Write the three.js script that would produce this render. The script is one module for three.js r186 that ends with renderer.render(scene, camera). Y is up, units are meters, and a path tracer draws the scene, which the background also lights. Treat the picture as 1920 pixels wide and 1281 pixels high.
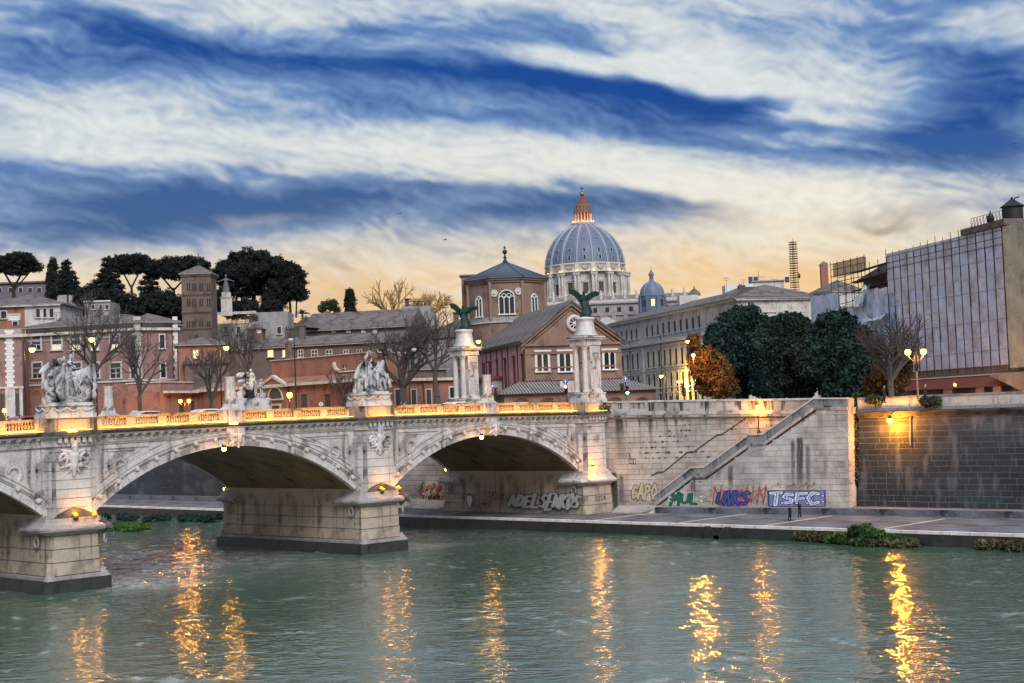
import * as THREE from 'three';
import { mergeGeometries, toCreasedNormals } from 'three/addons/utils/BufferGeometryUtils.js';
import { RectAreaLightUniformsLib } from 'three/addons/lights/RectAreaLightUniformsLib.js';
import { FontLoader } from 'three/addons/loaders/FontLoader.js';
import { TextGeometry } from 'three/addons/geometries/TextGeometry.js';
import { createNoise3D } from 'simplex-noise';

// ------------------------------------------------------------------ camera, sky, sun, exposure
// x runs along the bridge to the right bank, z downstream towards the camera, y up; metres; the river is y = 0
const scene = new THREE.Scene();
const EXPOSURE = 2.0;                                              // exposed for the dusk
const F = 2700;                                                    // focal length in pixels of the 1920 pixel wide photograph
const camera = new THREE.PerspectiveCamera(2 * Math.atan(640.5 / F) * 180 / Math.PI, 1024 / 683, 0.5, 6000);
camera.position.set(-58.23, 12, 100.71);
camera.rotation.set(Math.atan(136 / F), -0.8027, -0.0384, 'YXZ');
camera.updateMatrixWorld();
const renderer = new THREE.WebGLRenderer({ antialias: true });
renderer.setSize(1024, 683);
renderer.toneMapping = THREE.LinearToneMapping;
renderer.toneMappingExposure = EXPOSURE;
renderer.shadowMap.enabled = true;
renderer.shadowMap.type = THREE.PCFSoftShadowMap;
RectAreaLightUniformsLib.init();

function rng(seed) { let a = seed >>> 0; return () => { a = (a + 0x6D2B79F5) | 0; let t = Math.imul(a ^ (a >>> 15), 1 | a); t = (t + Math.imul(t ^ (t >>> 7), 61 | t)) ^ t; return ((t ^ (t >>> 14)) >>> 0) / 4294967296; }; }
const lerp = (a, b, t) => a + (b - a) * t, clamp = (x, a = 0, b = 1) => Math.min(b, Math.max(a, x));
const smooth = (a, b, x) => { const t = clamp((x - a) / (b - a)); return t * t * (3 - 2 * t); };
const mix3 = (a, b, t) => [lerp(a[0], b[0], t), lerp(a[1], b[1], t), lerp(a[2], b[2], t)];
const FWD = new THREE.Vector3(0.7191, 0, -0.6949), RGT = new THREE.Vector3(0.6949, 0, 0.7191);

// the dusk sky: streaks of high white cloud over deep blue, warm cream towards the horizon
function makeSky() {
  const W = 4096, H = 2048, data = new Float32Array(W * H * 4), n3 = createNoise3D(rng(11)), n3b = createNoise3D(rng(12));
  // [azimuth from the view, height, half width, half height, tilt, strength]: openings (-) and denser cloud (+); degrees
  const S = 47.1, blobs = [];
  const add = (px, py, w, h, tilt, s) => blobs.push([(px - 960) / S, (776 - 0.0384 * (px - 960) - py) / S, w / S, h / S, tilt, s]);
  add(830, 115, 340, 58, 0.13, -1.0); add(1130, 170, 240, 42, 0.2, -0.8); add(200, 60, 300, 60, 0.1, -0.85); add(520, 110, 200, 40, 0.12, -0.5); add(90, 120, 200, 40, 0, -0.35);
  add(1330, 205, 160, 36, 0.15, -0.55); add(1590, 270, 300, 40, 0.1, -0.75); add(1840, 255, 190, 62, 0.05, -0.75); add(1880, 165, 120, 90, -0.1, -0.8); add(1800, 60, 220, 60, 0.35, -0.6); add(1480, 35, 170, 34, 0.2, -0.4);
  add(560, 205, 330, 26, 0.12, -0.28); add(980, 232, 260, 26, 0.12, -0.42); add(1250, 245, 160, 20, 0.15, -0.35); add(30, 200, 140, 30, 0, -0.2);
  add(300, 365, 330, 48, -0.02, -0.5); add(190, 415, 240, 44, 0.0, -0.52); add(640, 365, 230, 42, -0.08, -0.68); add(60, 325, 150, 40, 0, -0.5); add(420, 410, 300, 30, -0.05, -0.6);
  add(1060, 383, 210, 36, 0.02, -1.0); add(1240, 395, 90, 20, 0.05, -0.4); add(920, 400, 110, 24, -0.1, -0.4);
  add(760, 270, 420, 34, 0.06, 0.45); add(230, 210, 260, 50, 0.1, 0.35); add(1250, 60, 240, 55, 0.4, 0.5); add(1480, 165, 230, 45, 0.28, 0.5); add(1300, 315, 420, 46, 0.14, 0.5); add(620, 12, 260, 22, 0.05, 0.3); add(1450, 400, 320, 70, 0.03, 0.4); add(900, 310, 300, 24, 0, 0.3);
  const low = [];                                                   // brown cloud banks low over the sunset
  low.push([(1690 - 960) / S, (776 - 28 - 412) / S, 125 / S, 22 / S, 0.02, 0.62], [(1310 - 960) / S, (776 - 13 - 398) / S, 95 / S, 20 / S, 0.2, 0.5], [(980 - 960) / S, (776 - 462) / S, 90 / S, 8 / S, -0.1, 0.3], [(600 - 960) / S, (776 + 14 - 480) / S, 170 / S, 16 / S, -0.25, 0.35]);
  const g = (b, a, e) => { const da = a - b[0], de = e - b[1], x = (da * Math.cos(b[4]) - de * Math.sin(b[4])) / b[2], y = (da * Math.sin(b[4]) + de * Math.cos(b[4])) / b[3]; const q = x * x + y * y; return q > 9 ? 0 : b[5] * Math.exp(-q); };
  for (let r = 0; r < H; r++) {
    const el = ((r + 0.5) / H - 0.5) * Math.PI, ce = Math.cos(el), se = Math.sin(el), eDeg = el * 180 / Math.PI;
    for (let c = 0; c < W; c++) {
      const o = (r * W + c) * 4; data[o + 3] = 1;
      if (eDeg < -0.4) { data[o] = data[o + 1] = data[o + 2] = 0.16 / EXPOSURE; continue; }
      const ph = ((c + 0.5) / W - 0.5) * 2 * Math.PI, dx = ce * Math.cos(ph), dz = ce * Math.sin(ph);
      const right = dx * RGT.x + dz * RGT.z, fwd = dx * FWD.x + dz * FWD.z, az = Math.atan2(right, fwd) * 180 / Math.PI;
      if (eDeg > 28 && ((c & 3) || (r & 3))) { const o2 = ((r & ~3) * W + (c & ~3)) * 4; if ((r & ~3) / H * 180 - 90 > 28) { data[o] = data[o2]; data[o + 1] = data[o2 + 1]; data[o + 2] = data[o2 + 2]; continue; } }
      const a = Math.abs(az) < 60 ? Math.tan(az * Math.PI / 180) * 57.3 : az, e = Math.abs(az) < 60 ? Math.tan(Math.min(el, 1.2)) * 57.3 / Math.max(0.5, Math.cos(az * Math.PI / 180)) : eDeg;
      // streaky noise: long across, thin upwards, falling to the right
      const tilt = se + 0.13 * right, w1 = n3b(dx * 5, tilt * 9, dz * 5) * 0.05, wx = n3b(dx * 8 + 4, se * 13, dz * 8), wy = n3(dx * 9, se * 15 + 7, dz * 9), wz = n3b(dx * 34, se * 60 + 3, dz * 34), X = dx + 0.02 * wx + 0.003 * wz, Z = dz + 0.02 * wy, yy = tilt + w1 * 0.12 + 0.0075 * wy + 0.0022 * wz;
      const calm = 0.42 + 0.55 * smooth(3, 8, e), f1 = n3(dx * 3, yy * 20, dz * 3), f2 = n3(dx * 6 + 3, yy * 56, dz * 6), f3 = n3b(X * 20 + 5, (yy + 0.07 * right) * 95, Z * 20), f4 = n3(X * 50, (yy + 0.14 * right) * 190, Z * 50), f5 = n3b(X * 130, (yy - 0.06 * right) * 330, Z * 130);
      const f6 = n3b(dx * 5 + 9, (yy + 0.2 * right + w1 * 0.3) * 34, dz * 5), f7 = 1 - 2 * Math.abs(n3(X * 20 + 2, (yy + 0.12 * right) * 120, Z * 20));
      let cov = 0.6 + 0.1 * (1 - calm) + calm * (0.13 * f1 + 0.11 * f2 + 0.08 * f3 + 0.058 * f4 + 0.03 * f5 + 0.1 * f6 + 0.06 * f7);
      cov += (0.08 * f1 + 0.2 * n3b(dx * 2, tilt * 7, dz * 2)) * Math.max(smooth(24, 40, Math.abs(az)), smooth(17, 28, eDeg));
      cov += -0.3 * smooth(8, 11, eDeg) * (1 - smooth(20, 27, eDeg)) * smooth(19, 30, Math.abs(az)) + 0.06 * smooth(24, 34, eDeg);
      if (Math.abs(az) < 40 && eDeg < 30) { const wa = a + f2 * 0.6 + f1 * 1.2, we = e + f1 * 0.3 + f2 * 0.2 + f6 * 0.25 + f3 * 0.08; let s = 0; for (const b of blobs) s += g(b, wa, we); cov += s * 0.54; }
      let dark = 0;
      if (Math.abs(az) < 40 && eDeg < 16) for (const b of low) dark += g(b, a + f2 * 1.5, e + f3 * 0.45 + f4 * 0.25);
      const t = smooth(-0.12, 1.0, cov);
      const glow = 0.55 + 0.45 * Math.exp(-(((az - 9) / 17) ** 2)), low1 = 1 - smooth(4.4, 8.2, e + 0.6 * f2 + 0.3 * f3 + 0.2 * f4), low2 = 1 - smooth(6.5, 12.5, e + 0.4 * f1);
      const deep = mix3([0.013, 0.072, 0.30], [0.06, 0.13, 0.28], low2), mid = mix3([0.17, 0.30, 0.55], [0.22, 0.305, 0.46], low2);
      let white = mix3([0.72, 0.765, 0.76], [0.88, 0.83, 0.7], low2);
      white = mix3(white, mix3([0.66, 0.47, 0.32], [0.92, 0.62, 0.31], glow), clamp(low1 * (0.78 + 0.3 * f2 + 0.3 * f3 + 0.2 * f7 - 0.25 * f1)));
      let col = t < 0.5 ? mix3(deep, mid, t * 2) : mix3(mid, white, t * 2 - 1);
      col = mix3(col, white, 0.9 * (1 - smooth(5.4, 7.8, e + 0.7 * f2 + 0.5 * f1 + 0.25 * f3)));
      col = mix3(col, [0.36, 0.30, 0.25], clamp(dark * (0.9 + 0.5 * f3 + 0.4 * f4), 0, 0.8));
      const v = (1 + 0.05 * f4 + 0.03 * f5) / EXPOSURE;
      data[o] = Math.max(0, col[0] * v); data[o + 1] = Math.max(0, col[1] * v); data[o + 2] = Math.max(0, col[2] * v);
    }
  }
  const t = new THREE.DataTexture(data, W, H, THREE.RGBAFormat, THREE.FloatType);
  t.mapping = THREE.EquirectangularReflectionMapping; t.magFilter = t.minFilter = THREE.LinearFilter; t.needsUpdate = true;
  return t;
}
const skyTexture = makeSky();
scene.background = skyTexture; scene.environment = skyTexture;
const sun = new THREE.DirectionalLight(new THREE.Color(1, 0.95, 0.92), 1.45);       // the broad, shadowless light of the dusk sky
sun.position.set(-70, 165, 150); sun.target.position.set(20, 0, -20);
sun.castShadow = true; sun.shadow.radius = 60; sun.shadow.mapSize.set(2048, 2048);
Object.assign(sun.shadow.camera, { left: -200, right: 200, top: 160, bottom: -160, near: 1, far: 700 });
scene.add(sun, sun.target);

// ------------------------------------------------------------------ placing things: where a line of sight of the photograph meets a plane
const ray = (px, py) => new THREE.Vector3((px - 960) / F, (640.5 - py) / F, -1).applyQuaternion(camera.quaternion);
const EYE = camera.position;
const horizonY = (px) => 776 - 0.0384 * (px - 960);
function ground(px, depth) { const d = ray(px, horizonY(px)); return EYE.clone().addScaledVector(d, depth / (d.x * FWD.x + d.z * FWD.z)); }
function spot(px, py, depth) { const d = ray(px, py); return EYE.clone().addScaledVector(d, depth / (d.x * FWD.x + d.z * FWD.z)); }
const onX = (px, py, x) => { const d = ray(px, py); return EYE.clone().addScaledVector(d, (x - EYE.x) / d.x); };
const onY = (px, py, y) => { const d = ray(px, py); return EYE.clone().addScaledVector(d, (y - EYE.y) / d.y); };
const onZ = (px, py, z) => { const d = ray(px, py); return EYE.clone().addScaledVector(d, (z - EYE.z) / d.z); };

// ------------------------------------------------------------------ names, labels
const used = new Map();
function numbered(name) { const k = used.get(name) ?? 0; used.set(name, k + 1); return k ? name + '_' + String(k).padStart(3, '0') : name; }
function tag(o, label, category, group) { o.userData.label = label; o.userData.category = category; if (group) o.userData.group = group; return o; }
function thing(name, label, category, pos = [0, 0, 0], turn = 0, group) {
  const o = new THREE.Group(); o.name = numbered(name); o.position.set(...pos); o.rotation.y = turn; scene.add(o);
  return tag(o, label, category, group);
}
function mesh(name, geo, mat, parent) {
  const m = new THREE.Mesh(geo, mat); m.castShadow = m.receiveShadow = true;
  if (parent) { m.name = name; parent.add(m); } else { m.name = numbered(name); scene.add(m); }
  return m;
}
const setting = (name, geo, mat) => { const m = mesh(name, geo, mat); m.userData.kind = 'structure'; return m; };
const stuff = (m) => { m.userData.kind = 'stuff'; return m; };

// ------------------------------------------------------------------ geometry helpers
const V3 = (x, y, z) => new THREE.Vector3(x, y, z);
function plain(g) { const p = g.index ? g.toNonIndexed() : g; for (const k of Object.keys(p.attributes)) if (!['position', 'normal', 'uv'].includes(k)) p.deleteAttribute(k); p.morphAttributes = {}; if (!p.attributes.uv) p.setAttribute('uv', new THREE.BufferAttribute(new Float32Array(p.attributes.position.count * 2), 2)); if (!p.attributes.normal) p.computeVertexNormals(); return p; }
function merge(list) { const l = list.map(plain); return l.length === 1 ? l[0] : mergeGeometries(l); }
function metreUV(g, along) {                                          // uv in metres, laid on from the side that each face looks to
  g = plain(g); const p = g.attributes.position, uv = g.attributes.uv, a = V3(), b = V3(), c = V3(), n = V3();
  for (let i = 0; i < p.count; i += 3) {
    a.fromBufferAttribute(p, i); b.fromBufferAttribute(p, i + 1); c.fromBufferAttribute(p, i + 2);
    n.copy(b).sub(a).cross(c.clone().sub(a)); const x = Math.abs(n.x), y = Math.abs(n.y), z = Math.abs(n.z);
    [a, b, c].forEach((q, k) => { if (y > x && y > z) uv.setXY(i + k, q.x, q.z); else if (x > z) uv.setXY(i + k, q.z, q.y); else uv.setXY(i + k, q.x, q.y); });
  }
  return g;
}
const box = (x0, x1, y0, y1, z0, z1) => new THREE.BoxGeometry(Math.abs(x1 - x0), Math.abs(y1 - y0), Math.abs(z1 - z0)).translate((x0 + x1) / 2, (y0 + y1) / 2, (z0 + z1) / 2);
function poly(points, z0, z1, bevel = 0, holes) {                     // outline in x, y pushed out from z0 to z1
  const s = new THREE.Shape(points.map((p) => new THREE.Vector2(p[0], p[1])));
  if (holes) s.holes = holes.map((h) => new THREE.Path(h.map((p) => new THREE.Vector2(p[0], p[1]))));
  return new THREE.ExtrudeGeometry(s, { depth: z1 - z0 - 2 * bevel, bevelEnabled: bevel > 0, bevelSize: bevel, bevelThickness: bevel, bevelSegments: 1, bevelOffset: -bevel, curveSegments: 8 }).translate(0, 0, z0 + bevel);
}
function plan(points, y0, y1) {                                       // outline in x, z raised from y0 to y1
  const s = new THREE.Shape(points.map((p) => new THREE.Vector2(p[0], -p[1])));
  return new THREE.ExtrudeGeometry(s, { depth: y1 - y0, bevelEnabled: false }).rotateX(-Math.PI / 2).translate(0, y0, 0);
}
const lathe = (pts, seg = 16) => new THREE.LatheGeometry(pts.map((p) => new THREE.Vector2(p[0], p[1])), seg);
const ball = (r, x = 0, y = 0, z = 0, s = 12) => new THREE.SphereGeometry(r, s, Math.max(6, s * 0.6 | 0)).translate(x, y, z);
function rod(a, b, r0, r1 = r0, seg = 6) {                            // tapered round bar between two points
  const A = a.isVector3 ? a : V3(...a), B = b.isVector3 ? b : V3(...b), d = B.clone().sub(A), L = d.length();
  const g = new THREE.CylinderGeometry(r1, r0, L, seg, 1, false);
  return g.applyQuaternion(new THREE.Quaternion().setFromUnitVectors(V3(0, 1, 0), d.divideScalar(L || 1))).translate((A.x + B.x) / 2, (A.y + B.y) / 2, (A.z + B.z) / 2);
}
const tube = (pts, r, seg = 16, rad = 6) => new THREE.TubeGeometry(new THREE.CatmullRomCurve3(pts.map((p) => V3(...p))), seg, r, rad);
function sweep(profile, path) {                                       // profile [out, up] carried along path(t) -> {p, n (out), up offset}; closed strip, ends capped
  const pos = [], P = profile.length, rows = path.length;
  const at = (i, j) => { const s = path[i], q = profile[j % P]; return [s.p[0] + s.n[0] * q[0], s.p[1] + q[1], s.p[2] + s.n[1] * q[0]]; };
  const tri = (a, b, c) => pos.push(...a, ...b, ...c);
  for (let i = 0; i + 1 < rows; i++) for (let j = 0; j < P; j++) { const a = at(i, j), b = at(i + 1, j), c = at(i + 1, j + 1), d = at(i, j + 1); tri(a, b, c); tri(a, c, d); }
  const cap = THREE.ShapeUtils.triangulateShape(profile.map((q) => new THREE.Vector2(q[0], q[1])), []);
  for (const f of cap) { tri(at(0, f[0]), at(0, f[1]), at(0, f[2])); tri(at(rows - 1, f[2]), at(rows - 1, f[1]), at(rows - 1, f[0])); }
  const g = new THREE.BufferGeometry(); g.setAttribute('position', new THREE.Float32BufferAttribute(pos, 3)); g.computeVertexNormals(); return metreUV(g);
}
// closed surface round a distance field (surface nets)
function solid(f, lo, hi, cell) {
  const N = [0, 1, 2].map((k) => Math.ceil((hi[k] - lo[k]) / cell) + 1), [nx, ny, nz] = N, val = new Float32Array(nx * ny * nz), id = (i, j, k) => (k * ny + j) * nx + i;
  for (let k = 0; k < nz; k++) for (let j = 0; j < ny; j++) for (let i = 0; i < nx; i++) val[id(i, j, k)] = (i === 0 || j === 0 || k === 0 || i === nx - 1 || j === ny - 1 || k === nz - 1) ? Math.max(0.01, f(lo[0] + i * cell, lo[1] + j * cell, lo[2] + k * cell)) : f(lo[0] + i * cell, lo[1] + j * cell, lo[2] + k * cell);
  const vert = new Int32Array(nx * ny * nz).fill(-1), pos = [], idx = [];
  for (let k = 0; k + 1 < nz; k++) for (let j = 0; j + 1 < ny; j++) for (let i = 0; i + 1 < nx; i++) {
    let x = 0, y = 0, z = 0, n = 0; const c = [];
    for (let q = 0; q < 8; q++) c.push(val[id(i + (q & 1), j + ((q >> 1) & 1), k + (q >> 2))]);
    if (c.every((v) => v < 0) || c.every((v) => v >= 0)) continue;
    for (let q = 0; q < 8; q++) for (const b of [1, 2, 4]) if (!(q & b) && (c[q] < 0) !== (c[q | b] < 0)) { const t = c[q] / (c[q] - c[q | b]); x += (q & 1) + (b === 1 ? t : 0); y += ((q >> 1) & 1) + (b === 2 ? t : 0); z += (q >> 2) + (b === 4 ? t : 0); n++; }
    vert[id(i, j, k)] = pos.length / 3; pos.push(lo[0] + (i + x / n) * cell, lo[1] + (j + y / n) * cell, lo[2] + (k + z / n) * cell);
  }
  const quad = (a, b, c, d, flip) => { if (a < 0 || b < 0 || c < 0 || d < 0) return; if (flip) idx.push(a, c, b, a, d, c); else idx.push(a, b, c, a, c, d); };
  for (let k = 1; k + 1 < nz; k++) for (let j = 1; j + 1 < ny; j++) for (let i = 1; i + 1 < nx; i++) {
    const s = val[id(i, j, k)] < 0;
    if (s !== (val[id(i + 1, j, k)] < 0)) quad(vert[id(i, j - 1, k - 1)], vert[id(i, j, k - 1)], vert[id(i, j, k)], vert[id(i, j - 1, k)], !s);
    if (s !== (val[id(i, j + 1, k)] < 0)) quad(vert[id(i - 1, j, k - 1)], vert[id(i - 1, j, k)], vert[id(i, j, k)], vert[id(i, j, k - 1)], !s);
    if (s !== (val[id(i, j, k + 1)] < 0)) quad(vert[id(i - 1, j - 1, k)], vert[id(i, j - 1, k)], vert[id(i, j, k)], vert[id(i - 1, j, k)], !s);
  }
  const g = new THREE.BufferGeometry(); g.setAttribute('position', new THREE.Float32BufferAttribute(pos, 3)); g.setIndex(idx); g.computeVertexNormals();
  const uv = new Float32Array(pos.length / 3 * 2); for (let i = 0; i < uv.length / 2; i++) { uv[2 * i] = pos[3 * i] + pos[3 * i + 2]; uv[2 * i + 1] = pos[3 * i + 1]; }
  g.setAttribute('uv', new THREE.BufferAttribute(uv, 2)); return g;
}
const capsule = (p, c) => { const [a, b, ra, rb] = c, dx = b[0] - a[0], dy = b[1] - a[1], dz = b[2] - a[2], L = dx * dx + dy * dy + dz * dz || 1e-9; const t = clamp(((p[0] - a[0]) * dx + (p[1] - a[1]) * dy + (p[2] - a[2]) * dz) / L); return Math.hypot(p[0] - a[0] - dx * t, p[1] - a[1] - dy * t, p[2] - a[2] - dz * t) - lerp(ra, rb, t); };
const smin = (a, b, k) => { const h = Math.max(k - Math.abs(a - b), 0) / k; return Math.min(a, b) - h * h * k * 0.25; };
function blend(caps, cell, k = 0.08, warp) {                          // capsules [from, to, radius, radius] run together into one skin
  const lo = [1e9, 1e9, 1e9], hi = [-1e9, -1e9, -1e9];
  for (const c of caps) for (const [q, r] of [[c[0], c[2]], [c[1], c[3]]]) for (let i = 0; i < 3; i++) { lo[i] = Math.min(lo[i], q[i] - r - 3 * cell); hi[i] = Math.max(hi[i], q[i] + r + 3 * cell); }
  return solid((x, y, z) => { let d = 1e9; const p = [x, y, z]; for (const c of caps) d = smin(d, capsule(p, c), k); return d + (warp ? warp(x, y, z) : 0); }, lo, hi, cell);
}
function hexa(c) {                                                    // block from eight corners: 0-3 back (x0y0, x1y0, x1y1, x0y1), 4-7 front
  const pos = [], f = (a, b, d, e) => { for (const k of [a, b, d, a, d, e]) pos.push(...c[k]); };
  f(4, 5, 6, 7); f(0, 3, 2, 1); f(0, 1, 5, 4); f(3, 7, 6, 2); f(0, 4, 7, 3); f(1, 2, 6, 5);
  const g = new THREE.BufferGeometry(); g.setAttribute('position', new THREE.Float32BufferAttribute(pos, 3)); g.computeVertexNormals(); g.setAttribute('uv', new THREE.BufferAttribute(new Float32Array(pos.length / 3 * 2), 2)); return g;
}

// ------------------------------------------------------------------ textures and materials
function tileNoise(seed, n) {                                         // repeating value noise on an n x n lattice
  const r = rng(seed), v = Float32Array.from({ length: n * n }, () => r());
  return (x, y, fx = n, fy = n) => { const X = ((x * fx) % fx + fx) % fx, Y = ((y * fy) % fy + fy) % fy, i = Math.floor(X), j = Math.floor(Y), s = X - i, t = Y - j, a = s * s * (3 - 2 * s), b = t * t * (3 - 2 * t), q = (i, j) => v[(j % fy % n) * n + (i % fx % n)]; return lerp(lerp(q(i, j), q((i + 1) % fx, j), a), lerp(q(i, (j + 1) % fy), q((i + 1) % fx, (j + 1) % fy), a), b); };
}
const tn = tileNoise(5, 256), tn2 = tileNoise(6, 256);
const fbm = (x, y, f, oct = 4) => { let s = 0, a = 0.5, t = 0; for (let i = 0; i < oct; i++) { s += a * tn(x + i * 0.37, y + i * 0.71, Math.min(256, f), Math.min(256, f)); t += a; a *= 0.5; f *= 2; } return s / t; };
const toS = (x) => { x = clamp(x); return 255 * (x <= 0.0031308 ? x * 12.92 : 1.055 * x ** (1 / 2.4) - 0.055); };
function texture(w, h, mw, mh, fn, gray) {                            // fn(u, v) -> linear [r, g, b] or a number; mw x mh metres
  const d = new Uint8Array(w * h * 4);
  for (let j = 0; j < h; j++) for (let i = 0; i < w; i++) { const c = fn((i + 0.5) / w, (j + 0.5) / h), o = (j * w + i) * 4; if (gray) d[o] = d[o + 1] = d[o + 2] = clamp(c) * 255; else { d[o] = toS(c[0]); d[o + 1] = toS(c[1]); d[o + 2] = toS(c[2]); } d[o + 3] = 255; }
  const t = new THREE.DataTexture(d, w, h); t.wrapS = t.wrapT = THREE.RepeatWrapping; t.magFilter = t.minFilter = THREE.LinearFilter; if (!gray) t.colorSpace = THREE.SRGBColorSpace;
  t.repeat.set(1 / mw, 1 / mh); t.needsUpdate = true; return t;
}
const mat = (name, o) => { const { color, ...r } = o, m = new THREE.MeshStandardMaterial({ roughness: 0.9, ...r }); m.name = name; if (color) m.color.setRGB(...color); return m; };
const glow = (name, color, k) => { const m = new THREE.MeshStandardMaterial({ roughness: 0.5 }); m.name = name; m.color.setRGB(0.8, 0.7, 0.5); m.emissive.setRGB(...color); m.emissiveIntensity = k; return m; };
// mottled mineral surface: base colour, spread of tone, strength of upright rain streaks, of blotches
const mineral = (base, spread, streak, blotch, seed = 0, m = 6) => texture(512, 512, m, m, (u, v) => {
  const o = seed * 0.137, a = fbm(u + o, v, 4, 6) - 0.5, b = fbm(u, v + o, 64, 3) - 0.5, s = fbm(u * 1 + o, v * 0.06 + o, 24, 4), bl = fbm(u + o * 2, v + o, 6, 5);
  const k = 1 + spread * (a * 1.6 + b * 1.2) - streak * smooth(0.55, 0.8, s) - blotch * smooth(0.56, 0.78, bl), w = 1 + 0.1 * (fbm(u + 0.5, v, 5, 3) - 0.5);
  return [base[0] * k * w, base[1] * k, base[2] * k / w];
});
const relief = (m, f, oct = 5) => texture(512, 512, m, m, (u, v) => fbm(u, v, f, oct), true);
const fineRelief = relief(3, 16), coarseRelief = relief(6, 8, 6);
const TX = {
  travertine: mineral([0.5, 0.482, 0.468], 0.4, 0.5, 0.45, 1), statue: mineral([0.45, 0.455, 0.465], 0.6, 0.7, 0.7, 17, 2.5), pale: mineral([0.6, 0.56, 0.52], 0.25, 0.3, 0.25, 2), marble: mineral([0.56, 0.545, 0.535], 0.45, 0.6, 0.62, 3, 3),
  brick: mineral([0.165, 0.115, 0.098], 0.35, 0.2, 0.3, 4), rosy: mineral([0.68, 0.43, 0.41], 0.22, 0.25, 0.2, 18), pink: mineral([0.3, 0.185, 0.172], 0.22, 0.25, 0.25, 5), ochre: mineral([0.32, 0.15, 0.105], 0.25, 0.25, 0.3, 6),
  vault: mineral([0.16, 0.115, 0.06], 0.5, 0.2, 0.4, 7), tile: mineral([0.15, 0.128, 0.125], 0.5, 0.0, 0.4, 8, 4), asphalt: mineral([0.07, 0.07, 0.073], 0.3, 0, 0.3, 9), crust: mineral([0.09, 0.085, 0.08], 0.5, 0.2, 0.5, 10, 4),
  pier: mineral([0.43, 0.36, 0.285], 0.28, 0.5, 0.35, 11), wet: mineral([0.035, 0.04, 0.036], 0.5, 0.2, 0.3, 12), plaster: mineral([0.585, 0.56, 0.53], 0.25, 0.3, 0.25, 13), grey: mineral([0.33, 0.315, 0.315], 0.25, 0.3, 0.25, 14), net: mineral([0.56, 0.65, 0.84], 0.4, 0.1, 0.15, 16, 5), cobble: mineral([0.12, 0.142, 0.17], 0.6, 0, 0.55, 15),
};
const stone = (name, key, extra) => mat(name, { map: TX[key], bumpMap: fineRelief, bumpScale: 0.025, ...extra });
const M = {
  travertine: stone('travertine', 'travertine'), parapet: stone('toned_parapet', 'travertine', { color: [0.6, 0.57, 0.52] }), pale: stone('pale_stone', 'pale'), marble: stone('marble', 'marble', { roughness: 0.75 }), brick: stone('brick', 'brick'), church: stone('church_brick', 'brick', { color: [1.5, 1.45, 1.36] }), pink: stone('pink_plaster', 'pink'), ochre: stone('ochre_plaster', 'ochre'),  // parapet travertine darkened evenly so the strip light colours it
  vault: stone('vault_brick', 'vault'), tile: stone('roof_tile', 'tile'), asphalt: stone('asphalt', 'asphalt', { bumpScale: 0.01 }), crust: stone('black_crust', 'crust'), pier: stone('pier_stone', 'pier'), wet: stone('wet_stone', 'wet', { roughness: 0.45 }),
  plaster: stone('cream_plaster', 'plaster'), grey: stone('grey_stone', 'grey'), cobble: stone('cobble', 'cobble'),
  iron: mat('dark_iron', { color: [0.03, 0.03, 0.032], roughness: 0.6, metalness: 0.4 }), white: mat('white_paint', { color: [0.72, 0.72, 0.7], roughness: 0.7 }), pane: mat('dark_glass', { color: [0.02, 0.024, 0.03], roughness: 0.15 }), shutter: mat('shutter', { color: [0.07, 0.055, 0.05], roughness: 0.7 }),
  verdigris: mat('green_bronze', { color: [0.009, 0.04, 0.038], roughness: 0.6, metalness: 0.25, bumpMap: fineRelief, bumpScale: 0.02 }), pineBark: mat('pine_bark', { color: [0.025, 0.02, 0.018] }), net: stone('net', 'net', { bumpScale: 0.05 }), bark: mat('bark', { color: [0.085, 0.075, 0.07], roughness: 0.95 }),
  lamp: glow('lamp_glass', [1, 0.58, 0.08], 2.6), flood: glow('flood_glass', [1, 0.6, 0.05], 9), sodium: glow('sodium_glass', [1, 0.42, 0.02], 9), lit: glow('lit_window', [1, 0.72, 0.16], 0.9),
};

// ------------------------------------------------------------------ a vertical (or battered) face: local x along it, y up, z out of it
class Face {
  constructor(A, B, y0, batter = 0) {
    const dx = B[0] - A[0], dz = B[1] - A[1]; this.L = Math.hypot(dx, dz); this.pos = [A[0], y0, A[1]]; this.turn = Math.atan2(-dz, dx); this.b = batter;
    this.x = V3(dx / this.L, 0, dz / this.L); this.z = V3(-this.x.z, 0, this.x.x); this.n = this.z.clone().addScaledVector(V3(0, 1, 0), batter);
  }
  hit(px, py) { const d = ray(px, py), P = V3(...this.pos), t = P.clone().sub(EYE).dot(this.n) / d.dot(this.n), q = EYE.clone().addScaledVector(d, t).sub(P); return [q.dot(this.x), q.y]; }
  world(x, y, z) { return V3(...this.pos).addScaledVector(this.x, x).addScaledVector(this.z, z).add(V3(0, y, 0)); }
}
const gpt = (px, depth) => { const g = ground(px, depth); return [g.x, g.z]; };

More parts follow.
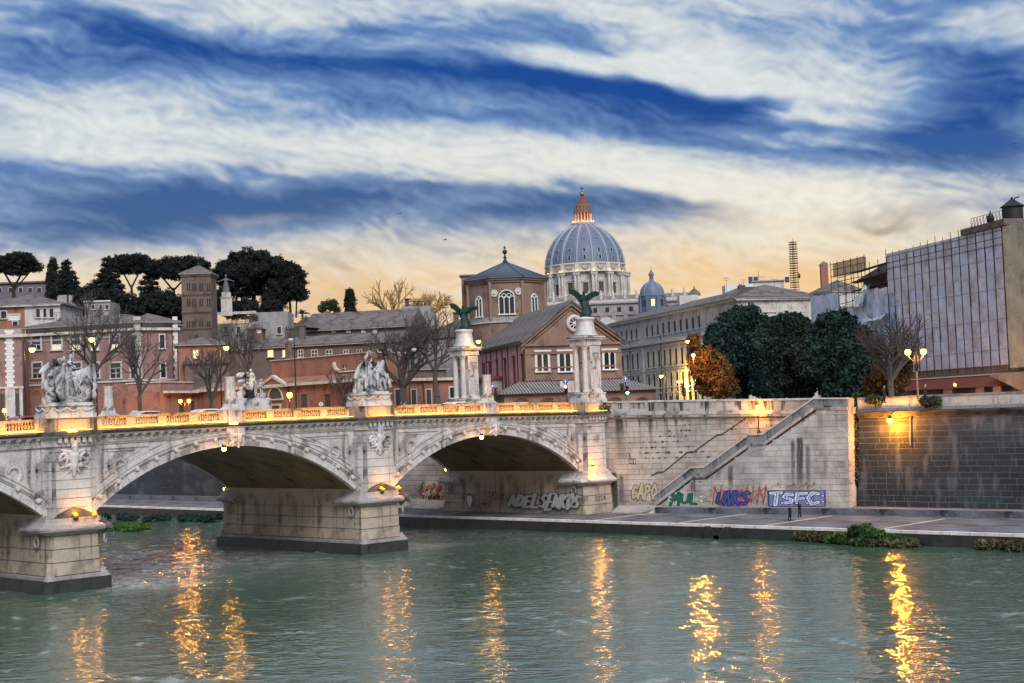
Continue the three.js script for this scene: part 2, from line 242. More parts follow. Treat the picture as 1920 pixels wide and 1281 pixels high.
// ------------------------------------------------------------------ river, banks, streets
const QUAY = 1.2, BANK = 49.3;
{
  const n3 = createNoise3D(rng(21)), xs = [], zs = [], foamSheen = [];
  for (let x = -400; x < -70; x += 30) xs.push(x); for (let x = -70; x < BANK; x += 0.45) xs.push(x); xs.push(BANK + 0.2);
  for (let z = -420; z < -100; z += 20) zs.push(z); for (let z = -100; z < 74; z += 0.42) zs.push(z); for (let z = 74; z < 330; z += 20) zs.push(z);
  const pos = new Float32Array(xs.length * zs.length * 3), uv = new Float32Array(xs.length * zs.length * 2), idx = [];
  zs.forEach((z, j) => xs.forEach((x, i) => {
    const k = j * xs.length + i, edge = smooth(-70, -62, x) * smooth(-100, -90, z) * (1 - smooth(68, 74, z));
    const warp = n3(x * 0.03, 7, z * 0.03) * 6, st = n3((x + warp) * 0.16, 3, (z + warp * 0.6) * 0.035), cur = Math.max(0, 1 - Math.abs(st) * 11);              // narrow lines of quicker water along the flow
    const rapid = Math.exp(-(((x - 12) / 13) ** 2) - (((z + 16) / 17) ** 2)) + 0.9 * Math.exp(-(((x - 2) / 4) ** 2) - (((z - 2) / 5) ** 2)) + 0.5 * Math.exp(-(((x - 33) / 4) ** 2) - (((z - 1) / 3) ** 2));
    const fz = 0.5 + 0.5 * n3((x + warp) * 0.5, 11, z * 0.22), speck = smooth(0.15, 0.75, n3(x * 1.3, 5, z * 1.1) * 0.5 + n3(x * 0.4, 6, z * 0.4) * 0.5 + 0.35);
    foamSheen.push(clamp(edge * (Math.min(1, rapid) * (0.4 + 0.5 * speck) + 0.8 * smooth(0.35, 1, cur) * smooth(0.42, 0.75, fz) * (0.4 + 0.6 * speck))));
    const amp = 0.028 + 0.075 * cur + 0.075 * rapid + 0.012 * Math.max(0, n3(x * 0.05, 9, z * 0.05));
    const wl = (x * RGT.x + z * RGT.z) * 0.36, wa = x * FWD.x + z * FWD.z, h = amp * (n3(wl * 0.9, 0, wa * 0.9) + 0.7 * n3(wl * 1.7, 1, wa * 1.6)) + 0.03 * n3(x * 0.11, 2, z * 0.11) * edge + 0.02 * n3(x * 0.3, 4, z * 0.26);
    const la = x * RGT.x + z * RGT.z, al = x * FWD.x + z * FWD.z; pos.set([x, h * edge, z], 3 * k); uv.set([la / 2.7, al], 2 * k);
  }));
  for (let j = 0; j + 1 < zs.length; j++) for (let i = 0; i + 1 < xs.length; i++) { const a = j * xs.length + i, b = a + 1, c = a + xs.length, d = c + 1; idx.push(a, c, b, b, c, d); }
  const g = new THREE.BufferGeometry(); g.setAttribute('position', new THREE.BufferAttribute(pos, 3)); g.setAttribute('uv', new THREE.BufferAttribute(uv, 2)); g.setIndex(idx); g.computeVertexNormals();
  const cv = new Float32Array(pos.length); foamSheen.forEach((f, k) => { const c = mix3([0.064, 0.118, 0.084], [0.5, 0.53, 0.53], f); cv.set(c, 3 * k); }); g.setAttribute('color', new THREE.BufferAttribute(cv, 3));  // pale vertex colour: foam, and the sky sheen of rough water painted in
  const ripple = texture(1024, 1024, 19, 19, (u, v) => { const w = (fbm(u, v, 5, 3) - 0.5) * 0.06, r = (a) => 1 - Math.abs(2 * a - 1); return 0.5 * r(fbm(u + w, v * 1 + w, 26, 3)) + 0.3 * r(fbm(u + 0.3 - w, v, 60, 2)) + 0.2 * fbm(u, v, 120, 2); }, true);
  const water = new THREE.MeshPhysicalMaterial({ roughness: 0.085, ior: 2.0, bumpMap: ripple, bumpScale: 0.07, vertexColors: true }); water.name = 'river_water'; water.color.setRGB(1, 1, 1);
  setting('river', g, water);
}
// the raised town on the right bank and the lower promenade beside the water
setting('street', metreUV(merge([plan([[66.2, -420], [66.2, -20.6], [60.6, -20.6], [60.6, -19.4], [59.7, -19.4], [59.7, -0.2], [67.6, -0.2], [67.6, 330], [1500, 330], [1500, -900], [66.2, -900]], 11.4, 11.95)])), M.asphalt);
setting('promenade', metreUV(box(BANK, 70, -2, QUAY, -420, 330)), M.cobble);
{
  const kerb = [], sr = rng(31); for (let z = -200; z < 110; z += 2.4) kerb.push(box(BANK - 0.06, BANK + 0.42, QUAY - 0.22, QUAY + 0.02 + sr() * 0.012, z + 0.02, z + 2.38));
  setting('promenade_kerb', metreUV(merge(kerb)), stone('kerb_stone', 'pale', { color: [1.3, 1.3, 1.3] }));
  const bands = []; for (const [px, py] of [[1112, 976], [1278, 980], [1438, 985], [812, 966], [1655, 992]]) { const p = onY(px, py, QUAY); bands.push(box(BANK + 0.45, 61, QUAY, QUAY + 0.012, p.z - 0.15, p.z + 0.15)); }
  setting('paving_band', metreUV(merge(bands)), M.pale);
  setting('quay_face', metreUV(merge([box(BANK - 0.03, BANK + 0.2, -1.5, QUAY - 0.2, -420, 330)])), M.wet);
}

// ------------------------------------------------------------------ the stone bridge
const topY = (x) => 13.25 - 0.0003 * (x - 25) ** 2;                  // top of the parapet, which rises a little in mid-river
const PIERS = [-3.05, 27.3, 57.4, -33.2], WIDE = 20;
const ARCHES = [[-0.85, 24.95, 10.25], [29.6, 55.3, 10.05], [-31, -5.25, 10.15]], SPRING = 5.8;
const bridge = thing('stone_bridge', 'long pale travertine bridge of wide arches lit yellow along its parapet over the river', 'bridge');
const arc = (A) => { const [a, b, c] = A, w = (b - a) / 2, h = c - SPRING, R = (w * w + h * h) / (2 * h), cx = (a + b) / 2, cy = c - R, half = Math.asin(w / R); return { R, cx, cy, half, at: (r, t) => [cx + r * Math.sin(t), cy + r * Math.cos(t)] }; };
{
  const r = rng(40);
  const profileRun = (prof, x0, x1, z, n = [0, 1], steps = 8) => sweep(prof, Array.from({ length: steps + 1 }, (_, i) => { const x = lerp(x0, x1, i / steps); return { p: [x, topY(x), z], n }; }));
  // roadway and pavements
  const deck = Array.from({ length: 33 }, (_, i) => lerp(-60, 59.8, i / 32));
  mesh('roadway', sweep([[0, -2], [0, -1.28], [13.4, -1.28], [13.4, -2]], deck.map((x) => ({ p: [x, topY(x), -3.3], n: [0, -1] }))), M.asphalt, bridge);
  for (const z of [-0.4, -16.7]) mesh('pavement', sweep([[0, -2], [0, -1.14], [2.9, -1.14], [2.9, -2]], deck.map((x) => ({ p: [x, topY(x), z], n: [0, -1] }))), M.grey, bridge);
  for (const A of ARCHES) {
    const q = arc(A), N = 40, fromTo = (r0, r1, a0, a1, n) => [...Array.from({ length: n + 1 }, (_, i) => q.at(r0, lerp(a0, a1, i / n))), ...Array.from({ length: n + 1 }, (_, i) => q.at(r1, lerp(a1, a0, i / n)))];
    // spandrel walls on both sides, the vault between them
    for (const z of [-0.7, -WIDE]) {
      const top = [], bot = []; for (let i = 0; i <= N; i++) { bot.push(q.at(q.R + 0.3, lerp(-q.half, q.half, i / N))); const x = lerp(A[1] + 0.4, A[0] - 0.4, i / N); top.push([x, topY(x) - 1.9]); }
      mesh('spandrel_wall', metreUV(poly([...bot, ...top], z, z + 0.7)), M.travertine, bridge);
    }
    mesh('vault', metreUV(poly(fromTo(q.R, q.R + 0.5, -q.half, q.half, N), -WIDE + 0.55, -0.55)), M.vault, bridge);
    for (const side of [0, 1]) {
      const z0 = side ? -WIDE - 0.02 : -0.5, z1 = side ? -WIDE + 0.5 : 0.06, out = side ? -1 : 1, zf = side ? -WIDE : 0;
      const ring = new THREE.Group(); ring.name = 'arch_ring'; bridge.add(ring);
      const nv = side ? 1 : 38;
      for (let i = 0; i < nv; i++) { const a0 = lerp(-q.half, q.half, i / nv), a1 = lerp(-q.half, q.half, (i + 1) / nv), gap = side ? 0 : 0.0006, pr = r() * 0.025; mesh('voussoir', metreUV(poly(fromTo(q.R - 0.01, q.R + 0.56, a0 + gap, a1 - gap, side ? 24 : 2), side ? z0 : z0, z1 + (side ? 0 : pr))), M.travertine, ring); }
      mesh('moulding', metreUV(merge([[0.66, 0.78, 0.10], [0.78, 1.02, 0.2], [1.02, 1.12, 0.27], [1.12, 1.3, 0.16]].map(([a, b, d]) => poly(fromTo(q.R + a, q.R + b, -q.half + 0.012, q.half - 0.012, N), Math.min(zf, zf + out * d) - (side ? 0 : 0.1), Math.max(zf, zf + out * d) + (side ? 0.1 : 0))))), M.travertine, ring);
      if (!side) for (let i = 0; i < 15; i++) { const t = lerp(-q.half, q.half, (i + 0.5) / 15); if (i === 7) continue; const [x, y] = q.at(q.R + 0.68, t); mesh('boss', new THREE.CylinderGeometry(0.17, 0.2, 0.34, 14).rotateX(Math.PI / 2).translate(x, y, 0.12), M.pale, ring); }
    }
    if (A[0] < -20) continue;
    // keystone console with scrolls and a carved head
    const kx = q.cx, ky = A[2], ks = new THREE.Group(); ks.name = 'keystone'; bridge.add(ks);
    mesh('console', metreUV(poly([[kx - 0.55, ky - 0.05], [kx + 0.55, ky - 0.05], [kx + 0.75, topY(kx) - 1.9], [kx - 0.75, topY(kx) - 1.9]], 0, 0.75, 0.05)), M.travertine, ks);
    mesh('carving', blend([[[kx, ky + 0.75, 0.9], [kx, ky + 0.45, 0.95], 0.28, 0.2], [[kx - 0.1, ky + 0.55, 0.8], [kx - 0.75, ky + 0.2, 0.65], 0.17, 0.1], [[kx + 0.1, ky + 0.55, 0.8], [kx + 0.75, ky + 0.2, 0.65], 0.17, 0.1], [[kx - 0.3, ky + 0.9, 0.8], [kx - 0.75, ky + 0.75, 0.65], 0.14, 0.1], [[kx + 0.3, ky + 0.9, 0.8], [kx + 0.75, ky + 0.75, 0.65], 0.14, 0.1], [[kx, ky + 0.4, 0.85], [kx, ky - 0.1, 0.75], 0.2, 0.1]], 0.055, 0.06), M.marble, ks);
    // framed triangular panels with a ribboned wreath and palm leaf
    for (const s of [-1, 1]) {
      const xe = s < 0 ? A[0] + 0.42 : A[1] - 0.42, frame = (o, d0, d1, w) => {
        const pts = [], yT = (x) => topY(x) - 2.35 - o, rr = q.R + 1.5 + o, x0 = xe - s * o, edge = [];
        for (let i = 0; i <= 18; i++) { const t = s * lerp(q.half * 0.995, 0.19, i / 18), p = q.at(rr, t); edge.push(p); }
        const e = edge.filter((p) => (s < 0 ? p[0] > x0 : p[0] < x0) && p[1] < yT(p[0]) - 0.05);
        pts.push([x0, e[0][1] - (e[1][1] - e[0][1]) * 0.4], ...e, [e[e.length - 1][0] - s * 0.2, yT(e[e.length - 1][0])], [x0, yT(x0)]);
        return s < 0 ? pts.reverse() : pts;
      };
      const outer = frame(0, 0, 0), inner = frame(0.2, 0, 0), inner2 = frame(0.32), inner3 = frame(0.42);
      mesh('panel_frame', metreUV(merge([poly(outer, 0, 0.1, 0, [inner]), poly(inner2, 0, 0.06, 0, [inner3])])), M.travertine, bridge);
      const wx = xe - s * 1.75, wy = topY(wx) - 4.0 + (A[0] > 20 && s < 0 ? 0.1 : 0), wreath = [];
      for (let i = 0; i < 26; i++) { const a = i / 26 * 2 * Math.PI; wreath.push(rod([wx + 0.5 * Math.cos(a), wy + 0.56 * Math.sin(a), 0.05], [wx + 0.64 * Math.cos(a + 0.35), wy + 0.7 * Math.sin(a + 0.35), 0.17], 0.1, 0.04, 5), ball(0.09, wx + 0.5 * Math.cos(a), wy + 0.56 * Math.sin(a), 0.16, 6)); }
      wreath.push(new THREE.TorusGeometry(0.5, 0.1, 6, 24).scale(1, 1.12, 1).translate(wx, wy, 0.08));
      for (const [a, b] of [[-0.35, -1.5], [0.05, -1.75], [0.4, -1.35], [-0.1, -1.1]]) wreath.push(tube([[wx, wy - 0.55, 0.1], [wx + a * 0.7, wy - 0.85, 0.14], [wx + a, wy + b, 0.06]], 0.065, 8, 5));
      mesh('wreath', merge(wreath), M.marble, bridge);
      const palm = []; for (let i = 0; i < 11; i++) { const t = i / 10, X = wx - s * (0.75 + t * 2.1), Y = wy + 0.1 + t * 0.75 + 0.15 * Math.sin(t * 3); for (const u of [-1, 1]) palm.push(rod([X, Y, 0.04], [X - s * 0.32, Y + u * (0.42 - 0.24 * t) + 0.1, 0.1], 0.06, 0.02, 4)); }
      palm.push(tube([[wx - s * 0.6, wy, 0.06], [wx - s * 1.8, wy + 0.6, 0.1], [wx - s * 3, wy + 0.95, 0.05]], 0.05, 8, 5));
      mesh('palm_leaf', merge(palm), M.marble, bridge);
    }
    // cornice between the pilasters: dark ledge, brackets, architrave
    const x0 = A[0] - 0.3, x1 = A[1] + 0.3;
    for (const [z, n] of [[0, [0, 1]], [-WIDE, [0, -1]]]) {
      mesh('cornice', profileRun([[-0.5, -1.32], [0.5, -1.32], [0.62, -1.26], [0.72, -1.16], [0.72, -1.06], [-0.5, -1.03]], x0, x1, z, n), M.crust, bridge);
      mesh('corona', profileRun([[-0.5, -1.46], [0.46, -1.46], [0.5, -1.38], [0.6, -1.33], [-0.5, -1.33]], x0, x1, z, n), M.pale, bridge);
      mesh('frieze', profileRun([[-0.5, -1.92], [0.05, -1.92], [0.05, -1.46], [-0.5, -1.46]], x0, x1, z, n), M.travertine, bridge);
      mesh('architrave', profileRun([[-0.5, -2.16], [0.1, -2.16], [0.1, -2.08], [0.16, -2.06], [0.22, -1.98], [0.24, -1.92], [-0.5, -1.92]], x0, x1, z, n), M.travertine, bridge);
    }
    const nb = 33; for (let i = 0; i < nb; i++) { const x = lerp(A[0] + 0.3, A[1] - 0.3, i / (nb - 1)), y = topY(x); if (Math.abs(x - kx) < 0.85) continue; mesh('bracket', metreUV(merge([poly([[0, -1.9], [0.14, -1.9], [0.2, -1.8], [0.16, -1.7], [0.34, -1.62], [0.42, -1.5], [0.42, -1.465], [0, -1.465]], -0.16, 0.16).rotateY(-Math.PI / 2).translate(x, y, 0.03)])), M.travertine, bridge); }
    // parapet: four balustrades and their dies on each side of the middle pedestal
    for (const z of [0, -WIDE]) for (const s of [-1, 1]) for (let b = 0; b < 4; b++) {
      const half = (A[1] - A[0]) / 2 - 0.35, from = 0.95, w = (half - from) / 4, xa = kx + s * (from + b * w), xb = kx + s * (from + (b + 1) * w), L = Math.min(xa, xb), R = Math.max(xa, xb), die = 0.36, o = z ? -1 : 1;
      const bay = new THREE.Group(); bay.name = 'parapet_bay'; bridge.add(bay);
      const zz = z + (z ? 0.2 : -0.2), rail = (y0, y1, t, a, c) => sweep([[-t, y0], [t, y0], [t, y1], [-t, y1]], [a, (a + c) / 2, c].map((x) => ({ p: [x, topY(x), zz], n: [0, 1] })));
      mesh('plinth', rail(-1.06, -0.76, 0.27, L + 0.005, R - 0.005), M.parapet, bay); mesh('handrail', merge([rail(-0.2, -0.07, 0.2, L + 0.005, R - 0.005), rail(-0.07, 0, 0.27, L + 0.005, R - 0.005)]), M.parapet, bay);
      for (const [a, c] of [[L + 0.005, L + die], [R - die, R - 0.005]]) mesh('die', rail(-0.76, -0.2, 0.24, a, c), M.parapet, bay);
      const bal = [], one = lathe([[0.06, -0.76], [0.1, -0.7], [0.06, -0.66], [0.115, -0.52], [0.1, -0.44], [0.055, -0.3], [0.1, -0.24], [0.1, -0.2]], 7); const n = 9;
      for (let k = 0; k < n; k++) { const x = lerp(L + die + 0.16, R - die - 0.16, k / (n - 1)); bal.push(one.clone().translate(x, topY(x), zz)); }
      stuff(mesh('balusters', merge(bal), M.parapet, bay));
    }
  }
  // piers: nose, plinth, roll moulding, coursed pilaster, cornice and solid parapet above it
  for (const P of PIERS) {
    const land = P > 50, far = P < -20, base = land ? QUAY - 0.2 : -3;
    const pier = new THREE.Group(); pier.name = 'pier'; bridge.add(pier);
    const nose = (h, z) => [[P - h, -WIDE - z + 0.45], [P - h + 0.45, -WIDE - z], [P + h - 0.45, -WIDE - z], [P + h, -WIDE - z + 0.45], [P + h, z - 0.45], [P + h - 0.45, z], [P - h + 0.45, z], [P - h, z - 0.45]];
    let y = land ? QUAY : 1.25; const ys = [y]; while (y < 4.1) { y += 0.98; ys.push(Math.min(y, 4.3)); }
    for (let i = 0; i + 1 < ys.length; i++) mesh('course', metreUV(plan(nose(2.28 - 0.03 * i, 1.12 - 0.02 * i), ys[i] + 0.035, ys[i + 1] - 0.035)), M.pier, pier);
    mesh('core', metreUV(plan(nose(2.14, 0.98), base, 5.75)), M.pier, pier);
    if (!land) {
      mesh('plinth', metreUV(plan(nose(2.8, 1.62), -3, 0.95)), M.wet, pier);
      const spur = []; for (const s of [-1, 1]) spur.push(new THREE.ConeGeometry(0.62, 0.75, 4).rotateY(Math.PI / 4).translate(P + s * 2.18, 1.3, 1.0), new THREE.ConeGeometry(0.62, 0.75, 4).rotateY(Math.PI / 4).translate(P + s * 2.18, 1.3, -WIDE - 1));
      spur.push(plan(nose(2.55, 1.4), 0.95, 1.22)); mesh('weathering', metreUV(merge(spur)), M.grey, pier);
    }
    // cap: only round the two ends of the pier
    for (const [zc, s] of [[0, 1], [-WIDE, -1]]) {
      const h = 2.28, ring = [[P - h, zc - s * 2.2], [P - h, zc + s * 0.7], [P - h + 0.4, zc + s * 1.1], [P + h - 0.4, zc + s * 1.1], [P + h, zc + s * 0.7], [P + h, zc - s * 2.2]], nrm = [[-1, 0], [-0.92, s * 0.38], [-0.38, s * 0.92], [0.38, s * 0.92], [0.92, s * 0.38], [1, 0]];
      const path = ring.map((p, i) => ({ p: [p[0], 0, p[1]], n: nrm[i] }));
      mesh('roll_moulding', sweep([[-0.3, 4.25], [0.05, 4.25], [0.1, 4.4], [0.42, 4.45], [0.58, 4.56], [0.62, 4.7], [0.55, 4.85], [0.38, 4.94], [0.3, 5.0], [0.05, 5.25], [0, 5.5], [-0.3, 5.5]], path), land ? M.travertine : M.grey, pier);
      if (s > 0) mesh('cap_block', metreUV(merge([plan([[P - 2.1, -0.2], [P - 2.0, 1.0], [P + 2.0, 1.0], [P + 2.1, -0.2]], 5.0, 5.52), poly([[P - 1.75, 5.52], [P + 1.75, 5.52], [P + 1.5, 5.75], [P + 0.5, 6.12], [P, 6.22], [P - 0.5, 6.12], [P - 1.5, 5.75]], 0.85, 1.05)])), land ? M.travertine : M.crust, pier);
      else mesh('cap_block', metreUV(plan([[P - 2.1, zc + 0.2], [P - 2, zc - 1], [P + 2, zc - 1], [P + 2.1, zc + 0.2]], 5.0, 5.52)), M.grey, pier);
      for (const u of [-1, 1]) {
        const X = P + u * 2.3, Z = zc + s * (land || u < 0 ? -0.5 : 0.9), turn = u > 0 && !land ? 0.75 : u * Math.PI / 2;
        mesh('mooring_ring', merge([new THREE.TorusGeometry(0.34, 0.085, 8, 20).scale(0.85, 1.1, 1).rotateY(turn).translate(X + u * 0.12, 3.75, Z + (turn === 0.75 ? 0.12 : 0)), ball(0.2, X + u * 0.05, 4.2, Z, 8)]), M.grey, pier);
      }
      if (s > 0 && !land && !far) {                                      // carved lion's head with its mane, a ring in its mouth
        const X = P + 2.2, Y = 4.75, Z = 1.25, caps = [[[X, Y, Z], [X + 0.25, Y - 0.05, Z + 0.35], 0.34, 0.26], [[X + 0.2, Y - 0.1, Z + 0.3], [X + 0.38, Y - 0.2, Z + 0.5], 0.2, 0.15]];
        for (let i = 0; i < 13; i++) { const a = i / 13 * 2 * Math.PI; caps.push([[X + 0.3 * Math.cos(a), Y + 0.3 * Math.sin(a), Z - 0.02], [X + 0.62 * Math.cos(a), Y + 0.62 * Math.sin(a), Z - 0.1 - 0.25 * Math.cos(a)], 0.14, 0.06]); }
        mesh('lion_head', blend(caps, 0.05, 0.07), M.crust, pier);
      }
    }
    mesh('impost', metreUV(box(P - 2.22, P + 2.22, 4.95, SPRING, -WIDE + 0.6, -0.6)), M.pier, pier);
    // side strips and the projecting pilaster in courses
    const T = topY(P);
    for (const zc of [0, -WIDE]) {
      const s = zc ? -1 : 1, front = zc + s * 0.85, z0 = Math.min(zc - s * 0.5, zc + s * 0.16), z1 = Math.max(zc - s * 0.5, zc + s * 0.16);
      mesh('pilaster_strip', metreUV(box(P - 2.15, P + 2.15, 5.5, T - 1.9, z0, z1)), M.travertine, pier);
      mesh('pilaster_core', metreUV(box(P - 1.4, P + 1.4, 5.5, T - 1.9, zc, front - s * 0.07)), M.travertine, pier);
      if (zc && far) continue;
      const n = 8; for (let i = 0; i < n; i++) { const a = lerp(5.55, T - 1.9, i / n), b = lerp(5.55, T - 1.9, (i + 1) / n); mesh('course', metreUV(box(P - 1.45, P + 1.45, a + 0.03, b - 0.03, zc + s * 0.1, front)), M.travertine, pier); if (!zc) for (const u of [-1, 1]) mesh('course', metreUV(box(P + u * 1.46, P + u * 2.2, a + 0.03, b - 0.03, 0, 0.2)), M.travertine, pier); }
      const ress = (prof, m, nm) => mesh(nm, metreUV(merge(prof.map(([y0, y1, o]) => box(P - 2.25 - o * 0.35, P + 2.25 + o * 0.35, T + y0, T + y1, zc - s * 0.5, zc + s * 0.25 + s * o)).concat(prof.map(([y0, y1, o]) => box(P - 1.5 - o * 0.5, P + 1.5 + o * 0.5, T + y0 + 0.003, T + y1 + 0.003, zc, front + s * o))))), m, pier);
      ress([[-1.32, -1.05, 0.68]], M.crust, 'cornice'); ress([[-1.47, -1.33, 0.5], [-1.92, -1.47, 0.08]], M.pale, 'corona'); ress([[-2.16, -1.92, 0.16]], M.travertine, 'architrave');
      mesh('parapet_block', metreUV(merge([box(P - 2.2, P + 2.2, T - 1.05, T, zc - s * 0.5, zc + s * 0.12), box(P - 1.5, P + 1.5, T - 1.05, T + 0.02, zc - s * 0.4, front - s * 0.03)])), M.parapet, pier);
      if (!zc) mesh('parapet_panel', metreUV(box(P - 1.2, P + 1.2, T - 0.9, T - 0.12, front - 0.03, front + 0.03)), M.parapet, pier);
      for (let i = 0; i < 6; i++) { if (zc) break; const x = lerp(P - 1.25, P + 1.25, i / 5); mesh('bracket', metreUV(box(x - 0.15, x + 0.15, T - 1.88, T - 1.49, front, front + 0.4)), M.travertine, pier); }
    }
    if (!land && !far) {                                                  // coat of arms under the cornice
      const z = 0.95, caps = [[[P, T - 2.9, z], [P, T - 3.6, z], 0.42, 0.3], [[P, T - 3.7, z], [P, T - 4.4, z - 0.05], 0.26, 0.12], [[P, T - 2.2, z + 0.12], [P, T - 2.45, z + 0.12], 0.27, 0.25], [[P - 0.2, T - 1.9, z + 0.1], [P + 0.2, T - 1.9, z + 0.1], 0.2, 0.2]];
      for (const s of [-1, 1]) { for (let i = 0; i < 9; i++) { const a = i / 9 * 2 * Math.PI, b = (i + 1) / 9 * 2 * Math.PI; caps.push([[P + s * 0.85 + 0.32 * Math.cos(a), T - 3.1 + 0.38 * Math.sin(a), z], [P + s * 0.85 + 0.32 * Math.cos(b), T - 3.1 + 0.38 * Math.sin(b), z], 0.13, 0.13]); } caps.push([[P + s * 0.35, T - 2.6, z], [P + s * 0.95, T - 2.45, z], 0.16, 0.1], [[P + s * 0.4, T - 3.6, z], [P + s * 1.1, T - 3.75, z - 0.05], 0.15, 0.08], [[P + s * 0.15, T - 3.6, z], [P + s * 0.45, T - 4.15, z - 0.05], 0.14, 0.06], [[P + s * 0.8, T - 3.1, z], [P + s * 0.86, T - 3.15, z + 0.08], 0.16, 0.14]); }
      mesh('coat_of_arms', blend(caps, 0.055, 0.06), M.marble, pier);
    }
  }
  // parapet of the near left arch, only its right end is in sight
  for (const z of [0, -WIDE]) {
    const A = [-31, -5.25], s = z ? -1 : 1, n = [0, s];
    mesh('cornice', profileRun([[-0.5, -1.32], [0.5, -1.32], [0.72, -1.16], [0.72, -1.06], [-0.5, -1.03]], A[0], A[1] + 0.1, z, n), M.crust, bridge); mesh('corona', profileRun([[-0.5, -1.46], [0.46, -1.46], [0.6, -1.33], [-0.5, -1.33]], A[0], A[1] + 0.1, z, n), M.pale, bridge);
    mesh('frieze', profileRun([[-0.5, -1.92], [0.05, -1.92], [0.05, -1.46], [-0.5, -1.46]], A[0], A[1] + 0.1, z, n), M.travertine, bridge); mesh('architrave', profileRun([[-0.5, -2.16], [0.16, -2.16], [0.24, -1.92], [-0.5, -1.92]], A[0], A[1] + 0.1, z, n), M.travertine, bridge);
    for (let b = 0; b < 4; b++) {
      const R = -5.3 - b * 3.05, L = R - 3.05, bay = new THREE.Group(), zz = z - s * 0.2; bay.name = 'parapet_bay'; bridge.add(bay);
      const rail = (y0, y1, t, a, c) => sweep([[-t, y0], [t, y0], [t, y1], [-t, y1]], [a, c].map((x) => ({ p: [x, topY(x), zz], n: [0, 1] })));
      mesh('plinth', rail(-1.06, -0.76, 0.27, L + 0.005, R - 0.005), M.parapet, bay); mesh('handrail', rail(-0.2, 0, 0.25, L + 0.005, R - 0.005), M.parapet, bay); for (const [a, c] of [[L + 0.005, L + 0.36], [R - 0.36, R - 0.005]]) mesh('die', rail(-0.76, -0.2, 0.24, a, c), M.parapet, bay);
      const one = lathe([[0.06, -0.76], [0.1, -0.7], [0.06, -0.66], [0.115, -0.52], [0.1, -0.44], [0.055, -0.3], [0.1, -0.24], [0.1, -0.2]], 7);
      stuff(mesh('balusters', merge(Array.from({ length: 9 }, (_, k) => { const x = lerp(L + 0.52, R - 0.52, k / 8); return one.clone().translate(x, topY(x), zz); })), M.parapet, bay));
    }
    if (!z) for (let i = 0; i < 8; i++) { const x = -5.6 - i * 0.78; mesh('bracket', metreUV(poly([[0, -1.9], [0.14, -1.9], [0.2, -1.8], [0.16, -1.7], [0.34, -1.62], [0.42, -1.5], [0.42, -1.465], [0, -1.465]], -0.16, 0.16).rotateY(-Math.PI / 2).translate(x, topY(x), 0.03)), M.travertine, bridge); }
    {
      const q = arc(ARCHES[2]), xe = -5.67, wx = xe - 1.75, wy = topY(wx) - 4.0; if (!z) { const wr = []; for (let i = 0; i < 26; i++) { const a = i / 26 * 2 * Math.PI; wr.push(rod([wx + 0.5 * Math.cos(a), wy + 0.56 * Math.sin(a), 0.05], [wx + 0.64 * Math.cos(a + 0.35), wy + 0.7 * Math.sin(a + 0.35), 0.17], 0.1, 0.04, 5)); } wr.push(new THREE.TorusGeometry(0.5, 0.12, 6, 24).scale(1, 1.12, 1).translate(wx, wy, 0.08)); mesh('wreath', merge(wr), M.marble, bridge); }
    }
  }
  // small middle pedestals of the parapet, from which the pillars rise
  for (const [x, z] of [[12.05, 0], [42.45, 0], [12.05, -WIDE], [42.45, -WIDE]]) { const T = topY(x), s = z ? -1 : 1; mesh('pedestal', metreUV(merge([box(x - 0.93, x + 0.93, T - 1.05, T - 0.002, z - s * 0.5, z + s * 0.08), box(x - 0.6, x + 0.6, T - 1.04, T, z, z + s * 0.3), box(x - 0.9, x + 0.9, T - 1.9, T - 1.335, z, z + s * 0.45)])), M.travertine, bridge); }
}

